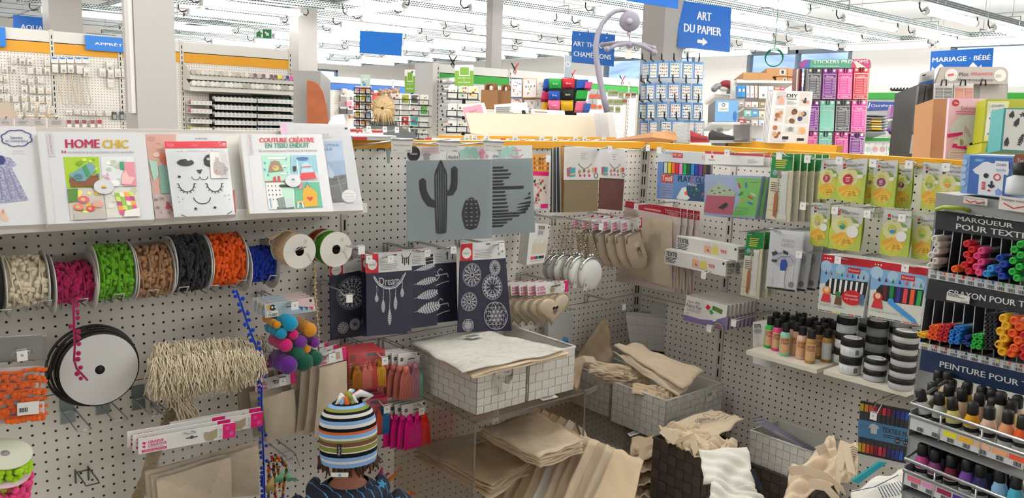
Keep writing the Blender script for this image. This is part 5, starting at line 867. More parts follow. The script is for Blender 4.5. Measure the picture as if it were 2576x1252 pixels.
def bk4(b,k):
 G_=mat('#2f8a6a',.4)
 q=dq(k,cE,(163,138),(592,136),(594,183),(165,184));b.text(q,'COUTURE CRÉATIVE',0,0,1,1,mat('#c62a30',.4),bold=.03)
 q=dq(k,cE,(210,190),(552,188),(555,224),(212,226));b.text(q,'EN TISSU ENDUIT',0,0,1,1,G_,bold=.03)
 q=dq(k,cE,(158,240),(620,236),(622,260),(160,264));b.text(q,"26 accessoires pour l'intérieur et l'extérieur",0,0,1,1,mat('#6f6f74',.5))
 q=dq(k,cE,(180,284),(403,283),(411,490),(207,496));b.rect(q,0,0,1,1,mat('#a5d6bf',.4));[b.disc(q,u,v,.04,mat('#4a9ac0',.5),.001,10,.055)for u,v in((.08,.3),(.05,.55),(.15,.75),(.85,.15),(.8,.45),(.88,.7))];b.poly(q,[(.3,.25),(.45,.2),(.6,.25),(.75,.6),(.15,.65)],mat('#9a7a6c',.6),.0015);b.disc(q,.45,.5,.13,mat('#b5c04a',.5),.002,10);b.disc(q,.42,.47,.06,mat('#d96aa0',.5),.0024,8);b.rect(q,.2,.08,.85,.16,WCARD,.0012);b.poly(q,[(.35,.82),(.42,.8),(.44,.98),(.3,.98)],RED,.002);b.poly(q,[(.5,.8),(.58,.8),(.6,.98),(.5,.98)],RED,.002);b.rect(q,0,.97,1,1,mat('#b5653f',.5),.0018);b.rect(q,.62,.4,.9,.45,WCARD,.0012);b.rect(q,.6,.7,.95,.74,WCARD,.0012)
 q=dq(k,cE,(408,283),(609,282),(634,478),(414,486));b.rect(q,0,0,1,1,mat('#8fc0cf',.4));[b.rect(q,.12*i,0,.12*i+.008,.75,mat('#6fa0b2',.5),.0008)for i in range(9)];b.poly(q,[(0,.75),(1,.72),(1,1),(0,1)],mat('#c4c9ce',.5),.001);b.disc(q,.45,.15,.24,mat('#3a5f9a',.5),.0015,16,.07);b.poly(q,[(.2,.18),(.24,.18),(.3,.85),(.26,.85)],WCARD,.0014);b.poly(q,[(.42,.38),(.6,.3),(.75,.42),(.9,.95),(.3,.98)],mat('#b9d6e2',.6),.002);b.poly(q,[(.35,.72),(.85,.7),(.9,.95),(.3,.98)],mat('#cf3a40',.5),.0024);b.line(q,[(.4,.5),(.75,.48)],.003,RED,.003);b.poly(q,[(.06,.45),(.2,.45),(.18,.65),(.08,.65)],INK,.002)
 q=dq(k,cE,(210,504),(432,500),(447,706),(238,712));b.rect(q,0,0,1,1,mat('#b9ddc6',.4));b.poly(q,[(0,0),(.55,0),(.55,1),(0,1)],mat('#e9e9e6',.5),.0008);[b.disc(q,.08+.13*(i%4),.12+.17*(i//4),.018,INK,.0014,8,.035)for i in range(16)];b.poly(q,[(.35,.6),(.6,.55),(.62,.95),(.38,.98)],mat('#7d8f8a',.6),.002);b.poly(q,[(.6,.65),(.88,.6),(.9,.95),(.64,.97)],mat('#c4d0cf',.6),.0024);b.rect(q,.5,.08,.9,.18,INK,.002);b.rect(q,.3,.93,.95,.99,mat('#5a5a5a',.5),.0014);b.line(q,[(.1,.6),(.1,.95)],.003,mat('#8fb0c4',.5),.002)
 q=dq(k,cE,(438,498),(634,494),(663,692),(449,703));b.rect(q,0,0,1,1,mat('#4fa582',.4));b.poly(q,[(.35,.25),(.5,.1),(.62,.22),(.85,.4),(.82,.95),(.32,.97),(.28,.5)],mat('#d6a52e',.6),.0015);b.line(q,[(.4,.25),(.5,.0),(.6,.22)],.003,mat('#3a6a8f',.5),.002);b.poly(q,[(.42,.62),(.5,.58),(.56,.63),(.63,.57),(.66,.65),(.55,.76)],RED,.002);b.poly(q,[(.2,.0),(.3,.0),(.3,.25),(.15,.3)],mat('#d97a8f',.5),.002);b.poly(q,[(.03,.75),(.3,.72),(.3,.8),(.05,.82)],mat('#d6b07a',.5),.002);b.line(q,[(.1,.8),(.08,1)],.004,WCARD,.002);b.line(q,[(.25,.8),(.28,1)],.004,WCARD,.002)
 q=dq(k,cE,(362,432),(484,432),(490,552),(366,552));b.disc(q,.5,.5,.5,LGT,.004,28);b.disc(q,.5,.46,.12,G_,.0045,12,a0=pi,a1=2*pi);b.text(q,'Vivia Prestopie',.25,.6,.75,.66,GREY,.0045);b.text(q,'Élise Petit',.35,.78,.65,.84,GREY,.0045)
def sp4(b,k):
 q=dq(k,cE,(66,118),(104,118),(122,280),(86,284));b.rect(q,0,0,1,1,mat('#c6c6c8',.4),.0008);vs,fs=textmesh('COUPÉ COUSU',0);b.add([q.p(.3+.4*y,.92-.84*x,.0014)for x,y in vs],fs,mat('#b5566a',.5))
 q=dq(k,cE,(10,122),(62,120),(130,738),(84,742));b.rect(q,0,0,.12,1,mat('#c4b8b8',.4));b.rect(q,.92,0,1,1,mat('#d2d0cf',.4));b.rect(q,.0,.97,.16,1,mat('#d9c22e',.4),.001)
book('white book with four photographs and a red and green title',.03,.02,cE,[(12,122),(655,116),(748,724),(84,742)],bk4,spine=sp4)
def bk5(b,k):
 q=dq(k,cE,(672,172),(815,170),(872,650),(738,658));b.rect(q,0,0,1,1,mat('#a5bfd9',.35));b.poly(q,[(0,.35),(1,.33),(1,.6),(0,.62)],mat('#8fa9c9',.4),.0008);b.poly(q,[(0,.6),(1,.56),(1,1),(0,1)],mat('#5f6064',.4),.001);b.line(q,[(.1,.66),(.9,.6)],.003,INK,.0014);b.line(q,[(.05,.75),(.95,.7)],.002,GREY,.0014);b.line(q,[(.5,.6),(.7,1)],.003,GREY,.0014);b.poly(q,[(.0,.36),(.35,.55),(.2,.62),(0,.6)],mat('#b5c4dc',.4),.0012)
 q=dq(k,cE,(670,195),(785,193),(800,250),(676,252));b.text(q,'UTOUR',.1,.05,1,.4,mat('#4a607f',.5),.0016);b.text(q,'NDE',.0,.6,.5,.95,mat('#4a607f',.5),.0016)
 q=dq(k,cE,(555,112),(735,112),(740,155),(560,158));b.text(q,'LE PETIT LIVRE DE',0,.05,.85,.4,GREY);b.text(q,'TRICOT N°4',.35,.6,.98,.95,GREY)
 q=dq(k,cE,(805,545),(930,540),(936,668),(812,675));b.disc(q,.5,.5,.5,mat('#f0efee',.4),.002,28);b.ring(q,.5,.5,.46,.48,GREY,.0024)
 for i,s in enumerate(('Magnifiques','idées de coutures','pour la débutante')):b.text(q,s,.18,.32+.17*i,.82,.4+.17*i,GREY,.0026)
 q=dq(k,cE,(835,66),(857,66),(858,80),(836,80));b.rect(q,0,0,1,1,BLACK)
 q=dq(k,cE,(330,25),(372,27),(385,115),(338,115));b.rect(q,0,0,1,1,mat('#e2b8d2',.4))
t=book('white book in clear wrapping with a blue photograph, right end of shelf',.016,.008,cE,[(332,26),(872,42),(982,716),(420,735)],bk5)
b=MB();q=dq(.019,cE,(330,24),(878,36),(984,722),(748,728));b.grid(lambda u,v:q.p(u,v,.006*sin(pi*u)*sin(pi*v)*(1+.3*sin(9*u+4*v))),8,10,film(refl=.4,bump=.6,bs=14,op=.03));b.build('wrapping',t)
q=LQ(.012,cE(745,-30),cE(830,-42),cE(845,40),cE(700,40));sheet('header_tab','clear plastic hanging tab sticking up behind the wrapped book','tab',q,.003,mat('#e6e6e6',.2))
for i,(x0,x1,y)in enumerate([(-5,35,296),(37,80,296),(80,117,297),(120,164,297)]):
 q=rectL(.02,(x0,y),(x1,322));b=MB();b.hexa(q,.002,mat('#d9d8dc',.4));lines(b,q,.2,.3,.85,3,.14,.05,GREY,i);b.tube([q.p(.5,.08),q.p(.5,-.1,.01),q.p(.5,-.15,-.02)],.002,STEEL,4);b.build('label_card',None,'white printed label card behind the book shelf, %s from the left edge'%nth(i).replace('frontmost','first'),'label')
q=rectL(.05,(-5,254),(44,290));b=MB();b.poly(q,[(0,.15),(.55,.0),(.95,.85),(1,1),(0,1)],mat('#e6dbcc',.5),0);b.poly(q,[(0,1),(1,1),(.95,.85),(.55,0),(0,.15)],mat('#e6dbcc',.5),-.004);b.box((q.c[0].x,.05,q.c[2].z-.01),(q.c[2].x,.08,q.c[2].z),mat('#e6dbcc',.5));b.build('cream_bracket',None,'cream card bracket at the left edge above the book shelf','bracket')
for i,x in enumerate((62,90,118)):
 a=ony(.04,(x+6,256));e=ony(.04,(x,294));b=MB();b.tube([a,(a.x-.006,.04,(a.z+e.z)/2),e],.0035,mat('#e6dbcc',.5),5);f_=ony(.04,(x+28,292));b.tube([e,f_],.003,mat('#e6dbcc',.5),5);b.build('tag_holder',None,'pale plastic tag holder standing above the white label cards, %s from the left'%nth(i).replace('frontmost','first'),'holder')
#things hung on the left-hand wall
def hook(px,py,d,lab,w_=.022,tagtxt=None,drop=.02,m=STEEL,up=.022,wall='L',plate=False,tagd=(0,0),z0=None):
 """two-pronged wire hook fixed in the pegboard, its tip at a pixel and d in front of the wall"""
 if wall=='L':tip=ony(-d,(px,py));out=V((0,-1,0));sx=V((1,0,0))
 else:tip=onx(-d,(px,py));out=V((-1,0,0));sx=V((0,-1,0))
 base=tip-out*d-V((0,0,drop));t=thing('display_hook',lab,'hook',base);b=MB();s=sx*w_/2;kn=base+out*(d*.86)
 b.tube([base+s,kn+s,tip+s,tip-s,kn-s,base-s],.0019,m,6);b.tube([base+s+out*.02,base-s+out*.02],.0022,m,5)
 for k in(-1,1):b.tube([base+s*k+out*.004,base+s*k-V((0,0,.035))+out*.004],.0022,m,5)
 b.build('wire',t)
 if plate:b=MB();b.hexa(Q(base-sx*.016+V((0,0,.03))+out*.006,base+sx*.016+V((0,0,.03))+out*.006,base+sx*.016-V((0,0,.035))+out*.006,base-sx*.016-V((0,0,.035))+out*.006),.005,mat('#7d8a8b',.45,.7));b.build('back_plate',t)
 if tagtxt is not None:
  c=tip+out*.003+V((0,0,.004));q=Q(c-sx*.01,c+sx*.01,c+sx*.01-V((0,0,.024)),c-sx*.01-V((0,0,.024)));b=MB();b.hexa(q,.0015,mat('#f0efec',.3));b.hexa(Q(c-sx*.01-out*.008,c+sx*.01-out*.008,c+sx*.01,c-sx*.01),.0012,mat('#f0efec',.3))
  if tagtxt:b.text(q,tagtxt,.32,.38,.62,.58,INK,.0008)
  b.build('price_tag',t)
 return t
FLG=mat('#d9d7d3',.45)
def pompom_reel(lab,c,xl,xr,yc,fh,wh,left=True,right=True,d=.1,seed=0,sd=0,slope=-.085):
 p1=cH(xl,yc-(xr-xl)*slope*-.5*1.0);p2=cH(xr,yc+(xr-xl)*slope*.5);A=ony(-d,p1);B=ony(-d,p2);z=(A.z+B.z)/2;A.z=B.z=z;dp=(A-CAM).dot(FWD);R_=fh/3.13/2*dp/FPX;rw=wh/3.13/2*dp/FPX
 t=thing('trim_reel',lab,'reel',(A+B)/2-V((0,0,R_)));ax=V((1,0,0))
 b=MB();b.lathe(A,ax,[(rw*.55,0),(rw*.9,.002),(rw*.9,(B-A).length-.002),(rw*.55,(B-A).length)],mat(c,.95,spec=.05),20);b.build('core',t)
 for on,P in((left,A),(right,B)):
  if on:b=MB();b.lathe(P-ax*.0012,ax,[(.008,0),(R_,0),(R_+.0004,.0012),(R_,.0024),(.008,.0024)],FLG,40,smooth=False);b.build('flange',t)
 r=random.Random(seed);b=MB();m_=mat(c,.95,spec=.05,sheen=.3,var=.12,vs=150);L_=(B-A).length;n=int(L_*rw*2*pi/.000115)
 for i in range(n):
  a=r.random()*2*pi;u=.004+r.random()*(L_-.008);rr=r.uniform(.0058,.0074);k=rw*r.uniform(.9,1.0);b.ball((A.x+u,A.y+k*cos(a),z+k*sin(a)),rr,m_,6,4,(1.05,1,1))
 for i in range(5):
  u=L_*(.12+.19*i)+r.uniform(-.005,.005);sl=r.uniform(-.012,.012);b.tube([(A.x+u+sl*sin(a_),A.y+rw*1.02*cos(a_),z+rw*1.02*sin(a_))for a_ in[2*pi*j/18 for j in range(18)]],.0022,m_,4,True)
 o=b.build('pompom_trim',t);return t,A,B,R_,rw
pompom_reel('reel of cream pompom trim at the left edge of the row','#e9dcc2',12,345,470,470,385,seed=1)
MAG=pompom_reel('reel of magenta pompom trim with its end hanging down','#a81f56',392,712,478,470,315,seed=2)
pompom_reel('reel of lime green pompom trim between magenta and tan','#62a51a',720,1012,395,460,425,seed=3)
pompom_reel('reel of tan pompom trim next to the black one','#a57c5a',1030,1312,385,440,390,seed=4)
pompom_reel('reel of black pompom trim between tan and orange','#2b2c30',1325,1592,325,450,430,seed=5)
pompom_reel('reel of bright orange pompom trim','#e85a14',1608,1872,300,430,400,seed=6)
BLUE_=pompom_reel('half-used reel of royal blue pompom trim with a long hanging end','#173bb5',1905,2125,335,410,270,seed=7)
b=MB();o=ony(-.1,cH(-12,475));b.lathe(o-V((.1,0,0)),(1,0,0),[(.03,0),(.066,.001),(.066,.098),(.03,.1)],mat('#1a1818',.6),20,ms=[FLG,mat('#1a1818',.6),FLG]);b.build('trim_reel',None,'dark ribbon reel cut off by the left edge beside the cream pompoms','reel')
def trim_tail(lab,c,pts,d,seed,step=.0125,side=1,nm='pompom_trim_end',rr=.0055):
 r=random.Random(seed);P=[ony(-d,p)for p in pts];t=MB();m_=mat(c,.95,spec=.05,sheen=.3);fin=[]
 for i in range(len(P)-1):
  n=max(1,int((P[i+1]-P[i]).length/step));fin+=[P[i].lerp(P[i+1],k/n)for k in range(n)]
 fin.append(P[-1]);t.tube(fin,.0026,m_,5)
 for i,p in enumerate(fin[:-1]):
  s=side if r.random()<.75 else-side;t.ball(p+V((s*.0075,-.003,r.uniform(-.003,.003))),rr*r.uniform(.85,1.1),m_,7,5)
 return t
b=trim_tail('','#a81f56',[cH(575,600),cH(582,760),cH(583,860),cH(590,960),cH(583,1080),cH(605,1150),cH(690,1240)],.17,3);b.build('hanging_end',MAG[0])
b=trim_tail('','#173bb5',[cH(1860,530),cH(1900,640),cH(1950,800),cH(2010,950),cH(2045,1080),cL(2045,160),cL(2060,380),cL(2060,620),cL(2070,800),cL(2078,1000),cL(2085,1260),cL(2090,1380)],.2,4,side=-1,step=.013);b.build('hanging_end',BLUE_[0])
for i,(x,y,lab)in enumerate([(40,683,'cut off by the left edge under the cream reel'),(362,612,'under the cream and magenta reels'),(650,598,'beside the hanging magenta end'),(942,560,'under the lime green reel'),(1210,528,'under the tan reel'),(1450,505,'under the black reel'),(1690,492,'under the orange reel'),(1910,452,'between the orange and blue reels'),(2160,415,'right of the blue reel')]):
 hook(*cH(x,y),.175,'bent steel wire hook '+lab,.022,up=.02,drop=.024)
def twine_roll(lab,p,rpx,cols,lens,d=.22,txt='VIVANT'):
 o=ony(-d,p);dp=(o-CAM).dot(FWD);R_=rpx*dp/FPX;t=thing('twine_roll',lab,'roll',o-V((0,0,R_)))
 y=0.0;out=V((0,-1,0));b=MB();b.lathe(o,out,[(R_*.27,-.001),(R_*.27,.002),(R_,.002),(R_+.0004,.001),(R_,0)],mat('#e3dfd6',.5),36,smooth=False)
 q=Q(o+V((-R_,-.0025,R_)),o+V((R_,-.0025,R_)),o+V((R_,-.0025,-R_)),o+V((-R_,-.0025,-R_)))
 vs,fs=textmesh(txt,0);a_=-1.0;b.add([q.p(.78+.3*(x-.5)*cos(2.05)-.07*(y_-.5)*sin(2.05),.68-.3*(x-.5)*sin(2.05)*1-.07*(y_-.5)*cos(2.05),.0004)for x,y_ in vs],fs,mat('#9a968f',.6))
 q2=q;b.poly(q,[(.62,.2),(.68,.16),(.74,.2),(.7,.28),(.64,.28)],mat('#c9c5bd',.6),.0004);b.build('front_disc',t)
 r=random.Random(int(p[0]));k=.0
 for ci,(c,L_)in enumerate(zip(cols,lens)):
  b=MB();m_=mat(c,.95,spec=.05,var=.2,vs=120);rr=R_*.9;n=7
  b.lathe(o-out*(k+L_),out,[(R_*.3,0),(rr*.96,0),(rr*.96,L_),(R_*.3,L_)],m_,24)
  for i in range(n):b.tube([(o.x+rr*cos(a)*(1+.015*sin(a*14+i)),o.y+k+.008+(L_-.016)*(i+.5)/n+.002*sin(a*9+i*2),o.z+rr*sin(a)*(1+.015*sin(a*14+i)))for a in[2*pi*j/42 for j in range(42)]],.0042,m_,5,True)
  b.build('twine',t)
  b=MB();b.lathe(o-out*(k+L_+.002),out,[(R_*.27,0),(R_,0),(R_,.002),(R_*.27,.002)],mat('#e3dfd6',.5),36,smooth=False);b.build('rear_disc',t);k+=L_+.004
 return t,o,R_
TW1=twine_roll('white ended roll of natural crocheted twine right of the blue reel',cI(480,225),44,['#cdb08a'],[.075])
TW2=twine_roll('white ended rolls of green and rust twine on one hook',cI(768,210),44.5,['#4f8f2e','#a8502a'],[.045,.04])
b=MB();P=[cI(590,320),cI(603,420),cI(603,560),cI(618,700),cI(628,860),cI(632,1010)];P=[ony(-.2,p)for p in P];m_=mat('#bfa684',.95,spec=.05);b.tube(P,.0022,m_,5)
for i in range(len(P)-1):
 for k in range(5):b.ball(P[i].lerp(P[i+1],k/5)+V((.002*(-1)**k,0,0)),.0042,m_,6,4,(1,1,.8))
b.build('hanging_twine',TW1[0]);b=MB();o=TW1[1]
for i,pts in enumerate([[(330,85),(260,130),(225,110),(200,85)],[(330,85),(250,115),(240,160),(270,190)],[(300,60),(330,50),(380,62),(420,70)]]):b.tube([ony(-.17,cI(*p))for p in pts],.0022,m_,5)
b.build('loose_end',TW1[0])
hook(*cI(520,185),.26,'steel hook through the natural twine roll',.012,up=.01,drop=.016);hook(*cI(965,190),.29,'long steel hook with a white tag through the green twine roll',.012,'',drop=.006)
o=ony(-.13,(251,929));t=thing('ribbon_reel','large white faced reel wound with black leather ribbon','reel',o-V((0,0,.1)));R_=91*(o-CAM).dot(FWD)/FPX
b=MB();b.lathe(o,(0,-1,0),[(.011,0),(R_,0),(R_,.002),(.011,.002)],mat('#d6d5d3',.4),48,smooth=False);b.build('front_disc',t);b=MB();b.lathe(o-V((0,-.003,0)),(0,-1,0),[(0,-.002),(.0115,0),(.0115,.004),(0,.004)],mat('#141212',.6),20);b.build('hub',t)
b=MB();RB=mat('#241e1c',.6);b.lathe(o+V((0,.014,0)),(0,-1,0),[(R_*.5,0),(R_*1.045,0),(R_*1.05,.011),(R_*.5,.012)],RB,48)
for k in range(3):b.tube([(o.x+(R_*1.06+.004*k)*cos(a)-.004*k,o.y+.02+.006*k,o.z+(R_*1.06+.003*k)*sin(a)+.002*k)for a in[2*pi*j/48 for j in range(48)]],.004,RB,4,True)
pts=[cH(790,875),cH(640,890),cH(520,960),cH(430,1080),cH(385,1180),cH(360,1245)];P=[ony(-.09,p)for p in pts]
for i in range(len(P)-1):a_,c_=P[i],P[i+1];w_=V((.004,-.012,.002));b.quad(a_-w_,c_-w_,c_+w_,a_+w_,RB)
b.build('ribbon',t);b=MB();b.lathe(o+V((0,.03,0)),(0,-1,0),[(.011,0),(R_*.98,0),(R_*.98,.002),(.011,.002)],mat('#cfcdc9',.4),40,smooth=False);b.build('rear_disc',t)
hook(235,945,.1,'steel hook carrying the large ribbon reel',.012,drop=.012)
for i,(x,y,lab)in enumerate([(665,718,'empty plated hook left of the fringe trim, leftmost of three'),(955,640,'empty plated hook with a white tip below the ribbon reel'),(1250,602,'empty plated hook nearest the fringe trim')]):hook(*cL(x,y),.17,lab,.03,drop=.0,plate=True,up=.0)
hook(*cL(730,1145),.11,'short empty hook with two prongs low on the pegboard',.03,drop=-.002,m=mat('#5f7067',.4,.7))
FR=mat('#f6e8cc',.95,spec=.05,var=.08,vs=60);LACE=mat('#c9b695',.9,spec=.05,bump=.6,bs=260)
t=thing('fringe_trim','thick bundle of cream fringed trim folded over a hook with a lace tail','trim',ony(-.12,(520,980)));r=random.Random(11);b=MB()
def strand(p,dr,L_,wv=.5):
 w1,w2=V((r.uniform(-1,1),r.uniform(-1,1),0))*.006,V((r.uniform(-1,1),r.uniform(-1,1),0))*.01;g_=V((0,0,-1));b.tube([p,p+dr*L_*.35,p+dr*L_*.55+g_*L_*.25+w1,p+dr*L_*.65+g_*L_*.62+w2],[.0017,.0018,.0017,.0013],FR,3,caps=False)
def roll_of(x0,y0,x1,y1,rad,d,n,Lr=(.03,.05)):
 A=ony(-d,cH(x0,y0));B=ony(-d,cH(x1,y1));b.tube([A,A.lerp(B,.33)+V((0,0,.004)),A.lerp(B,.66),B],rad*.3,FR,10)
 for i in range(n):
  f=r.random();p=A.lerp(B,f);a=r.uniform(-pi*.95,pi*.35);dr=V((r.uniform(-.35,.2),-abs(cos(a))*.9-.1,sin(a)*.8+.1)).normalized();strand(p+dr*rad*.3,dr,r.uniform(*Lr))
roll_of(1200,990,2060,930,.026,.14,1100,(.035,.06));roll_of(1180,1110,2030,1010,.03,.17,1500,(.04,.07));roll_of(1230,1180,1900,1090,.024,.16,600,(.04,.06))
tail=[cL(1290,340),cL(1400,480),cL(1450,600),cL(1420,720)];T_=[ony(-.15,p)for p in tail]
for i in range(420):
 f=r.random()*2.99;k=int(f);p=T_[k].lerp(T_[k+1],f-k);strand(p+V((r.uniform(-.01,.014),-.005,0)),V((r.uniform(.1,.9),-.3,r.uniform(-.9,.1))).normalized(),r.uniform(.03,.055))
b.build('fringe',t)
b=MB();lp=[(1330,370,90),(1380,500,95),(1330,640,90),(1250,760,70),(1210,900,110),(1160,1080,105),(1080,1260,100),(1000,1400,100)]
for i in range(len(lp)-1):
 x,y,w_=lp[i];x2,y2,w2=lp[i+1];dd=.13-.008*i;b.add([ony(-dd,cL(x-w_/2,y)),ony(-dd,cL(x+w_/2,y)),ony(-dd+.008,cL(x2+w2/2,y2)),ony(-dd+.008,cL(x2-w2/2,y2))],((0,3,2,1),),LACE)
for i in range(26):
 k=i*6.9/26;j=int(k);f=k-j;x=lp[j][0]+(lp[j+1][0]-lp[j][0])*f;y=lp[j][1]+(lp[j+1][1]-lp[j][1])*f
 c=ony(-.137+.008*k,cL(x+(28 if i%2 else-18),y))
 for rr in(.0035,.0075,.0115):b.tube([c+V((rr*cos(a),-.001,rr*sin(a)))for a in[2*pi*q_/10 for q_ in range(10)]],.0012,mat('#bfab88',.9),3,True)
b.build('lace_band',t)
hook(672,888,.2,'steel hook under the right end of the cream fringe trim',.014,drop=.008)
#packets with a printed header and a clear bag
CT=mat('#e3d1b8',.9,spec=.1,bump=.35,bs=160,var=.06,vs=12);CT2=mat('#dac6aa',.9,spec=.1,bump=.35,bs=160,var=.06,vs=14)
def graine(b,q,pic=None,sup='SUPPORT EN COTON',jc=True):
 """white header of the cotton craft packs: magenta end, two-line name, magenta strip"""
 b.rect(q,.86,0,1,1,PINK);b.disc(q,.91,.3,.02,mat('#e0509a',.5),.001,10);b.disc(q,.955,.7,.025,mat('#e0509a',.5),.001,10)
 b.text(q,'GRAINE',.09,.2,.245,.38,PINK,bold=.02);b.text(q,'CREATIVE',.09,.42,.275,.6,PINK,bold=.02);b.rect(q,.03,.76,.275,.92,PINK);b.text(q,sup,.045,.8,.26,.88,WCARD,.0014);lines(b,q,.09,.66,.25,1,.1,.03,GREY)
 b.poly(q,[(.03,.32),(.05,.22),(.075,.3),(.06,.42)],PINK);b.poly(q,[(.03,.5),(.06,.48),(.07,.6),(.045,.62)],PINK);b.rect(q,.052,.4,.056,.66,PINK,.0012)
 if jc:vs,fs=textmesh('je crée',0);b.add([q.p(.815+.04*y,.85-.6*x,.001)for x,y in vs],fs,mat('#9a9a9a',.5))
 if pic:pic(b,q)
def cut(b,q,u,v,w_=.1):b.rect(q,u-w_/2,v-.04,u+w_/2,v+.04,mat('#4c4c4c',.5),.0009);b.disc(q,u,v-.02,.02,mat('#4c4c4c',.5),.001,10)
def pack(nm,lab,cat,qh,qb,head,content=None,th=.004,bagm=None,hm=None,group=None):
 t=thing(nm,lab,cat,qb.p(.5,1));b=MB();b.hexa(qh,th,hm or WCARD);head(b,qh);b.build('header_card',t)
 if content:content(t,qb)
 b=MB();b.grid(lambda u,v:qb.p(u,v,.007+.014*(sin(pi*u)*sin(pi*v))**.6+.002*sin(11*u+7*v)),8,8,bagm or BAG);b.build('clear_bag',t)
 return t
def slab(nm,us,m=CT,th=.012,k=.0,nu=8):
 def f(t,q):
  b=MB();p=us;qq=Q(*[q.p(u,v,k)for u,v in p]);b.grid(lambda u,v:qq.p(u,v,.003*sin(6*u+2*v)+th*.5*(sin(pi*u)*sin(pi*v))**.35),nu,nu,m);b.grid(lambda u,v:qq.p(1-u,v,-th*.5),2,2,m);b.build(nm,t)
 return f
def stack(t,n,dv,lab,grp=None,start=1):
 for i in range(start,start+n):dup(t,V(dv)*i,label=lab%nth(i),group=grp)
def lt(b,q):
 b.rect(q,0,0,1,1,mat('#7c7a78',.5,alpha=1));b.text(q,'ltex',.62,.45,.88,.75,mat('#5d5b59',.5),.001)
qh=QY(-.2,(-75,853),(105,842),(105,902),(-75,913));qb=QY(-.2,(-75,915),(103,902),(106,1058),(-75,1078))
def oc(t,q):
 b=MB();b.rect(q,.0,.1,.96,.97,mat('#dcdad8',.5),.001);ci=b.build('card_insert',t);b=MB();m_=mat('#e8641c',.95,spec=.05,sheen=.3);r_=random.Random(4)
 for i in range(6):
  v=.2+.135*i;b.tube([q.p(u/12,v+.012*sin(u+i)-.05*(i==0)*(u/12),.006)for u in range(13)],.004,m_,5)
  for u in range(18):b.ball(q.p(.02+.053*u+r_.uniform(-.012,.012),v+r_.choice((-.045,.05,.06,.03)),.008),r_.uniform(.005,.0075),m_,7,5)
 b.build('pompom_trim',t);b=MB();b.hexa(q.sub(.62,.63,.93,.83,.02),.001,WCARD);qq=q.sub(.62,.63,.93,.83,.021);[b.rect(qq,.08+.05*i,.4,.1+.05*i+.02*(i%2),.75,INK)for i in range(8)];b.build('barcode_sticker',ci)
LTX=pack('trim_bag','hanging bag of orange pompom trim with a grey header at the left edge','bag',qh,qb,lt,oc);dup(LTX,(.016,.03,-.012),'second bag of orange pompom trim just behind the first')
hook(*cL(172,100),.24,'steel hook with a white tag holding the orange trim bags',.03,'5',drop=.03)
def neon(lab,c,cx,cy,rx,ry,topc,wy):
 o=ony(-.22,cL(cx,cy));dp=(o-CAM).dot(FWD);R_=rx/3.13*dp/FPX;t=thing('trim_reel',lab,'reel',o-V((0,0,.12)));ax=V((.12,-.34,.93)).normalized();b=MB();b.lathe(o,ax,[(0,.0018),(R_,.0018),(R_,0),(0,0)][::-1],mat(topc,.35),32,smooth=False);b.lathe(o+ax*.002,ax,[(0,0),(.009,0),(.009,.0006),(0,.0006)],mat('#9a8f94',.4),12);b.build('flange',t)
 b=MB();m_=mat(c,.95,spec=.05,sheen=.3);r_=random.Random(int(cx+cy));u_=ax.orthogonal().normalized();v_=ax.cross(u_);b.lathe(o-ax*.12,ax,[(R_*.75,0),(R_*.75,.118)],m_,20)
 for i in range(330):a=r_.random()*2*pi;h=r_.uniform(.006,.12);k=R_*r_.uniform(.78,1.02);b.ball(o-ax*h+(u_*cos(a)+v_*sin(a))*k,r_.uniform(.0065,.0085),m_,7,5)
 b.build('pompom_trim',t);return t
neon('reel of neon yellow pompom trim in the bottom left corner','#a8d81c',40,905,190,50,'#dfe4cf',0);neon('reel of neon pink pompom trim in the bottom left corner','#f0468c',20,1045,200,60,'#e6c9d4',0)
def hob(b,q):
 b.rect(q,0,0,.52,1,mat('#a9bcc9',.5));b.rect(q,.52,0,1,1,mat('#e0c3c1',.5));b.poly(q,[(.5,.25),(.95,.75),(.97,1),(.5,1)],mat('#a9bcc9',.5),.0008);b.rect(q,.03,.55,.25,.97,WCARD,.001);b.text(q,'MY',.06,.58,.12,.7,INK,.0014);b.text(q,'HOBBY',.06,.74,.23,.92,INK,.0014,.02)
 b.disc(q,.08,.3,.05,mat('#e0952e',.5),.001,12);b.disc(q,.15,.33,.06,BLACK,.0012,14);b.disc(q,.14,.3,.022,WCARD,.0016,10);b.disc(q,.2,.3,.018,WCARD,.0016,10);b.poly(q,[(.1,.02),(.16,.12),(.12,.15)],mat('#e0952e',.5),.001)
 for i,c in enumerate(['#3f5f95','#3f5f95','#c4445a']):b.poly(q,[(.66+.1*i,.5+.06*i),(.75+.1*i,.57+.05*i),(.72+.1*i,.85+.03*i)],mat(c,.5),.0014)
 cut(b,q,.52,.42,.2);b.rect(q,.9,.12,.95,.3,BLACK)
def poms(t,q):
 b=MB()
 for u,v,r_,c in[(.16,.12,.075,'#cf8a1e'),(.4,.12,.15,'#128fb8'),(.22,.28,.11,'#128fb8'),(.78,.28,.14,'#cf8a1e'),(.45,.33,.1,'#c81f6c'),(.28,.5,.13,'#c81f6c'),(.58,.47,.13,'#6f2a86'),(.88,.52,.1,'#6f2a86'),(.7,.62,.085,'#cf8a1e'),(.5,.66,.14,'#1d5a4a'),(.28,.86,.18,'#5f2486'),(.62,.84,.18,'#14533f'),(.87,.8,.15,'#14533f')]:
  b=MB();b.ball(q.p(u,v,.012+r_*.05),q.W*r_,mat(c,.95,spec=.05,sheen=.4,bump=.4,bs=200),14,10,(1,.75,1));b.build('pompom',t)
POM=pack('pompom_bag','frontmost clear bag of large coloured pompoms with a blue header','bag',QY(-.2,cI(205,640),cI(590,585),cI(612,695),cI(212,750)),QY(-.2,cI(212,750),cI(612,695),cI(632,1140),cI(265,1175)),hob,poms)
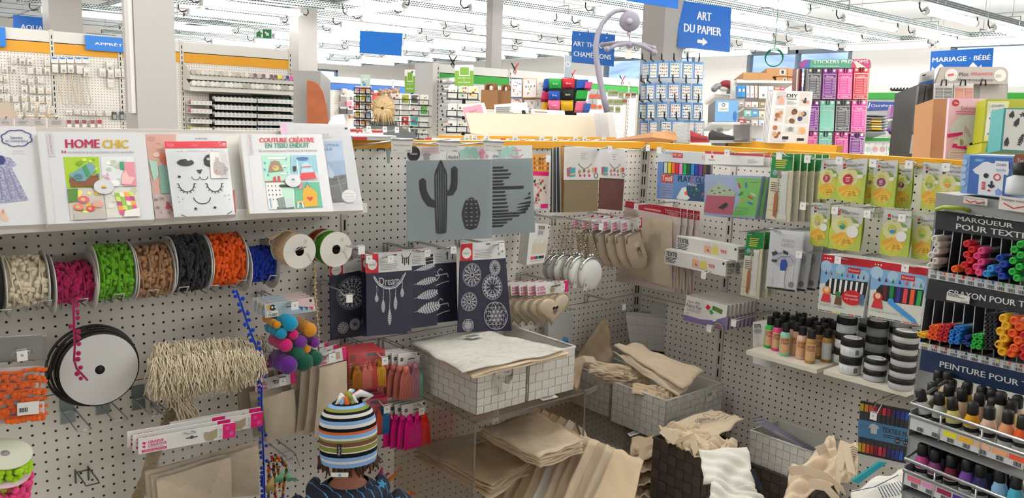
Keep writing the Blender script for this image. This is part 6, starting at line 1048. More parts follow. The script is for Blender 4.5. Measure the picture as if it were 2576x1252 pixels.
stack(POM,3,(-.004,.014,.003),'%s bag of coloured pompoms in the stack left of the natural twine')
hook(*cI(440,625),.225,'steel hook with a white tag holding the pompom bags',.016,'2',drop=.012);hook(*cI(870,572),.2,'long double hook with a small white tag in front of the mandala stencil',.03,'',drop=-.012)
def tote(b,q):b.poly(q,[(.5,.1),(.56,.02),(.62,.1)],GREY);b.rect(q,.62,.22,.76,.8,mat('#b5a48a',.7));cut(b,q,.46,.4,.1);b.disc(q,.53,.55,.03,RED)
GC1=pack('cotton_pack','frontmost flat cotton pack with a white and magenta header below the pompom bags','pack',QY(-.15,cM(130,335),cM(450,250),cM(455,345),cM(135,420)),QY(-.15,cM(135,420),cM(455,345),cM(465,740),cM(205,840)),lambda b,q:graine(b,q,tote),slab('folded_cotton',[(.12,.14),(.95,.12),(1.0,.97),(.06,.98)]));stack(GC1,2,(-.02,.035,.012),'%s flat cotton pack behind the one under the pompom bags')
hook(*cM(345,310),.18,'steel hook with a white price tag on the flat cotton packs',.016,'3',drop=.02)
GC2=pack('cotton_pack','frontmost long cotton pack between the pompom bags and the coral tassels','pack',QY(-.2,cM(625,125),cM(845,62),cM(855,160),cM(635,215)),QY(-.2,cM(635,215),cM(858,160),cM(855,700),cM(590,785)),lambda b,q:graine(b,q,tote),slab('folded_cotton',[(.03,.03),(.98,.02),(1,.95),(.0,.99)]));stack(GC2,4,(-.016,.022,.004),'%s long cotton pack in the row left of the coral tassels')
hook(*cM(735,118),.23,'steel hook with a white price tag on the long cotton packs',.016,'5',drop=.02)
def cushion(b,q):b.poly(q,[(.66,.3),(.72,.35),(.8,.2),(.8,.75),(.75,.95),(.68,.92),(.655,.6)],mat('#a5967c',.8),.001);cut(b,q,.53,.5,.12)
GC3=pack('cotton_pack','wide cotton bag pack with a long white and magenta header low on the left wall','pack',QY(-.26,cL(1090,790),cL(1855,655),cL(1852,770),cL(1092,910)),QY(-.25,cL(1092,910),cL(1852,770),cL(1835,1330),cL(1180,1400)),lambda b,q:graine(b,q,cushion),slab('cotton_bag',[(.13,.42),(.96,.28),(.98,1),(.1,1)],CT));stack(GC3,2,(-.008,.014,.006),'%s wide cotton bag pack behind the low one on the left wall');dup(GC3,(.085,.03,.0),'wide cotton bag pack half hidden at the right of the low ones')
dup(GC3,(.088,.048,.006),'hindmost wide cotton bag pack beside the blue hanging trim');hook(*cL(1510,740),.285,'steel hook through the low wide cotton packs',.018,drop=.01)
def tass(c,u0,u1,v0,v1,nm='tassel'):
 def f(t,q):
  b=MB();m_=mat(c,.9,spec=.1);uc=(u0+u1)/2;b.ball(q.p(uc,v0+.06,.012),q.W*(u1-u0)*.26,m_,8,6)
  for i in range(14):u=u0+(u1-u0)*(i+.5)/14;b.tube([q.p(uc+(u-uc)*.35,v0+.08,.012),q.p(uc+(u-uc)*.9,v0+.3*(v1-v0),.014),q.p(u,v1-(i%3)*.012,.01)],.0028,m_,4)
  b.tube([q.p(uc,v0+.02,.014),q.p(uc-.02,v0-.05,.01),q.p(uc+.02,v0-.05,.01),q.p(uc,v0+.02,.014)],.001,m_,4);b.build(nm,t)
 return f
def corals(cols):
 def f(t,q):[tass(c,u0,u1,v0,.93)(t,q)for c,u0,u1,v0 in cols]
 return f
CRD=mat('#c8393f',.5)
def chev(b,q):
 for i in range(9):b.line(q,[(.03,.3+.07*i),(.07,.27+.07*i),(.1,.3+.07*i),(.13,.27+.07*i)],.0022,WCARD)
 cut(b,q,.62,.1,.25);b.rect(q,.06,.05,.2,.2,mat('#8a4a3f',.5),.0008)
def bigcard(t,q):b=MB();b.hexa(q.sub(0,0,1,1,-.006),.002,CRD);b.build('backing_card',t)
def coral(nmlab,P,d,cols,card=CRD,group=None):
 q=QY(-d,*P);t=thing('tassel_pack',nmlab,'pack',q.p(.5,1));b=MB();b.hexa(q,.003,card);chev(b,q);b.build('backing_card',t);[tass(c,u0,u1,v0,v1)(t,q)for c,u0,u1,v0,v1 in cols]
 b=MB();b.grid(lambda u,v:q.p(u,v,.008+.018*(sin(pi*u)*sin(pi*v))**.6),8,8,film(refl=.45,bump=.5,bs=18,op=.02));b.build('clear_bag',t);return t
TS1=coral('coral tassel pack on a red card, front of the upper left tassel hook',[cM(862,110),cM(1152,80),cM(1168,375),cM(868,425)],.2,[('#b5701e',.05,.28,.3,.96),('#e0786a',.3,.44,.28,.93),('#e0786a',.45,.58,.27,.93),('#d2484a',.56,.7,.27,.95),('#d9a02e',.66,.92,.28,.93)]);stack(TS1,3,(-.004,.013,.004),'%s coral tassel pack on the upper left tassel hook')
hook(*cM(1150,150),.23,'steel hook with a white tag in the coral tassel packs',.016,'2',drop=-.01)
TS2=coral('red carded pack of orange and blue tassels beside the striped hat',[cM(900,490),cM(1172,455),cM(1178,745),cM(905,790)],.2,[('#cf4a3a',.6,.76,.28,.95),('#1f6fa5',.76,.97,.28,.95),('#cf4a3a',.3,.45,.28,.95)],mat('#c22f52',.5));stack(TS2,3,(-.004,.012,.006),'%s red carded tassel pack behind the one beside the striped hat')
hook(*cM(1165,530),.23,'steel hook with a white tag in the red tassel packs beside the hat',.016,'3',drop=-.01)
def ricoh(b,q):b.disc(q,.16,.45,.07,BLACK,.001,16);b.text(q,'RICO',.11,.38,.21,.5,WCARD,.0014);b.rect(q,.88,.12,.96,.3,BLACK);cut(b,q,.6,.5,.3);lines(b,q,.4,.65,.65,3,.1,.03,GREY,2)
TS3=pack('tassel_pack','white headed pack of salmon and mauve tassels beside the white basket','pack',QY(-.2,cM(1258,120),cM(1430,98),cM(1425,190),cM(1258,225)),QY(-.2,cM(1256,225),cM(1425,190),cM(1440,470),cM(1250,492)),ricoh,corals([('#dd7f72',0,.52,.0),('#c98a9a',.5,.9,-.06),('#7fae9a',.85,1,0)]));stack(TS3,3,(-.014,.014,.002),'%s salmon tassel pack beside the white basket')
hook(*cM(1440,138),.23,'steel hook in the salmon tassel packs',.016,drop=-.004)
TS4=pack('tassel_pack','white headed pack of hot pink and red tassels, front of the lower row','pack',QY(-.2,cM(1285,525),cM(1475,480),cM(1478,590),cM(1292,625)),QY(-.2,cM(1292,625),cM(1478,590),cM(1500,830),cM(1290,888)),ricoh,corals([('#e81f8c',.0,.38,-.06),('#e81f8c',.35,.68,-.08),('#f03a32',.62,1,-.1)]));stack(TS4,3,(-.016,.014,.002),'%s hot pink tassel pack in the lower row')
hook(*cM(1440,545),.23,'steel hook with a white tag in the hot pink tassel packs',.016,'3',drop=-.004)
hook(*cM(445,1020),.2,'steel hook carrying the wooden bead garland',.03,drop=-.03);t=thing('bead_garland','garland of coloured wooden beads with yellow and green tassels','garland',ony(-.15,cM(300,1250)));r=random.Random(5)
b=MB();BC=['#b5301f','#d9a01e','#2f6a3a','#8a4a1f','#d96a1e','#3a2a20','#1f4f7a','#c9812e']
for p0_,p1_,n in(((260,930),(385,1000),14),((270,950),(350,960),9),((290,915),(370,975),10),((240,970),(235,1250),22),((275,985),(290,1250),22),((300,960),(330,1180),10),((380,1000),(345,1260),18)):
 for i in range(n):f=i/n;b.ball(ony(-.17+.02*r.random(),cM(p0_[0]+(p1_[0]-p0_[0])*f+r.uniform(-5,5),p0_[1]+(p1_[1]-p0_[1])*f+6*sin(f*9))),r.uniform(.0034,.0052),mat(r.choice(BC),.4),7,5)
b.build('bead_string',t)
for x0,y0,sx,sy,c in((270,1080,-40,120,'#cdb070'),(350,1040,-50,90,'#6fb58a'),(380,1050,45,70,'#79bd93')):
 b=MB();m_=mat(c,.9)
 for i in range(16):a=(i/15-.5);b.tube([ony(-.19,cM(x0,y0)),ony(-.195,cM(x0+sx*.5+a*45,y0+sy*.6)),ony(-.19,cM(x0+sx+a*90,y0+sy+r.uniform(-12,6)))],.0022,m_,4)
 b.build('tassel',t)
q=rectL(-.003,cM(300,885),cM(435,955));sheet('price_label','white paper price label on the pegboard above the bead garland','label',q,.0015,WCARD,lambda b,q:(b.text(q,'Guirlande pompon',.1,.12,.8,.28,INK),b.text(q,'multicolore',.1,.4,.6,.55,INK),b.text(q,'5.20€',.6,.72,.95,.9,INK)))
for i,(x0,y0,x1,y1,c)in enumerate([(1180,1120,1280,1010,'#d97a2e'),(1120,1060,1130,1010,'#c42a86'),(1150,1090,1180,1050,'#c4304a'),(1350,1210,1400,1215,'#e8741e')]):
 b=MB();b.tube([ony(-.12,cM(x0-10,y0+60)),ony(-.12,cM(x0,y0)),ony(-.13,cM(x1,y1))],[.009,.008,.0015],mat(c,.8),6);b.build('feather',None,'%s feather tip showing behind the child\'s jacket'%['orange','purple','dark pink','small round orange'][i],'feather')
#stencils and purses on the left-hand wall, upper and middle rows
def QL(d,f,*P):return QY(-d,*[f(*p)for p in P])
def QR(d,f,*P):return QX(-d,*[f(*p)for p in P])
SG=mat('#8d999e',.5);SK_=mat('#1d1f22',.5)
def stencil(lab,qh,qs,art,hd,m=SG,d=0):
 t=thing('stencil_pack',lab,'stencil pack',qs.p(.5,1));b=MB();b.hexa(qh,.003,mat('#dfe0e0',.35));hd(b,qh);b.build('header_card',t);b=MB();b.hexa(qs,.003,m);art(b,qs);b.build('stencil_sheet',t)
 b=MB();b.grid(lambda u,v:qs.p(u,v,.005+.003*sin(9*u+5*v)*sin(pi*u)),6,6,film(refl=.4,bump=.5,bs=10,op=.02));b.build('clear_sleeve',t);return t
def alad(right):
 def f(b,q):
  TQ=mat('#9fcabf',.5);PK=mat('#d98aa5',.5)
  if not right:b.disc(q,.075,.48,.07,SK_,.001,24);b.text(q,'Pochoir',.035,.38,.115,.55,WCARD,.0014);b.poly(q,[(.17,.55),(.2,.45),(.24,.45),(.27,.55),(.25,.65),(.25,.9),(.19,.9),(.19,.65)],GREY);lines(b,q,.16,.12,.42,4,.1,.035,PK,3)
  b.disc(q,.52,.72,.085,WCARD,.001,20,.05);b.ring(q,.52,.72,.075,.08,GREY,.0012);b.text(q,'Aladine',.46,.6,.58,.85,SK_,.0015)
  for i in range(9):b.disc(q,.62+.022*i,.45+.2*sin(i*1.7),.035,TQ,.0008+.00002*i,10)
  if not right:b.line(q,[(.87,.2),(.87,.9)],.012,PK);b.line(q,[(.84,.35),(.84,.6),(.87,.65)],.005,PK);b.line(q,[(.9,.3),(.9,.5),(.87,.55)],.005,PK);b.disc(q,.93,.72,.018,PK,.001,10)
  else:b.line(q,[(.8,.15),(.8,.85)],.004,PK);b.line(q,[(.74,.35),(.86,.35)],.004,PK);b.line(q,[(.72,.65),(.75,.82),(.8,.88),(.85,.82),(.88,.65)],.004,PK)
 return f
def cactus(b,q):
 def lob(x0,x1,y0,y1,n,ph=1.0):
  for i in range(n):
   f=(i+.5)/n*2-1;xs=[];m=14
   for k in range(m+1):v=k/m;wv=min(1,(v*7+.08)**.5)*(1-.2*v**3);xs.append((((x0+x1)/2)+f*(x1-x0)/2*wv,y0+(y1-y0)*(v*(1-abs(f)**2*.12)+abs(f)**2*.1)))
   b.line(q,xs,(x1-x0)*q.W/n*.62,SK_)
 lob(.3,.455,.0,.92,6)
 for i in range(4):
  w_=.0075-.0005*i;o=.018*i;b.line(q,[(.145+o,.24-.02*(i in(1,2))),(.15+o,.36),(.175+o,.46-.01*i),(.23+o*.6,.52-.022*i+.03),(.31,.575-.02*i)],w_,SK_,.0012)
  b.line(q,[(.56-o,.1-.02*(i in(1,2))),(.56-o,.28),(.55-o,.36-.012*i),(.51-o*.6,.405-.012*i+.02),(.44,.43-.018*i)],w_,SK_,.0012)
 for i in range(7):
  f=(i-3)/3.0;b.line(q,[(.735+f*.1*(.35+.65*sin(pi*(.1+.8*v))),.47+.41*v+abs(f)*.035*(1 if v<.5 else-.6))for v in[k/10 for k in range(11)]],.0105*(1-.25*abs(f)),SK_)
  if i in(1,3,5):
   for k in range(7):v=.08+.13*k;u=.735+f*.1*(.35+.65*sin(pi*(.1+.8*v)));b.line(q,[(u-.012,.47+.41*v),(u+.012,.46+.41*v)],.0018,SG,.0016);b.line(q,[(u-.01,.46+.41*v),(u+.01,.475+.41*v)],.0018,SG,.0016)
def anchor(b,q):
 P=[(.5,.1,.34),(.5,.14,.44),(.5,.19,.5),(.42,.235,.46),(.4,.28,.32),(.4,.32,.34),(.62,.36,.78),(.62,.375,.78),(.4,.42,.36),(.4,.47,.38),(.4,.52,.38),(.4,.57,.4),(.4,.62,.42),(.42,.67,.42),(.45,.71,.62),(.45,.745,.66),(.4,.79,.5),(.36,.83,.38),(.33,.87,.3)]
 for i,(a,v,e)in enumerate(P):b.poly(q,[(-.1,v),(e,v),(e-.03,v+.028),(-.1,v+.028)],SK_)
 for i,(a,v,e)in enumerate([(.86,.45,.92),(.76,.51,.92),(.62,.575,.92),(.6,.62,.9),(.6,.66,.85),(.55,.7,.8)]):b.poly(q,[(a,v+.025),(e,v-.01),(e,v+.03),(a,v+.035)],SK_)
stencil('large grey stencil pack with two striped cactuses',QL(.25,cE,(1325,216),(1998,210),(2000,322),(1322,332)),QL(.252,cE,(1322,325),(2000,315),(1996,936),(1331,962)),cactus,alad(0));hook(*cE(1640,175),.3,'steel hook holding the cactus stencil pack',.012,drop=.01)
stencil('grey stencil pack with a striped anchor behind the cactus one',QL(.19,cE,(1640,215),(2312,205),(2314,310),(1640,325)),QL(.192,cE,(1660,318),(2314,306),(2336,890),(1665,930)),lambda b,q:anchor(b,q.sub(.45,0,1,1)),alad(1));hook(*cE(2010,175),.29,'steel hook holding the anchor stencil pack',.012,drop=.01)
for i,(P,a,d)in enumerate([([(1205,142),(1367,146),(1366,262),(1205,256)],'Pochoir Textile Awesome',.27),([(1577,156),(1736,162),(1730,262),(1577,256)],'Pochoir Textile Cactus',.31),([(1935,158),(2082,166),(2078,258),(1935,250)],'Pochoir Textile Ancre',.3)]):
 q=QL(d,cE,*P);t=thing('price_holder',['empty hook price holder above the bare pegboard','price holder on the hook of the cactus stencil','price holder on the hook of the anchor stencil'][i],'label holder',q.p(.5,1));b=MB();b.hexa(q.sub(0,.2,1,1),.0015,mat('#d9d7d3',.4));b.text(q,a,.08,.47,.9,.57,INK);b.text(q,'5.90€',.68,.82,.93,.93,INK,bold=.02);lines(b,q,.08,.85,.25,1,.1,.05,GREY);b.build('price_label',t)
 b=MB();b.tube([q.p(-.02,.12),q.p(1.02,.12)],.004,STEEL,6);c=q.p(.5,.15);b.tube([c,V((c.x,-.004,c.z-.03))],.0025,STEEL,5);b.build('rod',t)
b=MB();o=ony(-.06,cE(1178,240));b.tube([V((o.x,0,o.z)),o,],.003,ZINC,5);b.hexa(Q(o+V((-.006,0,0)),o+V((.008,0,0)),o+V((.006,0,-.04)),o+V((0,0,-.04))),.003,ZINC);b.build('steel_clip',None,'small steel clip on the bare pegboard below the yellow rail','clip')
q=rectL(-.16,(894,348),(1003,357));t=thing('book','book lying flat on the yellow rail beside the woman','book',(q.c[0].x,-.05,1.592));b=MB();b.box((q.c[0].x+.06,-.05,1.5925),(q.c[1].x+.06,.12,1.602),mat('#d9d6d2',.5));b.build('pages',t);b=MB();b.box((q.c[0].x+.055,-.053,1.602),(q.c[1].x+.06,.12,1.606),mat('#e9e8e6',.2));b.box((q.c[0].x+.055,-.0535,1.5925),(q.c[0].x+.1,-.05,1.602),RED);b.build('cover',t)
def fabric(b,q):
 b.rect(q,0,0,1,.36,mat('#e0962e',.6));b.rect(q,0,.3,1,.38,PINK,.0008);r=random.Random(3)
 for i in range(18):u,v=.08+.16*(i%6),.05+.085*(i//6);b.poly(q,[(u,v),(u+.1,v),(u+.05,v+.06)],mat(['#a5303a','#e9dcc0','#3a3f6a'][i%3],.6),.001)
 b.rect(q,0,.38,.96,.95,mat('#dcd3c8',.6));blobs(b,q,8,['#cf4a55','#d96a7a','#3a7a5a','#e08a95','#2a4a3a','#c43a44'],26,.035,.08,(.08,.42,.88,.9),.001);b.rect(q,.5,.9,.98,.98,PINK,.002)
q=QL(.13,cF,(118,150),(256,160),(243,580),(128,585));sheet('fabric_pack','patterned fabric pack with bunting above and a flamingo below','pack',q,.01,WCARD,fabric);hook(*cF(245,165),.16,'steel hook with a tag on the flamingo fabric pack',.012,'',drop=.01)
NV=mat('#23233f',.55);LN_=mat('#dcdde4',.6)
def mandala(b,q,u,v,r,n=12,m=LN_,k=.001):
 for f in(1,.93,.62,.58,.28):b.ring(q,u,v,r*f-.004,r*f,m,k,28)
 ar=q.W/q.H
 for i in range(n):
  a=2*pi*i/n;c,s=cos(a),sin(a);b.line(q,[(u+r*.3*c,v+r*.3*s*ar),(u+r*.92*c,v+r*.92*s*ar)],.0014,m,k)
  for ff,rr in((.76,.1),(.44,.07),(.86,.045)):a2=a+pi/n*(ff>.8);b.ring(q,u+r*ff*cos(a2),v+r*ff*sin(a2)*ar,r*rr*.55,r*rr,m,k,8)
  a2=a+pi/n;b.poly(q,[(u+r*.62*cos(a),v+r*.62*sin(a)*ar),(u+r*.9*cos(a2),v+r*.9*sin(a2)*ar),(u+r*.62*cos(a2+pi/n),v+r*.62*sin(a2+pi/n)*ar),(u+r*.72*cos(a2),v+r*.72*sin(a2)*ar)],m,k)if n<11 else b.disc(q,u+r*.18*cos(a),v+r*.18*sin(a)*ar,r*.05,m,k,6)
def flower(b,q,u,v,r):
 ar=q.W/q.H;b.ring(q,u,v,r*.96,r,LN_)
 for i in range(-2,3):
  for j in range(-2,3):
   x=(i+j*.5)*r/3;y=j*r/3*.866
   if x*x+y*y<(r*.8)**2:b.ring(q,u+x,v+y*ar,r/3-.003,r/3+.003,LN_,.001,18)
def feather(b,q,u,v,L_,ang,w_=.06):
 c,s=cos(ang),sin(ang);ar=q.W/q.H;f=lambda x,y:(u+(x*c-y*s),v+(x*s+y*c)*ar);n=9
 b.line(q,[f(0,0),f(L_,0)],.0012,LN_)
 for i in range(n):
  x=L_*(.12+.85*i/n);h=w_*sin(pi*(.12+.8*i/n));d=L_*.09
  for sg in(-1,1):b.poly(q,[f(x,0),f(x+d*.9,sg*h),f(x+d*1.5,sg*h*.85),f(x+d*.75,0)],LN_,.0011)
def sdh(b,q,art=None):b.rect(q,0,0,.26,1,RED);b.disc(q,.13,.55,.1,WCARD,.001,20);b.text(q,'Rayher',.06,.52,.2,.62,SK_,.0014);b.text(q,'Siebdruck-Schablone',.3,.38,.66,.5,GREY);lines(b,q,.3,.58,.7,4,.09,.03,GREY,4);b.rect(q,.56,.08,.66,.16,mat('#55585a',.5));art and art(b,q)
def sd(lab,d,P,hv,art,hart=None):
 q=QL(d,cI,*P);return stencil(lab,q.sub(0,0,1,hv),q.sub(0,hv,1,1,-.001),art,lambda b,q_:sdh(b,q_,hart),NV)
sd('navy stencil pack with one large mandala, leftmost of the navy row',.11,[(718,335),(1100,262),(1105,872),(726,926)],.14,lambda b,q:(mandala(b,q,.44,.32,.31,16),mandala(b,q,.25,.83,.11),mandala(b,q,.49,.8,.11,10),mandala(b,q,.74,.77,.11,12)))
def dream(b,q):
 b.line(q,[(.16+.0,.05),(.2,.12),(.28,.2),(.4,.255),(.52,.27),(.65,.25),(.76,.18),(.83,.08),(.86,.03)],.004,LN_);b.line(q,[(.19,.06),(.24,.13),(.32,.19),(.42,.235),(.52,.245),(.64,.225),(.74,.16),(.81,.06)],.0018,LN_);b.text(q,'Dream',.28,.08,.72,.21,LN_,bold=-.0)
 for u,v0,v1,L_ in((.22,.2,.33,.13),(.36,.26,.4,.24),(.5,.28,.55,.3),(.63,.27,.36,.25),(.78,.17,.25,.17)):b.line(q,[(u,v0),(u+.01,(v0+v1)/2),(u,v1)],.0014,LN_);feather(b,q,u,v1,L_*q.H/q.W,pi/2,.045);b.disc(q,u,v1,.012,LN_,.001,8)
sd('navy stencil pack with red header just behind the dream catcher one',.17,[(965,242),(1330,222),(1330,870),(985,895)],.22,lambda b,q:None)
sd('navy stencil pack with a dream catcher and hanging feathers',.2,[(1003,250),(1365,226),(1362,856),(1010,896)],.23,dream,lambda b,q:(b.line(q,[(.76,.1),(.8,.3),(.87,.35),(.94,.25),(.97,.08)],.002,SK_),[b.line(q,[(.79+.045*i,.3),(.79+.045*i,.6+.1*(i%2))],.003,SK_)for i in range(4)]))
sd('navy stencil pack with four single feathers right of the dream catcher',.165,[(1190,222),(1545,195),(1566,806),(1200,856)],.21,lambda b,q:[feather(b,q,.5,.08+.22*i,.48+.03*i,-.15,.05+.02*i)for i in range(4)],lambda b,q:[b.line(q,[(.78,.5+.2*i),(.95,.45+.2*i)],.008,SK_)for i in range(3)])
def flam(b,q):
 for v in(.12,.62):b.line(q,[(.42,v+.05),(.55,v+.08),(.78,v+.06),(.8,v+.12)],.004,LN_);b.line(q,[(.5,v),(.46,v+.06),(.44,v+.2)],.01,LN_);b.line(q,[(.48,v+.18),(.55,v+.15),(.6,v+.1),(.56,v+.02),(.62,v-.03),(.67,v)],.004,LN_);b.line(q,[(.5,v+.25),(.7,v+.2),(.82,v+.19)],.003,LN_)
sd('navy stencil pack with two flamingos, behind the feather one',.135,[(1360,200),(1714,177),(1728,770),(1370,812)],.22,flam,lambda b,q:[b.line(q,[(.75+.12*i,.5),(.8+.12*i,.35),(.78+.12*i,.8)],.004,SK_)for i in range(2)])
sd('navy stencil pack with six round patterns, rightmost of the navy row',.2,[(1750,168),(2093,140),(2152,850),(1728,864)],.19,lambda b,q:(mandala(b,q,.25,.2,.19),mandala(b,q,.74,.12,.12,10),mandala(b,q,.66,.38,.21,10),mandala(b,q,.19,.57,.155,12),flower(b,q,.7,.78,.23),flower(b,q,.17,.9,.105)),lambda b,q:[b.disc(q,u,v,.025,GREY,.001,10)for u,v in((.85,.4),(.93,.6),(.85,.72))])
for x,y,l in((1025,262,'the red headed stencil behind the dream catcher'),(1195,262,'the dream catcher stencil'),(1485,215,'the feather stencil'),(1690,190,'the flamingo stencil'),(2068,165,'the six round patterns')):hook(*cI(x,y),.23,'steel hook with a white tag holding '+l,.014,'7',drop=.01)
def tex(b,q,big=True):b.text(q,'TEXTIL',.08,.06,.5,.14,INK,bold=.02);lines(b,q,.1,.17,.6,4,.03,.01,INK,3)
def penbox(b,q):
 b.text(q,'TEXTIL',.4,.05,.75,.13,INK,bold=.03);lines(b,q,.42,.17,.75,4,.03,.01,INK,3);b.rect(q,.9,.05,.96,.1,BLACK)
 for i in range(3):u=.22+.26*i;b.poly(q,[(u,.5),(u+.22,.48),(u+.22,.74),(u,.76)],mat('#d9cbb5',.6));b.line(q,[(u+.05,.5),(u+.07,.4),(u+.14,.39),(u+.17,.49)],.0016,mat('#c9b89a',.6))
 for i,c in enumerate(['#c22f2a','#e0602a','#b52a6a','#2a4aa5','#3fb54a','#1a1a1a','#3a3a3a','#222222']):b.rect(q,.2+.09*i,.81,.29+.09*i,.88,mat(c,.5));b.rect(q,.22+.09*i,.91,.25+.09*i,.95,GREY)
q=QL(.14,cF,(108,690),(265,705),(215,1000),(75,1022));sheet('pen_box','white textile pen box hung below the anchor stencil','box',q,.045,WCARD,penbox,side=mat('#d9d8d6',.5));hook(*cF(375,655),.2,'steel hook holding the white textile pen box',.014,drop=.004)
WF=mat('#e6e6e2',.85,bump=.5,bs=40);PC=mat('#e0ccb2',.9,bump=.3,bs=120)
def purse_round(lab,d,cx,cy,rx,ry,m=WF):
 c=ony(-d,cF(cx,cy));k=(c-CAM).dot(FWD)/FPX/3.13;R_=ry*k;t=thing('coin_purse',lab,'purse',c-V((0,0,R_)));b=MB();b.ball(c,R_,m,18,10,(1,.26,1));bd=b.build('body',t)
 b=MB();b.tube([c+V((R_*1.02*cos(a),-.004,R_*1.04*sin(a)))for a in[pi*(.12+.76*j/16)for j in range(17)]],.0042,CHROME,6);b.ball(c+V((-.006,0,R_*1.16)),.006,CHROME,8,6);b.ball(c+V((.008,0,R_*1.16)),.006,CHROME,8,6);b.build('metal_frame',bd)
 b=MB();tp=ony(-.12-(d-.1)*.3,cF(400+(cx-300)*.55,692));
 for s in(-1,1):
  n=20
  for j in range(n):p=(c+V((s*R_*.75,0,R_*.75))).lerp(tp,j/n);b.ball(p,.0034,mat('#a58f62',.3,.9)if j%2 else CHROME,5,3)
 b.build('chain',t);b=MB();q=Q(c+V((-R_*.55,-.012,R_*.2)),c+V((-R_*.3,-.012,R_*.25)),c+V((-R_*.45,-.012,-R_*.9)),c+V((-R_*.75,-.012,-R_*.9)));b.hexa(q,.001,mat('#dcd2c5',.6));[b.rect(q,.3,.62+.03*i,.7,.635+.03*i,INK)for i in range(6)];b.build('paper_tag',t);return t
hook(*cF(660,700),.24,'long steel hook with a tag holding the round white purses',.016,'5',drop=-.002)
for i,(cx,cy,d)in enumerate([(578,1095,.21),(495,1080,.19),(450,1065,.165),(370,1055,.14),(315,1050,.115),(275,1045,.09)]):purse_round('%s round white coin purse hanging by a chain'%nth(i).capitalize(),d,cx,cy,95,130-6*i)
def puff(b,q,P,k0,k1,m):
 c=[sum(p[i]for p in P)/len(P)for i in(0,1)];n=len(P);R_=[(1,k0),(.96,k0+(k1-k0)*.45),(.85,k0+(k1-k0)*.75),(.55,k0+(k1-k0)*.95),(.2,k1)]
 b.add([q.p(c[0]+(u-c[0])*s,c[1]+(v-c[1])*s,k)for s,k in R_ for u,v in P],[(i*n+j,(i+1)*n+j,(i+1)*n+(j+1)%n,i*n+(j+1)%n)for i in range(4)for j in range(n)]+[tuple(4*n+j for j in range(n))],m,True)
def clasp(t,q):
 P=[(.14,.1),(.5,.07),(.84,.05),(.86,.3),(.98,.72),(.88,.92),(.6,1),(.3,.9),(.14,.6)];c=[sum(p[i]for p in P)/len(P)for i in(0,1)];b=MB()
 P=[(P[i-1][0]*(1-f)+P[i][0]*f,P[i-1][1]*(1-f)+P[i][1]*f)for i in range(len(P))for f in(0,.5)];puff(b,q,P,-.002,.012,PC);puff(b,q,P[::-1],-.002,-.012,PC)
 b.build('body',t);b=MB();b.tube([q.p(.12,.3,.005),q.p(.13,.1,.008),q.p(.5,.06,.008),q.p(.85,.04,.005),q.p(.86,.25,.003)],.003,CHROME,6);b.tube([q.p(.4,.05,.01),q.p(.5,-.05,.01),q.p(.6,.04,.01)],.003,CHROME,5);b.build('metal_frame',t)
CP=pack('purse_pack','frontmost cotton clasp purse pack right of the round white purses','pack',QL(.22,cF,(820,678),(985,645),(986,725),(825,762)),QL(.22,cF,(825,762),(986,725),(1045,1045),(860,1075)),lambda b,q:(graine(b,q,None,jc=False),b.disc(q,.5,.55,.06,mat('#b5a27d',.7),.001,10)),clasp);stack(CP,5,(-.024,.026,-.0),'%s cotton clasp purse pack of the row behind')
hook(*cF(960,668),.25,'steel hook with a tag holding the clasp purse packs',.016,'5',drop=-.002)
def heart(t,q):
 P=[]
 for i in range(26):a=2*pi*i/26;x=16*sin(a)**3;y=13*cos(a)-5*cos(2*a)-2*cos(3*a)-cos(4*a);P.append((.5+x*.028+y*.004,.46-y*.029-x*.004))
 b=MB();P=[(.5+(u-.5)*1.06,.46+(v-.46)*1.06)for u,v in P];puff(b,q,P,-.002,.011,PC);puff(b,q,P[::-1],-.002,-.011,PC)
 b.build('body',t);b=MB();b.tube([q.p(.5+(u-.5)*1.07,.46+(v-.46)*1.07,.0)for u,v in P],.0022,mat('#bfae8c',.8),5,True);b.build('zip',t)
HP=pack('purse_pack','frontmost heart shaped cotton purse pack','pack',QL(.2,cJ,(464,238),(716,202),(720,290),(470,322)),QL(.2,cJ,(470,322),(720,290),(725,545),(480,560)),lambda b,q:(graine(b,q,None,jc=False),b.disc(q,.48,.65,.07,mat('#b5a27d',.7),.001,10),cut(b,q,.6,.35,.3)),heart);stack(HP,7,(-.022,.018,-.001),'%s heart shaped cotton purse pack of the row')
hook(*cJ(672,235),.23,'steel hook with a tag holding the heart purses',.016,'5',drop=-.002)
def bunting(b,q):
 b.text(q,'made by me',.45,.17,.62,.21,INK);lines(b,q,.45,.25,.62,3,.05,.012,GREY,2);b.rect(q,.92,.05,.97,.1,BLACK);b.line(q,[(.38,.5),(.45,.6),(.55,.66),(.66,.62),(.76,.5)],.003,mat('#8a7a5a',.6))
 for u,v,c in((.42,.75,'#b08a6a'),(.55,.72,'#8a7a5f'),(.68,.74,'#b08a6a')):b.poly(q,[(u-.05,v),(u,v-.08),(u+.05,v),(u,v+.08)],mat(c,.6))
 for u in(.44,.56,.7):b.disc(q,u,.87,.03,mat('#d8306f',.5),.001,10)
 b.poly(q,[(.06,.64),(.2,.6),(.22,.88),(.08,.9)],mat('#b5606a',.6));b.poly(q,[(.14,.65),(.3,.62),(.3,.9),(.15,.92)],mat('#3fa0b5',.6),.0008);b.line(q,[(.14,.84),(.3,.8)],.004,mat('#e0a03a',.6),.001);b.line(q,[(.8,.63),(.81,.78)],.008,mat('#e0a03a',.6));b.line(q,[(.88,.62),(.88,.76)],.01,mat('#d8306f',.5));b.ring(q,.89,.87,.045,.06,INK)
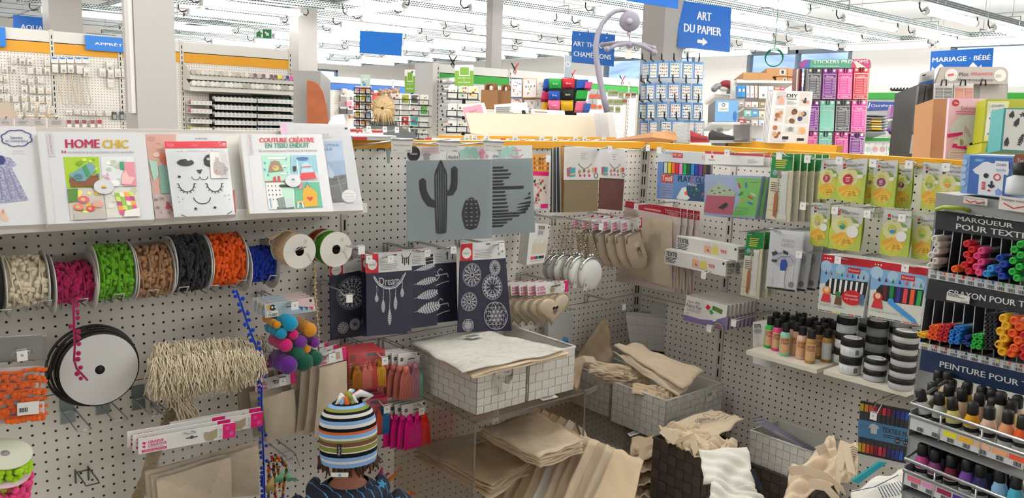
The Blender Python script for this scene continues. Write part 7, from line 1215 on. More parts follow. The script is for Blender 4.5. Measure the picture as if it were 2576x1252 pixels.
def bagsheet(lab,d,P,c,hv):
 q=QL(d,cF,*P);t=thing('craft_sheet_pack',lab,'pack',q.p(.5,1));b=MB();b.hexa(q.sub(0,0,1,hv),.003,WCARD);bunting(b,q.sub(0,0,1,hv));b.build('header_card',t);b=MB();b.hexa(q.sub(.05,hv-.05,.99,1,-.004),.006,mat(c,.5,bump=.3,bs=30));b.build('sheet',t);b=MB();b.grid(lambda u,v:q.p(u,v,.003+.003*sin(8*u+6*v)),5,5,BAG);b.build('clear_bag',t);return t
bagsheet('craft sheet pack with olive brown sheet and bunting header',.19,[(380,92),(655,96),(648,600),(365,608)],'#8a7a5a',.5);bagsheet('craft sheet pack with dark maroon sheet beside the olive one',.16,[(655,104),(872,112),(838,595),(648,580)],'#6f4038',.48)
for i in range(9):q=QL(.17-.016*i,cF,(345-i*9,92+i),(390-i*9,94),(372-i*11,606),(355-i*11,608));sheet('craft_sheet_pack','%s of the craft sheet packs seen edge on at the left of the olive one'%nth(i).capitalize(),'pack',q,.002,mat(['#b08a60','#d9d4c9','#2f4a6a','#3a3d44','#c9c9cc','#2b2f36','#77797d','#d5d5d6','#4a4c50'][i],.4))
hook(*cF(730,92),.24,'steel hook with a tag on the olive craft sheet pack',.016,'6',drop=.008);hook(*cF(1030,80),.2,'long steel hook with a tag on the maroon craft sheet pack',.016,'6',drop=.02)
q=QL(.06,cJ,(560,455),(765,462),(738,722),(560,722));sheet('pillow_pack','pale pack with a blue print between the basket and the corner','pack',q,.02,mat('#cfd0d0',.3),lambda b,q:(b.text(q,'nein fusée',.2,.8,.5,.86,INK),blobs(b,q,3,['#3f7ac0','#5a9ad6'],6,.06,.1,(.62,.78,.9,.95))));hook(*cJ(765,430),.12,'dark hook above the pale blue print pack',.012,drop=.004)
#things hung on the right-hand wall
def rhook(x,y,d,lab,tg='2',f=cG,drop=.01):return hook(*f(x,y),d,lab,.016,tg,drop=drop,wall='R')
def playc(b,q):
 b.rect(q,0,0,1,.25,mat('#cdd0d6',.4));b.poly(q,[(0,.25),(1,.25),(1,1),(0,1)],mat('#5f83b8',.4));b.rect(q,.12,.24,1,.48,mat('#26282c',.5),.0008)
 for i,c in enumerate(['#c9cfcc','#ddc71e','#e26a1e','#cf2530','#d98ac0','#17a045','#14543a','#2a86c9','#24399a','#6a3a8a','#5a3a2a','#1b1b1b']):b.rect(q,.14+.075*i,.25,.2+.075*i,.47,mat(c,.4),.0015)
 b.rect(q,.3,.04,.5,.14,RED,.001);b.text(q,'INSTANT',.31,.055,.49,.12,WCARD,.0016);b.text(q,'12',.87,.06,.94,.14,mat('#d9642a',.5));b.rect(q,.09,.5,.32,.66,mat('#cf4a30',.5),.001);b.text(q,'Textil',.11,.52,.3,.63,WCARD,.0016,.02);b.rect(q,.08,.68,.32,.97,mat('#93a0c9',.5),.001)
 for i,s in enumerate(('Tempera Sólida','Solid Poster Paint','Gouache Solide','Guache Sólida','Tempera Solida')):b.text(q,s,.09,.7+.052*i,.31,.735+.052*i,NV,.0014)
 for s,u0,u1,c in(('PLAY',.42,.66,'#1f2530'),('C',.66,.75,'#cf3a2a'),('OLOR',.76,1.02,'#2a3a50')):b.text(q,s,u0,.5,u1,.62,mat(c,.5),.0016,.02)
 b.text(q,'Pocket',.62,.64,.78,.7,WCARD,.0016);b.poly(q,[(.6,.68),(1,.6),(1,1),(.5,1)],mat('#2c4668',.5),.0009);b.poly(q,[(.4,.95),(.5,.75),(.58,.72),(.6,.88),(.66,.94),(.6,.99),(.42,.99)],mat('#dfe0e0',.5),.0016);b.disc(q,.58,.85,.03,mat('#d9642a',.5),.002,10);blobs(b,q,6,['#cf3a2a','#dfe0e0','#2f7a4a','#2f86c9'],8,.012,.025,(.68,.75,.98,.97),.0016)
q=QR(.2,cF,(1112,112),(1520,140),(1510,528),(1104,494));sheet('paint_stick_box','blue box of twelve coloured paint sticks in the corner of the right wall','box',q,.02,mat('#cdd0d6',.4),playc);rhook(1125,98,.26,'steel hook holding the blue paint stick box','',cF,drop=.018)
def ray_h(b,q):b.rect(q,.0,.0,1,.2,mat('#b5404a',.5));b.ring(q,.13,.1,.012,.018,WCARD,.001);b.text(q,'Rayher',.07,.6,.19,.74,INK);b.disc(q,.13,.42,.02,RED);lines(b,q,.74,.5,.92,5,.08,.025,GREY,2)
def ray_c(t,q):
 b=MB();s=q.sub(.01,.2,1,.99,.004);b.hexa(s,.02,mat('#a5b5d6',.5));b.poly(s,[(.55,.05),(1,.05),(1,.95),(.55,.98),(.68,.6),(.65,.3)],mat('#7cc267',.5));b.poly(s,[(.05,.42),(.27,.18),(.6,.4),(.55,.5),(.1,.5)],mat('#b5c4a5',.7),.001);b.poly(s,[(.05,.5),(.58,.5),(.57,.95),(.0,.93)],mat('#b5606f',.8),.001)
 for u,v in((.15,.4),(.27,.32),(.38,.38),(.48,.36),(.3,.43),(.2,.46)):b.poly(s,[(u-.03,v),(u,v-.03),(u+.03,v),(u,v+.01)],mat('#4f6f45',.6),.0016)
 b.poly(s,[(.28,.8),(.36,.72),(.42,.66),(.47,.68),(.45,.76),(.38,.82)],INK,.0018);b.line(s,[(.4,.8),(.39,.9)],.001,INK,.0018)
 for i,(u,v,a)in enumerate([(.62,.18,1.1),(.75,.15,1.4),(.72,.38,2.4),(.86,.4,.5),(.82,.48,.4),(.83,.62,.3),(.68,.58,.0)]):b.line(s,[(u,v),(u+.1*cos(a),v+.13*sin(a))],.006,mat(['#c43a3a','#2f6fc4','#3a8a4a','#d9dfe0','#c43a3a','#2f6fc4','#d99a5a'][i],.5),.0018)
 b.text(s,'Rayher',.84,.13,.98,.17,RED,.0018);lines(b,s,.6,.75,.95,6,.035,.006,mat('#3f7a3a',.5),5,.0016);b.build('printed_card',t)
RY=pack('craft_kit_bag','frontmost clear craft kit bag with a bird and clothes pegs','bag',QR(.21,cF,(1484,122),(1945,150),(1940,238),(1484,228)),QR(.21,cF,(1484,228),(1950,238),(1880,660),(1474,632)),ray_h,ray_c);stack(RY,3,(.02,-.012,-.002),'%s clear craft kit bag behind the one with the bird');rhook(1660,118,.25,'steel hook with a white tag on the craft kit bags','6',cF)
def clover(b,q):
 b.rect(q,0,0,1,.37,mat('#1d7a3f',.4));lines(b,q,.2,.09,.8,5,.028,.012,mat('#d9c24a',.5),3);b.text(q,'Clover',.02,.02,.3,.05,WCARD);b.poly(q,[(.5,.37),(.7,.26),(1,.24),(1,.37)],mat('#d9cfae',.5),.0008);b.disc(q,.22,.29,.12,mat('#7fa5a0',.5),.001,14);b.disc(q,.45,.3,.14,mat('#8a7a5f',.5),.001,14);b.rect(q,0,.37,1,1,mat('#dcd5bb',.5));lines(b,q,.08,.44,.5,5,.03,.01,INK,4)
 b.poly(q,[(.3,.62),(.38,.55),(.46,.62),(.46,.85),(.4,.96),(.3,.93)],mat('#a8673c',.4),.004);b.rect(q,.36,.34,.42,.6,mat('#b9b9b5',.3),.002);b.rect(q,.55,.28,.82,.94,mat('#dfe0da',.2),.002);b.rect(q,.52,.9,.88,.97,mat('#e6e5dd',.3),.003);b.rect(q,.52,.26,.85,.31,mat('#e6e5dd',.3),.003)
 for i in range(5):b.line(q,[(.12+.1*sin(i),.5+.09*i),(.4+.15*cos(i*2),.47+.1*i),(.85,.52+.08*i)],.0015,mat('#b0913f',.5),.0014)
def clv(lab,d,f,P):q=QR(d,f,*P);t=thing('punch_tool_pack',lab,'pack',q.p(.5,1));b=MB();b.hexa(q,.006,mat('#dcd5bb',.5));clover(b,q);b.build('printed_card',t);b=MB();b.grid(lambda u,v:q.p(u,.25+.73*v,.004+.01*(sin(pi*u)*sin(pi*v))**.5),5,6,film(refl=.4,bump=.2,op=.03));b.build('blister',t);return t
C1=clv('frontmost green headed needle tool pack in the upper row',.21,cF,[(2015,140),(2178,146),(2146,685),(1960,655)]);stack(C1,5,(.022,-.012,0),'%s green headed needle tool pack in the upper row');rhook(2070,140,.26,'steel hook with a white tip on the upper green tool packs','',cF,drop=.012)
C2=clv('frontmost green headed needle tool pack in the lower row',.19,cF,[(1815,760),(1948,768),(1905,1290),(1760,1255)]);stack(C2,2,(.03,-.012,0),'%s green headed needle tool pack in the lower row');rhook(1770,765,.25,'steel hook beside the lower green tool packs',None,cF,drop=.0)
def pneed(b,q):
 b.rect(q,.02,.02,.98,.98,mat('#d2d3d8',.4));b.text(q,'PUNCH',.4,.14,.75,.19,GREY);b.text(q,'NEEDLE',.38,.215,.77,.265,GREY);b.disc(q,.5,.48,.38,mat('#b9bac4',.5),.001,24,.13);G_=mat('#3a3b40',.4);b.poly(q,[(.1,.38),(.25,.35),(.3,.4),(.15,.44)],G_,.0014);b.poly(q,[(.12,.5),(.3,.49),(.3,.54),(.14,.54)],G_,.0014);b.poly(q,[(.45,.32),(.62,.35),(.62,.4),(.47,.38)],G_,.0014);b.line(q,[(.18,.33),(.35,.4),(.45,.36)],.0016,G_,.0014);b.line(q,[(.25,.52),(.4,.44),(.7,.42),(.8,.5)],.0014,G_,.0014)
 b.poly(q,[(.47,.48),(.53,.42),(.57,.48)],mat('#9fa3aa',.3),.003);b.poly(q,[(.45,.48),(.59,.48),(.64,.56),(.6,.66),(.44,.66),(.42,.56)],mat('#2a4fa8',.3),.004);b.rect(q,.46,.66,.6,.9,mat('#dfe1e6',.2),.003);b.rect(q,.42,.88,.64,.95,mat('#dfe1e6',.3),.0035);b.line(q,[(.18,.6),(.16,.78)],.004,mat('#e6e7ea',.3),.002);b.line(q,[(.82,.55),(.84,.8)],.004,mat('#e6e7ea',.3),.002);b.line(q,[(.25,.8),(.22,.92)],.0014,GREY,.002);b.disc(q,.83,.88,.09,mat('#8a8b90',.5),.0014);b.rect(q,.05,.96,.98,.995,INK,.001)
q=QR(.22,cG,(196,738),(462,765),(392,1238),(155,1205));t=thing('punch_needle_pack','frontmost punch needle pack with a blue handled needle','pack',q.p(.5,1));b=MB();b.hexa(q,.006,mat('#cfd1d5',.3));pneed(b,q);b.build('printed_card',t);b=MB();b.grid(lambda u,v:q.p(u,.02+.96*v,.004+.014*(sin(pi*u)*sin(pi*v))**.3),6,8,film(refl=.35,bump=.15,op=.02));b.build('blister',t);stack(t,3,(.04,-.012,0),'%s punch needle pack in the row');rhook(200,735,.26,'steel hook at the left of the punch needle packs',None,drop=.012)
def easy(b,q,dot,big,qr):
 b.rect(q,0,0,1,.36,mat('#c9cac9',.4));b.rect(q,0,.36,1,1,mat('#a9bb52',.4));Yl=mat('#d9c04a',.45)
 b.disc(q,.42,.62,.45,mat('#bfc252',.45),.0007,24,.4)
 for i in range(12):a=2*pi*i/12;b.disc(q,.38+.26*cos(a),.42+.17*sin(a),.11,mat('#d3cf9a',.45),.0009,8)
 for i in range(9):a=pi*(.1+.8*i/8);b.line(q,[(.45,.62),(.45+.4*cos(a),.62+.2*sin(a)+.08)],.012,Yl if i%2 else mat('#dca03a',.45),.001)
 b.text(q,'EasyColor',.33,.11,.9,.18,INK,.0014);b.text(q,'Batik- und Färbefarbe',.38,.21,.88,.25,GREY,.0012);b.disc(q,.22,.12,.06,mat('#c4302f',.5),.001,12);b.rect(q,.17,.17,.2,.25,BLACK);b.rect(q,.25,.17,.28,.25,BLACK);b.line(q,[(.2,.18),(.225,.22),(.25,.18)],.0025,BLACK)
 b.poly(q,[(.62,.24),(.85,.3),(.92,.4),(.72,.36)],mat('#7a9a4a',.5),.0012);b.poly(q,[(.7,.36),(.92,.36),(.9,.44),(.72,.44)],mat('#dfe0d6',.5),.0014)
 b.disc(q,.38,.47 if big else .46,.2 if big else .1,mat('#d9d0b5',.5),.0014,18);b.disc(q,.38,.47 if big else .46,.185 if big else .09,mat(dot,.5),.0018,18);lines(b,q,.3,.42,.48,4 if big else 1,.03,.01,WCARD,3,.0022)
 if qr:b.disc(q,.72,.56,.19,WCARD,.0016,20)
 lines(b,q,.42,.76,.8,3,.035,.009,mat('#6a6a30',.5),6,.0012)
GT=[([(600,195),(738,190),(722,500),(562,500)],'#b02a3a',1,0,.2,'sachet of fabric dye with a red dot, leftmost of the upper row'),([(735,200),(962,180),(925,540),(712,508)],'#b02a3a',1,0,.22,'sachet of fabric dye with a red dot, largest of the upper row'),([(950,215),(1060,215),(1000,540),(925,535)],'#8a2a4a',1,0,.17,'half hidden dye sachet between the red and the plum ones'),([(1015,205),(1200,195),(1165,570),(980,548)],'#8a2f58',1,0,.2,'sachet of fabric dye with a plum dot'),([(1190,235),(1320,232),(1290,580),(1160,565)],'#7a1f3a',1,0,.16,'half hidden dye sachet with a dark red dot, at the right of the plum one'),([(1400,210),(1540,225),(1530,595),(1375,575)],'#8aa52a',1,0,.18,'sachet of fabric dye with an olive green dot'),([(1520,225),(1720,245),(1700,600),(1510,560)],'#e08a3a',0,0,.2,'sachet of fabric dye with an orange dot beside the stamp kit'),([(520,530),(668,535),(645,880),(502,860)],'#cf9aa5',0,1,.18,'sachet of fabric dye with a pale pink dot, leftmost of the lower row'),([(690,550),(930,575),(895,918),(648,888)],'#2f8a5f',0,1,.22,'sachet of fabric dye with a green dot in the lower row'),([(1090,585),(1310,600),(1275,962),(1050,935)],'#3f8ac0',0,1,.2,'sachet of fabric dye with a blue dot in the lower row'),([(1325,620),(1530,625),(1500,992),(1300,965)],'#8ab52a',0,0,.17,'sachet of fabric dye with a lime dot beside the marker rack')]
for P,c,bg,qr,d,lab in GT:q=QR(d,cG,*P);b=MB();b.grid(lambda u,v:q.p(1-u,v,-.004-.012*sin(pi*v)),3,4,mat('#a9bb52',.4));b.hexa(q,.004,mat('#a9bb52',.4));easy(b,q,c,bg,qr);b.build('dye_sachet',None,lab,'sachet')
for x,y,l in((490,165,'on the leftmost red dot sachet'),(740,175,'on the large red dot sachet'),(1005,195,'on the plum dot sachet'),(1290,205,'on the half hidden dark red dot sachet'),(1580,225,'by the orange dot sachet'),(455,535,'by the pale pink dot sachet'),(705,568,'on the green dot sachet'),(960,595,'on an empty hook in the lower dye row'),(1235,625,'on the blue dot sachet'),(425,915,'beside the red topped marker boxes')):rhook(x,y,.27,'steel hook with a small price tag '+l)
def bru(k):
 def f(b,q):
  b.rect(q,0,0,1,.13,mat('#b5202c',.4));b.poly(q,[(0,.13),(1,.13),(1,.6),(0,.6)],mat('#7fa9d0',.4));b.poly(q,[(0,.52),(.3,.46),(.6,.5),(1,.45),(1,1),(0,1)],mat('#d3d6cc',.5),.0007);b.rect(q,.55,.17,.8,.26,mat('#c4202c',.4),.001);b.text(q,'Bruynzeel',.57,.19,.78,.24,WCARD,.0014);[b.disc(q,.06+.055*i,.06,.018,WCARD,.001,3+i)for i in range(3)]
  for u,v,s in((.1,.2,.12),(.85,.3,.13),(.4,.22,.1)):b.disc(q,u,v,s,mat('#a5c4de',.4),.0008,12)
  n=8 if not k else 7;cs=['#1d1d1d','#c4302f','#e0c83a','#1d7a4a','#c4303f','#24307a','#1d1d1d','#222222']if not k else['#3a2228','#5a2228','#1d7a4a','#33337f','#d9444f','#e05a35','#2f9a4a']
  b.poly(q,[(.12,.5),(.2,.4),(.98,.38),(.98,.66),(.3,.68),(.14,.62)],mat('#1f2226',.5),.001)
  for i in range(n):
   u=.06+.88*(i+.5)/n if not k else .1+.88*(i+.5)/n;w_=.03 if not k else .05;b.poly(q,[(u-w_*.5,.34),(u,.26),(u+w_*.5,.34)],mat(cs[i],.4),.002)
   if u>.2:b.rect(q,u-w_*.75,.4,u+w_*.75,.66,WCARD if not k else mat(cs[i],.4),.0018)
  b.disc(q,.17,.62,.09,mat('#e0833a'if not k else'#c4302f',.6),.003,14);b.disc(q,.17,.6,.055,mat('#e9c4a0',.6),.0035,12);b.poly(q,[(.1,.68),(.24,.68),(.28,.82),(.06,.82)],mat('#c4303a',.6),.003);b.disc(q,.42,.66,.06,mat('#3f7a3a'if not k else'#3f8fd0',.6),.003,12);b.poly(q,[(.38,.7),(.5,.7),(.52,.84),(.36,.84)]if not k else[(.4,.62),(.9,.9),(.95,.98),(.85,.96),(.36,.7)],mat('#6a4a35'if not k else'#3f8fd0',.6),.003)
  if not k:b.disc(q,.72,.68,.22,RED,.0032,20,.13);b.text(q,'Discover',.58,.62,.84,.66,WCARD,.004);b.text(q,'our world!',.57,.68,.85,.72,WCARD,.004);b.rect(q,.88,.6,.97,.78,mat('#4a6a8a',.4),.004)
  b.text(q,'8 fabric markers'if not k else'10 big point felt tips',.05,.85,.58 if not k else .72,.9,GREY,.001)
  for i in range(6):b.rect(q,.03+.16*i,.975,.17+.16*i,.99,mat(cs[i],.5))
 return f
q=QR(.2,cG,(606,935),(1003,985),(921,1438),(565,1378));B1=sheet('marker_box','frontmost red topped box of eight fabric markers','box',q,.015,mat('#d3d6d9',.4),bru(0));stack(B1,3,(.018,-.006,0),'%s red topped box of fabric markers behind the first');rhook(730,960,.25,'steel hook with a white tag through the eight marker boxes','7')
q=QR(.22,cG,(1000,985),(1440,1048),(1372,1500),(960,1426));B2=sheet('marker_box','frontmost red topped box of ten thick felt tips','box',q,.015,mat('#d3d6d9',.4),bru(1));stack(B2,2,(.018,-.004,0),'%s red topped box of thick felt tips behind the first');rhook(1260,1020,.27,'steel hook with a white tag through the ten felt tip boxes','9')
DOT=mat('#d6c6c0',.8,var=.25,vs=300)
def toga(b,q):b.rect(q,0,0,1,.52,mat('#b02438',.5));b.rect(q,0,.52,1,1,DOT);b.text(q,'TOGA',.02,.12,.14,.32,mat('#c9606c',.5));b.rect(q,.36,.3,.66,.4,mat('#d9a5a5',.5),.0008);b.text(q,'Fashion tissu',.74,.16,.99,.26,WCARD);b.text(q,'à customiser',.74,.29,.97,.38,WCARD);b.text(q,'33x30 cm',.8,.41,.96,.48,WCARD)
TG=pack('cloth_bag_kit','frontmost cloth drawstring bag kit with a red header in the corner','pack',QR(.17,cF,(858,516),(1290,575),(1285,715),(846,610)),QR(.17,cF,(846,600),(1285,690),(1240,1235),(780,1150)),toga,lambda t,q:(slab('cloth_bag',[(.04,.04),(.9,-.02),(1.0,.94),(.08,.88)],mat('#dccbb2',.9,bump=.3,bs=120))(t,q.sub(0,0,.98,1,.004)),sheet('dotted_card',None,None,q,.003,DOT,parent=t)));stack(TG,3,(.012,-.02,-.002),'%s cloth drawstring bag kit in the corner row');rhook(945,545,.23,'steel hook with a white tag on the cloth bag kits','4',cF,drop=0)
def tx(b,q):
 b.text(q,'TEXTIL',.02,.12,.22,.42,INK,bold=.03);lines(b,q,.02,.5,.22,4,.1,.04,INK,3);b.text(q,'YES',.73,.4,.83,.62,RED,.002,.02)
 for i,c in enumerate(['#d9a5a0','#d3c46a','#dcd6cc']):u=.47+.125*i;b.rect(q,u,.3,u+.11,.82,mat(c,.6),.0008);b.line(q,[(u+.02,.3),(u+.03,.1),(u+.075,.1),(u+.09,.3)],.0014,mat(c,.6))
 blobs(b,q,3,['#8a3a4a','#d9b04a'],7,.01,.016,(.48,.35,.57,.8),.0012);b.rect(q,.95,.12,.98,.28,BLACK)
def txbox(lab,P,E,d=.2):
 q=QR(d,cF,*P);t=thing('textile_pen_box',lab,'box',q.p(.5,1));b=MB();b.hexa(q,.05,mat('#dcdad6',.5));tx(b,q);b.build('printed_box',t);e=[q.c[1]+V((0,0,0)),q.c[1]+V((.05,-.005,0)),q.c[2]+V((.05,-.005,0)),q.c[2]];qe=Q(*e);b=MB();b.hexa(qe,.01,mat('#dcdad6',.5));b.text(qe,'TEXTIL',.1,.2,.9,.45,INK,bold=.03);lines(b,qe,.15,.55,.9,4,.09,.03,INK,3);b.build('box_end',t)
txbox('upper of the two long white pen boxes with bag pictures',[(1258,790),(1742,880),(1738,988),(1255,908)],0,.185);txbox('lower long white pen box with bag pictures',[(1170,894),(1648,990),(1642,1112),(1160,1008)],0,.215)
q=QR(.15,cF,(1722,1000),(1782,995),(1775,1110),(1718,1100));sheet('textile_pen_box','small upright white box right of the long pen boxes','box',q,.06,mat('#d6d4d0',.5),lambda b,q:lines(b,q,.2,.1,.8,9,.09,.04,INK,2));rhook(1475,1085,.24,'wire bracket with a white tag under the long pen boxes','',cF,drop=-.006)
def pentel(b,q):b.poly(q,[(1,.45),(.7,.72),(.4,.8),(0,.78),(0,1),(1,1)],mat('#7f6a9a',.5));b.text(q,'Fabric Fun',.04,.3,.4,.45,INK);b.text(q,'Pentel',.06,.17,.2,.25,RED);b.text(q,'Arts',.24,.14,.36,.25,INK);lines(b,q,.05,.5,.45,3,.04,.014,GREY,3);b.text(q,'15',.05,.66,.12,.74,INK);b.line(q,[(.4,.1),(.62,.45),(.78,.78)],.014,mat('#e9e4e0',.5));b.line(q,[(.52,.22),(.6,.3)],.016,RED,.0014);b.line(q,[(.62,.35),(.68,.48)],.013,mat('#2f9a4a',.5),.0014);b.line(q,[(.66,.22),(.9,.3)],.016,mat('#4f7a2a',.5),.0012);[b.line(q,[(.84+(.1+.012*i)*cos(a),.985+(.1+.012*i)*q.W/q.H*sin(a))for a in[pi+pi*j/12 for j in range(13)]],.0026,mat(c,.5),.0014)for i,c in enumerate(['#c43a3a','#d9a02e','#3f9a4a','#2f6fc4','#5f3a9a'])];b.text(q,'Pentel',.77,.9,.91,.97,RED,.002)
q=QR(.2,cJ,(1652,318),(1972,402),(1952,600),(1622,512));PB_=sheet('pastel_box','frontmost white and purple box of fabric pastels','box',q,.013,WCARD,pentel,side=mat('#b5b0a8',.5));stack(PB_,7,(.018,-.004,.001),'%s white and purple box of fabric pastels in the row');rhook(1830,565,.24,'steel hook with a tag under the fabric pastel boxes','',cJ,drop=0)
q=QR(.2,cK,(2,545),(140,530),(136,905),(5,870));sheet('textile_pen_box','white textile pen box hung under the first glass shelf end','box',q.moved((.04,0,0)),.045,mat('#dcdad6',.5),lambda b,q:(tex(b,q),[b.rect(q,.1+.3*i,.5,.32+.3*i,.65,mat('#cfc8bc',.6))for i in range(3)]));rhook(2025,520,.25,'steel hook with a white tip on the low textile pen box','',cJ,drop=-.002)
q=QY(-.16,cJ(1175,478),cJ(1590,512),cJ(1582,800),cJ(1215,750));t=thing('stitch_canvas_pack','frontmost white gridded canvas sheet pack in the corner','pack',q.p(.5,1));b=MB();b.hexa(q,.003,mat('#d8d4d2',.6))
for i in range(1,6):b.line(q,[(i/6,0),(i/6,1)],.001,GREY);
for i in range(1,4):b.line(q,[(0,i/4),(1,i/4)],.001,GREY)
b.rect(q,.4,.93,1,1,BLACK,.001);blobs(b,q,5,['#c4606a','#d9a5a0'],5,.02,.03,(.72,.94,.96,.98),.0014);b.build('canvas_sheet',t);b=MB();b.hexa(Q(q.p(.02,-.1),q.p(.98,-.1),q.p(1,0),q.p(0,0)),.002,mat('#c4c2c0',.25));b.poly(q,[(.45,-.08),(.5,-.4),(.82,-.38),(.85,-.08)],mat('#b9b9b9',.3),-.001);b.build('plastic_header',t);stack(t,6,(.03,.012,-.006),'%s gridded canvas pack in the corner stack');hook(*cJ(1155,395),.2,'steel hook with a flat white tag in the corner',.016,'',drop=-.002)
def wshelf(lab,P,d=.25):
 a=onx(-d,P[0]);e=onx(-d,P[1]);z=(a.z+e.z)/2;t=thing('small_shelf',lab,'shelf',((-d/2),(a.y+e.y)/2,z));b=MB();b.box((-d,e.y,z-.014),(-.002,a.y,z),mat('#e3dccd',.4));b.build('board',t);b=MB();[b.add([(-.002,y,z-.014),(-.002,y,z-.07),(-d*.7,y,z-.014),(-.002,y-.003,z-.014),(-.002,y-.003,z-.07),(-d*.7,y-.003,z-.014)],((0,1,2),(5,4,3),(1,4,5,2),(0,3,4,1)),WHITE)for y in(a.y-.004,e.y+.008)];b.build('bracket',t);return z,a.y,e.y
ZS1,_,_=wshelf('cream shelf board carrying the leather paint bottles',(cK(5,752),cK(560,905)));ZS2,_,_=wshelf('cream shelf board carrying the black lidded paint jars',(cK(615,905),cK(1270,1088)),.25)
def bottle(lab,p,z,h,r,c,lt=None,grp=None,txt=None,cat='paint bottle',lc='#e0b48a'):
 o=onz(z,p);t=thing('paint_bottle',lab,cat,o,grp);b=MB();m_=mat(c,.35);b.lathe(o,(0,0,1),[(0,0),(r*.92,0),(r,.004),(r,h*.66),(r*.75,h*.74),(r*.6,h*.76)],m_,14);bo=b.build('bottle',t);b=MB();b.lathe(o,(0,0,1),[(r*.72,h*.74),(r*.74,h*.98),(r*.68,h),(0,h)],BLACK,14);b.build('cap',t)
 v=(CAM-o);a0=math.atan2(v.y,v.x);b=MB();L_=mat(lc,.5);n=6;f=lambda u,w_:o+V(((r+.0006)*cos(a0-1.0+2.0*u),(r+.0006)*sin(a0-1.0+2.0*u),h*(.6-.5*w_)));
 for u0 in range(8):b.quad(f(u0/8,1),f((u0+1)/8,1),f((u0+1)/8,0),f(u0/8,0),L_)
 if txt:
  for s,w0,w1 in txt:vs,fs=textmesh(s,.02);b.add([(lambda P_:P_+(P_-o).normalized()*.0006)(f(.1+.8*x,w1+(w0-w1)*y))for x,y in vs],fs,mat('#7a2a1f',.5))
 b.build('label_sticker',bo);return t
LS=(('LEATHER',.1,.26),('STUDIO',.3,.46))
for i,(x,y,c,cn)in enumerate([(180,730,'#2fae4a','green bottle at the left end of the shelf'),(238,752,'#e0468a','hot pink bottle second from the left'),(300,792,'#8fd0b5','mint green bottle in front'),(350,765,'#dfa5a5','dusty pink bottle behind the mint one'),(385,785,'#dcb09a','peach bottle behind the pale pink one'),(430,820,'#e3b8a8','pale pink bottle in front'),(502,850,'#b08a4a','bronze gold bottle in front'),(560,812,'#9a7440','dark gold bottle behind the bronze one'),(628,842,'#a5813f','gold bottle with a silver label at the right end')]):bottle('leather paint, '+cn,cK(x,y),ZS1,.107,.0165,c,txt=LS if i!=8 else None,lc='#dcb083'if i!=8 else'#c9ccd0')
for i,(x,y)in enumerate([(225,690),(270,715),(300,690),(345,720),(400,700),(420,735),(460,690),(480,745),(520,735),(540,775),(595,745),(600,790),(680,770),(560,700),(640,745)]):bottle('black capped leather paint bottle in the back rows of the cream shelf',cK(x,y),ZS1,.107,.0165,['#6a5a45','#7a4a40','#4a4a4a','#8a6a55'][i%4],None,'leather paint bottles in the back rows')
def jar(lab,p,n,r,h,c,wl='#c9cacb',tp='#d6d6d4',z=None):
 o=onz(ZS2,p)
 for k in range(n):
  t=thing('paint_jar',lab%(['bottom jar','second jar from the bottom','third jar from the bottom','fourth jar from the bottom','fifth jar from the bottom'][k]if n>1 else'single jar'),'jar',o+V((0,0,h*k)));b=MB();g=o+V((0,0,h*k));b.lathe(g,(0,0,1),[(0,0),(r*.9,0),(r*.96,.004),(r*.96,h*.6),(r*.9,h*.6)],mat(c,.3),24);jo=b.build('jar',t);b=MB();b.lathe(g,(0,0,1),[(r*.9,h*.58),(r,h*.58),(r,h*.94),(r*.95,h*.985),(0,h*.985)],BLACK,24);li=b.build('lid',t)
  if k==n-1:b=MB();u=g+V((0,0,h*.988));b.lathe(u,(0,0,1),[(r*.8,0),(0,.0004)],mat(tp,.4),24);vw=V((FWD.x,FWD.y,0)).normalized();rt=V((vw.y,-vw.x,0));q=Q(u-rt*r*.6+vw*r*.2,u+rt*r*.6+vw*r*.2,u+rt*r*.6-vw*r*.2,u-rt*r*.6-vw*r*.2);b.text(q,'COLOR UP',0,.2,1,.9,INK,.001);b.disc(q,.85,1.3,.1,RED,.001,10);b.build('lid_label',li)
  if wl!='#c9cacb':b=MB();a0=math.atan2((CAM-g).y,(CAM-g).x);f=lambda u,w_:g+V((r*.975*cos(a0+.9-1.8*u),r*.975*sin(a0+.9-1.8*u),h*(.07+.48*w_)));[b.quad(f(.1+.025*j,.15),f(.1+.025*j+.012+.008*(j%3==0),.15),f(.1+.025*j+.012+.008*(j%3==0),.75),f(.1+.025*j,.75),INK)for j in range(8)];[b.quad(f(.55,.2+.12*j),f(.9,.2+.12*j),f(.9,.25+.12*j),f(.55,.25+.12*j),GREY)for j in range(5)];b.build('label_sticker',jo)
jar('%s of the white label pair at the left front',cK(815,930),2,.033,.056,'#d6d8d8','#fff');jar('%s of the pair in the middle front',cK(1010,985),2,.033,.034,'#b9babb');jar('%s of the tall stack of five at the right front',cK(1218,1050),5,.036,.0345,'#b5b4b2');jar('%s of the stack at the left back',cK(765,850),3,.031,.05,'#c4c6c6');jar('%s of the stack in the middle back',cK(1005,880),3,.032,.05,'#8a8c90');jar('%s of the dark stack behind the left pair',cK(950,800),3,.034,.055,'#8f9194');jar('%s of the stack behind the tall five',cK(1190,900),4,.034,.045,'#c4c2c0');jar('%s of the dark stack under the felt tip box',cK(1180,830),4,.034,.05,'#77797c');jar('%s of the stack at the right end of the shelf',cK(1340,960),3,.034,.05,'#9a9c9e')
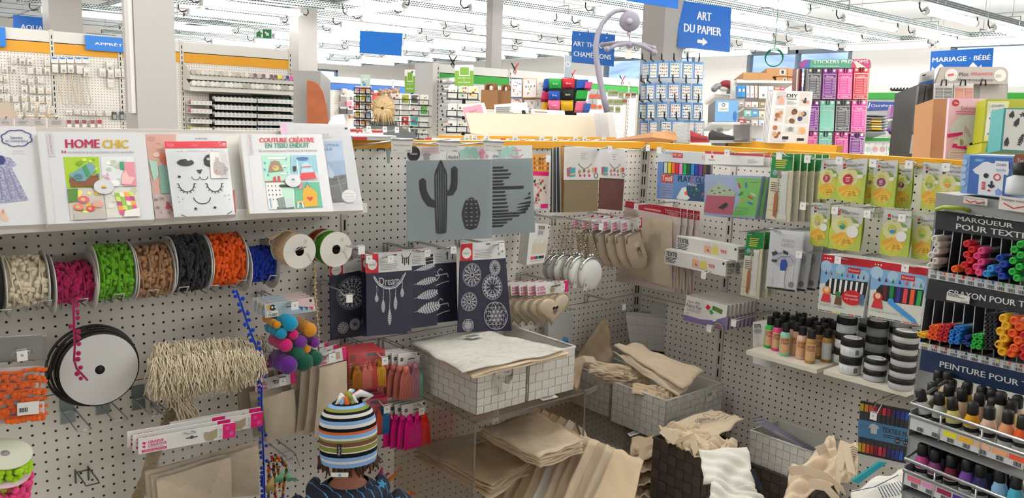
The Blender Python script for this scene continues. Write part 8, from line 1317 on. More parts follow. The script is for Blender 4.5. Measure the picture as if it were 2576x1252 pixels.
def tmk(b,q):
 cs=['#c9b82e','#e0902e','#e0542a','#b51f2a','#8a1a2a','#e0304a','#a51f4a','#3a2f6a','#2a2f8a','#1f3fa5','#1f5fc0','#1a4a6a','#1a5a3a','#2a9a3a','#1a7a3a','#222222']
 for i,c in enumerate(cs):u=.01+.062*i;b.rect(q,u,.03,u+.05,.17,mat(c,.4),.003);b.rect(q,u,.17,u+.05,.35,mat('#3c3d42',.4),.003);b.rect(q,u,.64,u+.05,.78,mat('#3c3d42',.4),.003);b.rect(q,u,.78,u+.05,.95,mat(c,.4),.003)
 b.rect(q,0,.33,1,.66,mat('#4a86b5',.4),.005);b.text(q,'TEXTILE MARKER',.35,.39,.9,.48,INK,.006,.01);lines(b,q,.37,.52,.75,2,.035,.012,NV,3,.006);b.poly(q,[(.18,.38),(.23,.36),(.28,.38),(.31,.43),(.28,.44),(.28,.55),(.19,.55),(.19,.45),(.15,.46)],mat('#d6d8da',.5),.006);[b.disc(q,.58+.11*i,.59,.04,INK,.006,16)for i in range(2)];[b.text(q,s,.552+.11*i,.575,.608+.11*i,.605,WCARD,.007)for i,s in enumerate(('360','24'))]
q=QR(.17,cO,(902,490),(1500,610),(1410,1015),(880,900));t=thing('marker_wallet','clear wallet of double ended textile markers with a blue band','pack',q.p(.5,1));b=MB();b.hexa(q,.012,mat('#2b2c30',.4));tmk(b,q);b.build('marker_row',t);b=MB();b.grid(lambda u,v:q.p(u,-.12+1.16*v,.009+.002*sin(9*u)),6,6,BAG);b.build('clear_bag',t);b=MB();b.hexa(q.sub(0,1.0,1.02,1.12),.012,mat('#d3d0cc',.4));b.build('lower_card',t);rhook(1010,585,.24,'dark hook with a white tag in front of the textile marker wallet','12',cO,drop=-.03)
#acrylic stands, woven baskets and cotton bags in the corner
ACR=film('#f1ebe4',refl=.25,bump=0,op=.02);EDG=mat('#77706a',.3,alpha=.8);WV=mat('#dcd9d2',.6,bump=.25,bs=260);WV2=mat('#d8d5ce',.6,bump=.25,bs=260)
def acrylic(lab,x0,x1,y0,y1,z0,z1):
 t=thing('acrylic_stand',lab,'display stand',((x0+x1)/2,(y0+y1)/2,z0));e=.006
 for nm,lo,hi in(('top_sheet',(x0,y0,z1-e),(x1,y1,z1)),('side_sheet',(x0,y0,z0),(x0+e,y1,z1-e)),('side_sheet',(x1-e,y0,z0),(x1,y1,z1-e))):b=MB();b.box(lo,hi,ACR);b.build(nm,t)
 b=MB()
 for lo,hi in(((x0,y0-.001,z1-e),(x1,y0,z1)),((x0,y0-.001,z0),(x0+e,y0,z1)),((x1-e,y0-.001,z0),(x1,y0,z1)),((x0-.001,y0,z1-.003),(x0,y1,z1))):b.box(lo,hi,EDG)
 b.build('polished_edge',t)
def basket(lab,x0,x1,y0,y1,z0,z1,m=WV,m2=WV2,hnd=None,cell=.026,tagf=None):
 t=thing('woven_basket',lab,'basket',((x0+x1)/2,(y0+y1)/2,z0));b=MB();e=.004
 for lo,hi in(((x0,y0,z0),(x1,y1,z0+e)),((x0,y0,z0),(x0+e,y1,z1)),((x1-e,y0,z0),(x1,y1,z1)),((x0,y0,z0),(x1,y0+e,z1)),((x0,y1-e,z0),(x1,y1,z1))):b.box(lo,hi,m2)
 nz=max(2,round((z1-z0)/cell));h=(z1-z0)/nz
 for ax in'xy':
  a0,a1=(y0,y1)if ax=='x'else(x0,x1);n=max(2,round((a1-a0)/cell));w_=(a1-a0)/n
  for i in range(n):
   for j in range(nz):
    k=.0034 if(i+j)%2 else .0022;u0,u1,v0,v1=a0+w_*i+.0008,a0+w_*(i+1)-.0008,z0+h*j+.0008,z0+h*(j+1)-.0008
    if ax=='x':b.box((x0-k,u0,v0),(x0,u1,v1),m if k>.003 else m2)
    else:b.box((u0,y0-k,v0),(u1,y0,v1),m if k>.003 else m2)
 b.build('woven_body',t);b=MB();b.tube([(x0,y0,z1),(x1,y0,z1),(x1,y1,z1),(x0,y1,z1)],.005,m,6,True);b.build('rim',t)
 if hnd:
  b=MB();f=(lambda u,s,k:(x0-.005-k,y0+(y1-y0)*u,z0+(z1-z0)*s))if hnd=='x'else(lambda u,s,k:(x0+(x1-x0)*u,y0-.005-k,z0+(z1-z0)*s));P=[(.3,.6,0),(.4,.48,.022),(.5,.42,.03),(.6,.48,.022),(.72,.62,0)]
  for i in range(4):A,B=P[i],P[i+1];q=(f(A[0],A[1],A[2]),f(B[0],B[1],B[2]),f(B[0],B[1]+.16,B[2]),f(A[0],A[1]+.16,A[2]));b.quad(*q,m)
  b.build('handle',t)
 if tagf:q=Q(*[V(f)for f in tagf]);sheet('price_label',None,None,q,.001,WCARD,lambda b,q:(lines(b,q,.1,.12,.8,2,.18,.08,INK,2),b.text(q,'3.20€',.55,.65,.92,.85,INK)),parent=t)
 return t
acrylic('clear acrylic stand under the two front white baskets',-1.2,-.75,-.45,-.03,.26,.818)
acrylic('clear acrylic stand under the white baskets in the corner',-.62,-.06,-.52,-.03,.26,.582)
basket('white woven basket with a tape handle at the front of the left acrylic stand',-1.172,-.985,-.42,-.08,.822,.965,hnd='y',tagf=[(-1.11,-.427,.96),(-1.05,-.427,.955),(-1.05,-.427,.925),(-1.11,-.427,.93)]);basket('white woven basket right of the front one, under the plastic wrapped bags',-.972,-.78,-.42,-.08,.822,.962)
basket('white woven basket with a tape handle against the corner, holding brown cotton bags',-.4,-.2,-.24,-.04,.588,.735,hnd='x');basket('white woven basket in the corner under the long folded cotton bag',-.42,-.1,-.515,-.27,.588,.735,tagf=[(-.2,-.521,.72),(-.145,-.521,.725),(-.145,-.521,.69),(-.2,-.521,.685)])
basket('dark brown woven basket under the printed cotton bags',-.55,-.36,-.77,-.574,.255,.655,mat('#4a4038',.6,bump=.25,bs=260),mat('#423930',.6,bump=.25,bs=260),cell=.034);basket('white woven basket beside the dark brown one holding printed booklets',-.2,-.03,-.94,-.71,.532,.642)
basket('second dark brown woven basket, under the white one with booklets',-.21,-.03,-.95,-.7,.255,.53,mat('#4a4038',.6,bump=.25,bs=260),mat('#423930',.6,bump=.25,bs=260),cell=.034)
CR_=mat('#e4d0b4',.9,spec=.1,bump=.3,bs=130);WH_=mat('#f0ece2',.85,spec=.1,bump=.12,bs=60);CR2=mat('#d9c2a2',.9,spec=.1,bump=.3,bs=130)
def cloth(lab,P,m=CR_,amp=.006,th=.004,nm='cotton_bag',wrap=False,seed=1,draw=None,strap=None,cat='bag',sag=0.0):
 """folded or crumpled cloth spread between four corners, each (px, py, depth)"""
 q=Q(*[dep(d,(x,y))for x,y,d in P]);r=random.Random(seed);a=[r.uniform(0,6)for _ in range(6)];g=lambda u,v:amp*(sin(9*u+a[0])*sin(5*v+a[1])+.6*sin(17*u*v+a[2])+.5*sin(23*v-9*u+a[3]))
 t=thing(nm,lab,cat,q.p(.5,1));b=MB();ed=lambda u,v:(u+.012*sin(13*v+a[4])*(abs(2*u-1)),v+.012*sin(11*u+a[5])*(abs(2*v-1)));F=lambda u,v:q.p(*ed(u,v),g(u,v)-sag*sin(pi*u));b.grid(lambda u,v:F(u,v),14,14,m);b.build('cloth',t,thick=th)
 if wrap:b=MB();b.grid(lambda u,v:q.p(-.03+1.06*u,-.03+1.06*v,g(u,v)+.006+.004*sin(19*u+13*v)),12,12,film(refl=.4,bump=.7,bs=22,op=.02));b.build('clear_wrap',t)
 if draw:b=MB();draw(b,q);b.build('print',t)
 for s in strap or[]:b=MB();S=[dep(d,(x,y))for x,y,d in s];k=(S[1]-S[0]).cross(FWD).normalized()*.013;[b.quad(S[i]-k,S[i+1]-k,S[i+1]+k,S[i]+k,m)for i in range(len(S)-1)];b.build('strap',t,thick=.002)
 return t
bar=lambda b,q:(b.rect(q,.55,.22,.72,.34,WCARD,.012),[b.rect(q,.56+.018*i,.24,.566+.018*i+.004*(i%2),.31,INK,.0125)for i in range(8)])
zc=lambda lab,P,**k:cloth(lab,[(x,y,(onz(z,(x,y))-CAM).dot(FWD))for x,y,z in P],**k)
for i,dz in enumerate((.968,.975)):zc(['beige cotton bag lowest on the front baskets','second beige cotton bag on the front baskets'][i],[(1040,868-i*3,dz),(1195,838-i*3,dz),(1430,893-i*4,dz),(1188,950-i*6,dz)],amp=.003,seed=i)
zc('white cotton bag in clear wrapping on top of the front baskets',[(1035,862,.985),(1190,826,.985),(1428,880,.985),(1168,934,.988)],m=WH_,amp=.003,wrap=True,draw=bar,seed=5)
for i in range(5):zc('folded beige cotton bag inside the left acrylic stand, %s from the top'%nth(i).replace('frontmost','first'),[(1208+i*1.5,1076+i*6,.70-.012*i),(1352,1034+i*6,.70-.012*i),(1466,1108+i*7,.69-.012*i),(1356+i,1150+i*7,.69-.012*i)],amp=.003,seed=i+20,wrap=i==0)
for i in range(4):zc('large folded cotton bag low in the left acrylic stand, %s from the top'%nth(i).replace('frontmost','first'),[(1045,1120+i*9,.6-.014*i),(1215,1085+i*9,.6-.014*i),(1362,1140+i*10,.58-.014*i),(1236,1222+i*10,.57-.014*i)],amp=.004,m=CR_ if i%2 else CR2,seed=i+30,wrap=i==0,draw=bar if i==0 else None)
for i in range(4):zc('white cotton bag at the bottom of the left acrylic stand, %s of the pile'%nth(i).replace('frontmost','topmost'),[(1300-25*i,1180+26*i,.5-.03*i),(1420-20*i,1150+28*i,.5-.03*i),(1468-10*i,1215+30*i,.48-.03*i),(1345-25*i,1260+30*i,.46-.03*i)],m=WH_,amp=.003,seed=i+40,wrap=True)
for i in range(11):
 f=i/10;x=1362+215*f;y=1048+85*f;t=2.78-.3*f;cloth('cotton tote bag standing slanted under the stands, %s from the left'%nth(i).replace('frontmost','first'),[(x-30,y-6,t+.03),(x+42,y+26,t),(x-34+20*f,y+250,t-.16),(x-132,y+225,t-.12)],m=WH_ if i==4 else(CR_ if i%2 else CR2),amp=.004,seed=i+50,wrap=i in(6,8,9),strap=[[(x-22,y,t),(x-8,y-22,t),(x+14,y-8,t),(x+24,y+18,t)]]if i<5 else None)
for i in range(4):cloth('folded cotton bag in clear wrapping beside the dark basket, %s from the top'%nth(i).replace('frontmost','first'),[(1590,1100+32*i,2.8),(1648,1098+30*i,2.8),(1640,1150+32*i,2.7),(1582,1165+30*i,2.7)],m=CR2,amp=.006,seed=i+70,wrap=True)
cloth('large brown cotton bag standing up in the corner basket',[(1518,800,3.2),(1530,806,3.2),(1545,940,3.14),(1432,925,3.12)],m=CR2,amp=.008,seed=81,wrap=True);cloth('brown cotton bag hanging down left of the corner baskets',[(1434,900,3.05),(1470,905,3.05),(1452,985,3.0),(1430,975,3.0)],m=CR2,amp=.004,seed=82)
cloth('long folded cotton bag lying across the two corner baskets',[(1546,872,3.04),(1600,868,3.06),(1768,932,2.9),(1720,982,2.84)],amp=.006,th=.012,seed=83);cloth('under layer of cotton cloth below the long folded bag',[(1540,885,3.02),(1580,900,3.0),(1740,965,2.86),(1705,1000,2.84)],amp=.006,seed=84,wrap=True)
for i in range(8):x=1500+i*9;cloth('cotton bag packed in the corner basket, %s of the row'%nth(i).replace('frontmost','first'),[(x-15,905+i*3,3.0),(x+70,918+i*2,2.98),(x+70,945+i*4,2.96),(x-20,935+i*5,2.97)],m=CR2 if i%2 else CR_,amp=.006,seed=i+90,wrap=i in(1,5),strap=[[(1437,916,2.95),(1470,902,2.94),(1498,905,2.95)]]if i==0 else None)
for i in range(8):x=1592+i*10;cloth('cotton pouch in the basket below the long folded bag, %s of the row'%nth(i).replace('frontmost','first'),[(x,962+4*i,2.9),(x+62,970+4*i,2.87),(x+60,998+3*i,2.85),(x-4,990+3*i,2.87)],m=CR2,amp=.004,seed=i+110)
def doodle(b,q):
 for r_ in(.05,.08,.11,.14):b.line(q,[(.3+r_*cos(a),.45+r_*1.2*sin(a))for a in[pi+pi*j/10 for j in range(11)]],.002,INK,.012)
 b.line(q,[(.5,.3),(.56,.2),(.64,.24),(.6,.4),(.72,.5),(.8,.42),(.86,.5),(.8,.62),(.65,.6),(.52,.62),(.45,.5),(.5,.3)],.0018,INK,.012);b.line(q,[(.62,.75),(.75,.7),(.9,.76),(.95,.66)],.0018,INK,.012);b.ring(q,.48,.5,.05,.06,INK,.012)
cloth('cotton bag printed with a rainbow and unicorn lying on the dark basket',[(1700,1062,2.72),(1790,1030,2.78),(1872,1052,2.72),(1800,1102,2.62)],amp=.004,seed=121,draw=doodle)
for i in range(6):cloth('crumpled printed cotton bag heaped on the dark basket, %s of the heap'%nth(i).replace('frontmost','first'),[(1655+26*i,1062+9*i,2.66-.02*i),(1735+24*i,1066+8*i,2.64-.02*i),(1750+20*i,1120+9*i,2.6-.02*i),(1680+22*i,1112+12*i,2.58-.02*i)],amp=.014,seed=i+130,strap=[[(1665,1080,2.56),(1700,1110,2.54),(1740,1095,2.55),(1752,1140,2.53)]]if i==1 else None)
for i in range(5):q=QD(2.76-.008*i,(1892+3*i,1052+3*i),(1912+4*i,1048+3*i),(2042+5*i,1122+3*i),(2036+4*i,1138+3*i));sheet('booklet','printed booklet in the white basket, %s of the fan'%nth(i),'booklet',q,.003,mat('#b9b4c4'if i%2 else'#8d87a0',.4),(lambda b,q:b.text(q,'UNI',.15,.25,.5,.75,WCARD))if i==4 else None)
b=MB();b.tube([dep(2.9,cO(372,692)),dep(2.78,cO(650,800))],.0035,mat('#7a2048',.4),6);b.build('plum_rod',None,'thin plum coloured rod along the back of the white basket','rod')
cloth('pale cotton bag hanging over the front of the dark basket',[(1760,1130,2.5),(1882,1122,2.5),(1900,1235,2.42),(1772,1215,2.42)],m=WH_,amp=.008,seed=141);cloth('pale cotton cloth spread at the bottom below the dark basket',[(1790,1205,2.38),(1900,1232,2.36),(1960,1300,2.3),(1780,1290,2.3)],m=WH_,amp=.012,seed=142)
b=MB();b.hexa(QD(2.36,(1888,1182),(1898,1180),(1922,1232),(1908,1232)),.006,mat('#1c2233',.6));b.build('navy_strap',None,'navy strap end showing between the pale cotton bags','strap')
cloth('canvas bag with wide straps slumped in front of the white basket',[(1990,1178,2.36),(2098,1120,2.4),(2140,1200,2.32),(1968,1275,2.26)],amp=.014,seed=143,strap=[[(1985,1185,2.28),(2020,1180,2.26),(2085,1200,2.25),(2125,1235,2.24)],[(2055,1135,2.3),(2080,1125,2.29),(2110,1180,2.27),(2105,1235,2.25)],[(2035,1215,2.25),(2075,1222,2.24),(2110,1260,2.23)],[(2108,1180,2.27),(2125,1110,2.3),(2142,1190,2.27)]]);cloth('canvas bag corner sticking up behind the one with wide straps',[(2080,1098,2.44),(2098,1094,2.44),(2110,1180,2.4),(2050,1180,2.4)],amp=.006,seed=144)
cloth('canvas bag with a line drawing behind the marker wallet',[(2128,1118,2.34),(2158,1112,2.34),(2155,1200,2.3),(2136,1210,2.3)],amp=.004,seed=145,draw=lambda b,q:[b.line(q,[(.1,.15+.06*i),(.5,.1+.07*i),(.9,.2+.06*i)],.0015,INK,.008)for i in range(5)])
PB2=mat('#1f3f5f',.6)
cloth('white cotton bag with blue printed stripes at the bottom right',[(2142,1228,2.2),(2262,1175,2.24),(2330,1270,2.16),(2140,1300,2.1)],m=WH_,amp=.01,seed=146,draw=lambda b,q:([b.line(q,[(.45+.045*i,.45),(.47+.045*i,.8)],.0025,PB2,.02)for i in range(9)],b.line(q,[(0,.35),(.4,.42),(.85,.3)],.003,PB2,.02)))
b=MB();b.hexa(QD(2.16,(2144,1210),(2215,1162),(2232,1164),(2160,1216)),.012,mat('#178a96',.5));b.build('turquoise_ruler',None,'flat turquoise plastic piece lying on the white printed bag','plastic piece')
for i,(P,z)in enumerate([([(1355,1000),(1395,992),(1405,998),(1365,1007)],.819),([(1578,1090),(1610,1078),(1618,1086),(1585,1097)],.583)]):q=Q(*[onz(z+.002,p)for p in P]);sheet('price_label',['white price label lying on the front acrylic stand','white price label on the corner acrylic stand'][i],'label',q,.001,WCARD,lambda b,q:lines(b,q,.1,.3,.9,2,.25,.1,INK,3))
#rack of textile markers and paints at the right
hd=ray(0,275);RU=-V((hd.x,hd.y,0)).normalized();RN=V((RU.y,-RU.x,0))
if RN.dot(CAM)<0:RN=-RN
RP0=dep(1.66,(2330,700))
if RN.dot(CAM-RP0)<0:RN=-RN
def RP(k,p):return onp(RP0+RN*k,RN,p)
def RQ(k,f,*P):return Q(*[RP(k,f(*p))for p in P])
SLT=mat('#23262b',.45);GRY=mat('#77797b',.4);TXT=mat('#d3d5d6',.5)
rk=thing('marker_rack','tall grey rack of textile markers and paints with lettered panels','display rack',V((RP0.x,RP0.y,0)))
def rpart(nm,k,f,P,th,m,draw=None):q=RQ(k,f,*P);b=MB();b.hexa(q,th,m);draw and draw(b,q);return b.build(nm,rk)
rpart('sign_panel',.01,cG,[(1500,592),(2560,740),(2560,890),(1490,738)],.008,SLT,lambda b,q:(b.text(q,'MARQUEUR',.18,.12,.605,.42,TXT,bold=.03),b.text(q,'POUR TEXTILE',.175,.53,.78,.84,TXT,bold=.03)))
rpart('sign_panel',.01,cK,[(1442,195),(2560,375),(2560,525),(1415,345)],.008,SLT,lambda b,q:b.text(q,'CRAYON POUR TEXTILE',.165,.34,.92,.66,TXT,bold=.03))
rpart('sign_panel',.015,cK,[(1385,742),(2560,1030),(2560,1200),(1365,905)],.008,mat('#14294a',.4),lambda b,q:b.text(q,'PEINTURE POUR TEXTILE',.15,.34,.975,.62,TXT,bold=.03))
for nm,f,P in(('marker_bay',cG,[(1490,740),(2560,890),(2560,1260),(1440,1060)]),('marker_bay',cK,[(1415,345),(2560,525),(2560,940),(1368,690)])):
 q=RQ(-.11,f,*P);b=MB();b.hexa(q,.004,mat('#2a2b2e',.6));q0=RQ(0,f,*P)
 for i in range(10):
  u=.075*i;a,c=q0.p(u,0),q0.p(u,1);b.quad(a,c,c-RN*.11,a-RN*.11,mat('#5d6064',.4));b.quad(a-RN*.11,c-RN*.11,c,a,mat('#5d6064',.4));b.quad(a-RU*.001,a+RU*.001,c+RU*.001,c-RU*.001,mat('#b5b8ba',.4))
 b.quad(q0.p(0,1),q0.p(1,1),q0.p(1,1)-RN*.11,q0.p(0,1)-RN*.11,GRY);b.quad(q0.p(0,1)-RN*.11,q0.p(1,1)-RN*.11,q0.p(1,1),q0.p(0,1),GRY);b.build(nm,rk)
def codes(cs):
 def f(b,q):
  for i,c in enumerate(cs):
   u=.02+.072*i;b.rect(q,u+.03,.0,u+.045,.35,mat(c,.4));[b.rect(q,u+.008*j,.5,u+.008*j+.003+.002*(j%2),.9,INK)for j in range(6)];b.rect(q,u,.12,u+.02,.3,GREY)
 return f
WSTR=mat('#c6c8ca',.4);CS1=['#8a8d90','#e0662e','#c4302a','#b01f2a','#c4467a','#3a86c4','#1f4fa5','#2f9a3a','#2f9a3a','#1a5a3a','#222222','#555555','#999999']
rpart('label_strip',.012,cG,[(1440,1056),(2560,1256),(2560,1330),(1434,1122)],.006,WSTR,codes(CS1));rpart('label_strip',.014,cK,[(1366,690),(2560,950),(2560,1020),(1360,738)],.006,WSTR,codes(['#d9b02e','#c4302a','#b5202a','#1f5fa5','#1a2f6a','#2f8a3a','#222222','#d9b02e','#e0662e','#c4302a','#b01f2a','#777777']))
sheet('price_label','paper price label stuck over the middle lettered panel','label',RQ(.022,cK,(1585,292),(1765,330),(1758,390),(1578,355)),.001,mat('#d3cfc9',.5),lambda b,q:(lines(b,q,.05,.08,.8,3,.14,.06,INK,2),b.text(q,'2.25€',.65,.7,.95,.95,INK)))
b=MB();A=RP(-.02,cG(1490,590));B=RP(-.02,cK(1360,910));b.hexa(Q(A-RN*.14,A,V((A.x,A.y,.1)),V((A.x,A.y,.1))-RN*.14),.006,GRY);b.build('side_panel',rk)
rpart('top_shelf',.02,cG,[(1500,450),(2560,600),(2560,740),(1488,575)],.2,mat('#8a8c8d',.4));b=MB();b.tube([RP(.02,cG(1500,583)),RP(.05,cG(1560,565)),RP(.05,cG(1700,575)),RP(.02,cG(1756,592))],.004,mat('#8a9a1e',.4),6);b.build('green_clip',None,'lime green cord end under the grey top shelf of the rack','cord')
for P,s1,s2,lab in(([(1718,478),(1905,500),(1900,555),(1712,532)],'Kit Pochoir pour T-Shirt','11.95€','crossed out paper price label on the grey top shelf'),([(2000,475),(2400,530),(2400,640),(1988,580)],'Stampo textile alphabet','14.95€','larger paper price label at the right edge of the grey top shelf')):sheet('price_label',lab,'label',RQ(.03,cG,*P),.001,mat('#d3cfca',.5),lambda b,q:(b.text(q,s1,.05,.12,.9,.35,INK),b.text(q,s2,.55,.6,.92,.9,INK,bold=.02),b.line(q,[(.1,.5),(.3,.8),(.5,.55),(.6,.85),(.9,.5)],.002,RED,.001)))
def stp(b,q):
 b.rect(q,.14,.04,.98,.98,mat('#3f66ad',.4));tm=mat('#dfe3ea',.6);b.poly(q,[(.42,.18),(.5,.16),(.62,.2),(.7,.15),(.95,.32),(.92,.46),(.84,.44),(.84,.98),(.36,.98),(.36,.5),(.27,.46),(.22,.38)],tm,.001);b.poly(q,[(.66,.13),(.92,.13),(.94,.42),(.68,.38)],mat('#e6e7ec',.5),.002);b.text(q,'STAMPO',.69,.19,.89,.25,INK,.003);b.text(q,'textile',.69,.3,.88,.37,mat('#4a86c4',.5),.003);b.disc(q,.34,.13,.11,mat('#3a8ac4',.4),.001,20,.06);b.text(q,'Aladine',.27,.11,.41,.15,WCARD,.002);b.line(q,[(.62,.62),(.62,.78)],.004,NV,.002);b.line(q,[(.56,.72),(.62,.78),(.68,.72)],.004,NV,.002);b.ring(q,.72,.52,.05,.07,RED,.002);b.disc(q,.5,.5,.05,NV,.002,12,.06)
 for i in range(5):b.rect(q,.43,.66+.04*i,.5,.685+.04*i,RED,.002)
 b.poly(q,[(.7,.85),(.76,.78),(.84,.86),(.8,.95),(.72,.95)],mat('#7a9ad0',.5),.002);b.poly(q,[(.55,.86),(.58,.82),(.61,.86),(.58,.89)],RED,.002);[b.disc(q,.04,.2+.18*i,.06,mat('#a5bfe0',.5),.001,12)for i in range(4)]
sheet('stamp_kit','blue stamp kit box with a printed white shirt on top of the rack','box',RQ(.0,cG,(1715,148),(2112,165),(2085,500),(1690,455)),.09,mat('#7fa5d6',.3),stp)
q=RQ(.0,cG,(2120,150),(2400,150),(2400,310),(2100,300));sheet('letter_stamp_box','reddish brown box of letter stamps at the right edge of the top shelf','box',q,.08,mat('#8a4a35',.5),lambda b,q:b.text(q,'Sweet',.1,.2,.5,.45,TXT));o=RP(.0,cG(2150,470));b=MB();b.lathe(o,(0,0,1),[(0,0),(.022,0),(.023,.004),(.023,.03),(.012,.036),(.014,.038),(.017,.058),(0,.06)],BLACK,16,ms=[BLACK,WSTR,WSTR,WSTR,BLACK,BLACK,BLACK]);b.build('ink_jar',None,'small ink jar with a black cap beside the stamp kit','jar')
def markers(f,c,cn,pts,r,row,L_=.075,k=.03):
 for i,p in enumerate(pts):
  o=RP(k,f(*p));t=thing('textile_marker','%s textile marker in the %s bay, pointing outwards'%(cn,row),'marker',o,'%s markers in the %s bay'%(cn,row));b=MB();m_=mat(c,.3);b.lathe(o,-RN,[(0,.004),(r*.45,.004),(r*.55,0),(r*.9,.001),(r,.006),(r*1.02,.03),(r*.92,.032),(r*.9,L_),(0,L_)],m_,12,ms=[m_]*5+[mat('#c9c9c9',.4)]*3);b.build('cap',t)
M1=.0074
for c,cn,pts in[('#cfcbc4','white',[(1485,815),(1500,862),(1497,912),(1455,945),(1490,990),(1450,1027)]),('#c41c26','red',[(1735,855),(1775,900),(1735,940),(1760,985),(1715,1022),(1750,1070)]),('#e05a1c','orange',[(1640,1053)]),('#d8447c','pink',[(1850,910),(1815,950),(1850,998),(1810,1035),(1830,1080)]),('#2f8acb','light blue',[(1925,1050),(1890,1090)]),('#1a3a9a','dark blue',[(1995,968),(2025,1015),(1985,1060),(2010,1110)]),('#2aa53a','green',[(2160,860),(2110,900),(2160,945),(2100,988),(2150,1037),(2095,1075),(2130,1125)]),('#1a5a3f','dark green',[(2215,890),(2215,1005),(2215,1090)])]:markers(cG,c,cn,pts,M1,'upper')
for c,cn,pts,r in[('#e0b01c','slim yellow',[(1365,628),(1395,640)],.0055),('#e0551c','slim orange',[(1460,575),(1500,575),(1450,612),(1490,612),(1445,650),(1485,655)],.0058),('#b51c26','slim red',[(1545,572),(1590,570),(1535,605),(1580,600),(1525,637),(1570,640),(1520,667),(1565,672)],.0058),('#1f74c4','slim blue',[(1655,580),(1695,580),(1620,612),(1670,618),(1615,648),(1665,655),(1610,685),(1655,690)],.0055),('#1a2f7a','slim navy',[(1740,650),(1720,690),(1745,710)],.005),('#2aa53a','slim green',[(1800,645),(1845,650),(1795,687),(1840,690),(1785,722),(1830,730)],.0056),('#191a1c','slim black',[(1890+34*(i%3),480+32*(i//3))for i in range(26)],.0045),('#e0a81c','thick yellow',[(2025,505),(2045,562),(2000,607),(2030,660),(1990,708),(2015,765)],.0092),('#e0571c','thick orange',[(2110,522),(2150,570),(2095,620),(2140,678),(2110,738),(2085,778)],.009),('#c42326','thick red',[(2190,640),(2190,740),(2190,802)],.009)]:markers(cK,c,cn,pts,r,'middle')
def pbot(p,k,c,cn,lean=0.0,row='upper',lab=None):
 o=RP(k,cO(*p));ax=(V((0,0,1))-RU*lean+RN*.06).normalized();b0=o-ax*.074;t=thing('paint_bottle',lab or'%s textile paint bottle in the front of the %s wire tier'%(cn,row),'paint bottle',b0,None if not lab else'black capped paint bottles at the back of the %s tier'%row);b=MB();m_=mat(c,.3);r=.0132;b.lathe(b0,ax,[(0,0),(r*.9,0),(r,.004),(r,.05),(r*.6,.064)],m_,12);bo=b.build('bottle',t);b=MB();b.lathe(b0,ax,[(r*.6,.062),(r*.75,.064),(r*.7,.083),(r*.5,.086),(0,.086)],BLACK,12);b.build('cap',t)
 if not lab:b=MB();b.lathe(b0,ax,[(r*1.02,.01),(r*1.02,.042)],mat('#c9c9c6',.4),12);b.lathe(b0,ax,[(r*1.035,.032),(r*1.035,.04)],SLT,12);b.build('label_sticker',bo)
for x,y,c,cn,l in[(1380,445,'#cfcfcd','leaning white',.3),(1525,470,'#b5b5b2','silver white',.1),(1628,510,'#d9cf7a','pale yellow',.15),(1790,545,'#d69a1c','mustard',0),(1920,580,'#dcbca8','skin coloured',0),(2068,612,'#dd9a6c','peach',0),(2185,655,'#dd5a26','orange',0)]:pbot((x,y),.12,c,cn,l)
for x,y,c,cn in[(1395,870,'#b8488a','magenta pink'),(1495,918,'#8a4478','mauve'),(1622,962,'#6a1a2c','maroon'),(1745,990,'#6f45a0','purple'),(1850,1035,'#2f2a5f','dark violet'),(2005,1075,'#8ab4da','light blue'),(2132,1125,'#4fb0c8','turquoise')]:pbot((x,y),.14,c,cn,.05,'lower')
for i,(x,y)in enumerate([(1470,390),(1600,405),(1705,440),(1525,340),(1620,365),(1745,385),(1840,475),(1945,515),(2010,465),(2095,530),(2140,495),(1860,420),(1940,440),(1520,290),(1590,305)]):pbot((x,y),.07 if i<3 or 5<i<10 else .03,['#c9c7b5','#c9b04a','#d3b9a0','#a5703a'][i%4],'',0,'upper','black capped paint bottle standing at the back of the upper wire tier')
for i,(x,y)in enumerate([(1440,815),(1470,770),(1565,890),(1700,925),(1805,960),(1920,995),(2040,1015),(2140,1065),(1640,880),(1760,890),(1880,930),(2000,960)]):pbot((x,y),.09 if i<8 else .05,['#5a3a5f','#3a2f4a','#4a5a7a'][i%3],'',0,'lower','black capped paint bottle standing at the back of the lower wire tier')
for i,(x,y)in enumerate([(1410,1200),(1360,1235),(1500,1240),(1450,1225)]):pbot((x,y),.12,'#2a2a2c','',0,'lowest','black capped paint bottle in the lowest tier, only its cap showing')
CL1=['#c6c8ca','#c6c8ca','#d9cf2e','#e0a82e','#dca582','#dc9a6a','#d9502e']+['#c4302a']*8;CL2=['#d0667a','#cf86b5','#8a1a4a','#4a2a8a','#1f1f5a','#7aa5d0','#3fa5c0']+['#2a6a8a']*8
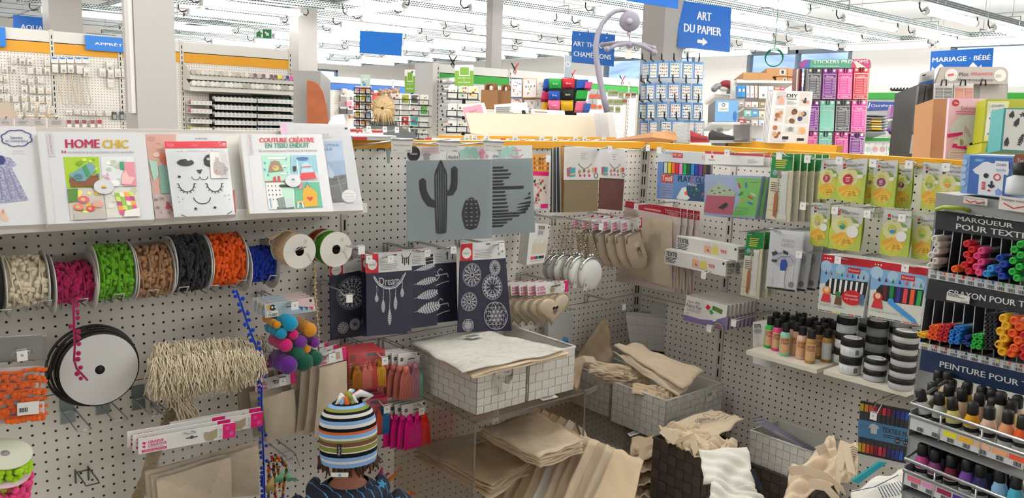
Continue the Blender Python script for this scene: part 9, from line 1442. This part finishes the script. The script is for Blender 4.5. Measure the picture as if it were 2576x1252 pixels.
for nm,p,k,cs in(('upper',(1290,596),.15,CL1),('lower',(1243,1030),.17,CL2)):
 A=RP(k,cO(*p));E_=A+RU*.62;z=V((0,0,1));t=thing('wire_tier','%s wire railed paint tier of the rack'%nm,'shelf',A);b=MB();q=Q(A-z*.004,E_-z*.004,E_-z*.027,A-z*.027);b.hexa(q,.004,WSTR)
 for i,c in enumerate(cs):u=.015+.0468*i;b.rect(q,u,.1,u+.042,.5,mat(c,.5));[b.rect(q,u+.014+.0035*j,.58,u+.016+.0035*j,.92,INK)for j in range(6)]
 b.build('label_strip',t);b=MB()
 for h in(.0,.022):b.tube([A-RN*.12+z*(h+.03),A+z*h,E_+z*h,E_-RN*.12+z*(h+.03)],.0035,STEEL,6)
 for i in range(8):b.tube([A+RU*(.06+.075*i)+z*.022,A+RU*(.06+.075*i)-z*.03],.002,STEEL,5)
 b.build('rail',t);b=MB();a=A-z*.04;b.hexa(Q(a-RN*.18,E_-RN*.18-z*.04,E_-z*.04,a),.004,GRY);b.build('tray',t);b=MB();b.hexa(Q(A-RN*.16+z*.03,A+z*.01,A-z*.045,A-RN*.16-z*.045),.003,GRY);b.build('side_plate',t)
#small child seen from behind
def child():
 d=1.98;c=dep(d,(876,1099));fw=(c-CAM);fw=V((fw.x,fw.y,0)).normalized();rt=V((fw.y,-fw.x,0));g=V((c.x,c.y,0));t=thing('person','small child seen from behind in a striped knotted hat and navy pinstriped jacket','person',g);n=20;z0=c.z;SK=mat('#a9705a',.6,spec=.3)
 def rings(b,pr,m,off=0):b.add([g+V((0,0,z))+rt*(rx*cos(2*pi*j/n)+sx)+fw*(ry*sin(2*pi*j/n)+sy)for z,rx,ry,sx,sy in pr for j in range(n)],[(i*n+j,i*n+(j+1)%n,(i+1)*n+(j+1)%n,(i+1)*n+j)for i in range(len(pr)-1)for j in range(n)],m,True)
 b=MB();rings(b,[(.42,.085,.07,0,-.02),(.55,.085,.07,0,-.01),(z0-.19,.1,.065,0,0),(z0-.145,.075,.05,0,.005),(z0-.115,.037,.037,0,.01),(z0-.085,.036,.038,0,.012),(z0-.06,.05,.055,0,.015),(z0-.02,.06,.068,0,.02),(z0+.04,.062,.07,0,.02),(z0+.085,.03,.03,0,.02)],SK)
 for s in(-1,1):b.tube([g+rt*(.045*s)+V((0,0,.44)),g+rt*(.05*s)+V((0,0,.24)),g+rt*(.05*s)+V((0,0,.04))],[.055,.042,.032],SK,12);b.tube([g+rt*(.13*s)+fw*.1+V((0,0,.6)),g+rt*(.12*s)+fw*.16+V((0,0,.59))],[.02,.014],SK,8)
 b.build('body',t)
 b=MB();H=[(-.055,.0645,'b'),(-.045,.066,'w'),(-.039,.0668,'b'),(-.03,.0675,'k'),(-.02,.068,'w'),(-.017,.068,'o'),(-.006,.0685,'w'),(-.004,.0685,'n'),(.006,.0685,'o'),(.011,.0685,'w'),(.016,.0685,'b'),(.025,.068,'r'),(.031,.0675,'k'),(.039,.0665,'w'),(.047,.065,'b'),(.055,.063,'k'),(.062,.06,'w'),(.069,.056,'k'),(.074,.052,'o'),(.08,.045,'b'),(.085,.036,'k'),(.089,.022,'w')]
 CM={'b':'#7fa5d6','w':'#d6d3cd','k':'#15171c','o':'#7f8440','n':'#6f4a3c','r':'#c9602f'};CM={k:mat(v,.9,spec=.1,bump=.15,bs=300)for k,v in CM.items()};ax=(V((0,0,1))+fw*.1-rt*.03).normalized();b.lathe(c,ax,[(r*1.02,h)for h,r,_ in H]+[(.0,.092)],CM['w'],28,ms=[CM[k]for _,_,k in H]);ht=b.build('hat',t)
 b=MB();top=c+ax*.088;r=random.Random(8)
 for i in range(12):a=2*pi*i/12;e=rt*cos(a)+fw*sin(a);b.tube([top+e*.03-ax*.008,top+e*.015+ax*(.006+.006*(i%2)),top+e*.005+ax*.004],[.006,.008,.006],CM['kwbrow'[i%6]],6)
 for i in range(7):a=r.uniform(0,6.28);e=rt*cos(a)*1.3+fw*sin(a)*.6+rt*.6;b.tube([top+ax*.004,top+e*.018+ax*.02,top+e*.03+ax*.012,top+e*.02+ax*.0],[.006,.009,.008,.004],CM['bwkorwb'[i]],7)
 b.build('hat_knot',ht);q=Q(c-fw*.069+rt*-.026+V((0,0,.012)),c-fw*.0705+rt*-.016+V((0,0,.012)),c-fw*.0702+rt*-.016+V((0,0,-.018)),c-fw*.0687+rt*-.026+V((0,0,-.018)));b=MB();b.hexa(q,.001,BLACK);vs,fs=textmesh('gXo',0);b.add([q.p(.25+.5*y,.9-.7*x,.0006)for x,y in vs],fs,WCARD);b.build('hat_label',ht)
 b=MB();HA=mat('#4a3022',.7)
 for i in range(60):a=pi+pi*r.uniform(-.1,1.1);e=rt*cos(a)*.062+fw*sin(a)*.05;p=c+e+V((0,0,-.045))+fw*.012;dn=r.uniform(.02,.045);b.tube([p,p+e*.12-V((0,0,dn*.5)),p+e*r.uniform(-.1,.3)+rt*r.uniform(-.006,.006)-V((0,0,dn))],[.004,.004,.0015],HA,4)
 b.build('hair',t);JK=stripes('navy_pinstripe',[(0,'#4a8fc9'),(.1,'#141a2c')],42,'X',.85)
 b=MB();rings(b,[(.36,.14,.11,0,-.01),(.5,.145,.115,0,-.01),(z0-.24,.145,.105,0,0),(z0-.185,.13,.09,0,.005),(z0-.155,.1,.072,0,.01),(z0-.13,.07,.06,0,.012),(z0-.118,.05,.05,0,.012)],JK)
 for s in(-1,1):b.tube([g+rt*(.1*s)+V((0,0,z0-.18)),g+rt*(.15*s)+V((0,0,z0-.22)),g+rt*(.165*s)+fw*.03+V((0,0,z0-.32)),g+rt*(.135*s)+fw*.11+V((0,0,.61))],[.045,.048,.042,.032],JK,12)
 jk=b.build('jacket',t);b=MB();b.tube([g+V((0,0,z0-.135-.012*sin(a)))+rt*(.085*cos(a))-fw*(.075*sin(a))+fw*.02 for a in[-.4+3.94*j/20 for j in range(21)]],[.012+.016*sin(pi*j/20)for j in range(21)],JK,10);b.build('hood',jk)
 q=Q(*[dep(d-.12,p)for p in((832,1217),(876,1217),(876,1228),(832,1228))]);b=MB();b.hexa(q.moved(fw*.06),.002,WCARD);b.disc(q.moved(fw*.059),.5,.5,.09,mat('#5fa5c9',.5),.001);b.build('collar_label',jk);q=Q(*[dep(d-.1,p)for p in((948,1200),(976,1205),(974,1232),(946,1228))]);b=MB();b.poly(q,[(.5+.5*(1 if i%2==0 else .42)*sin(pi*i/5),.5-.5*(1 if i%2==0 else .42)*cos(pi*i/5))for i in range(10)],mat('#3f9fd0',.7),.002);b.build('star_patch',jk)
 b=MB();rings(b,[(.06,.05,.05,.05,0),(.3,.058,.06,.05,0),(.4,.09,.09,.02,0)],mat('#2a3146',.9));rings(b,[(.06,.05,.05,-.05,0),(.3,.058,.06,-.05,0),(.4,.09,.09,-.02,0)],mat('#2a3146',.9));b.build('trousers',t)
 for s in(-1,1):b=MB();b.ball(g+rt*(.05*s)+fw*.02+V((0,0,.035)),.04,mat('#3a3a42',.7),10,7,(.85,1.6,.85));b.build('shoe',t)
child()
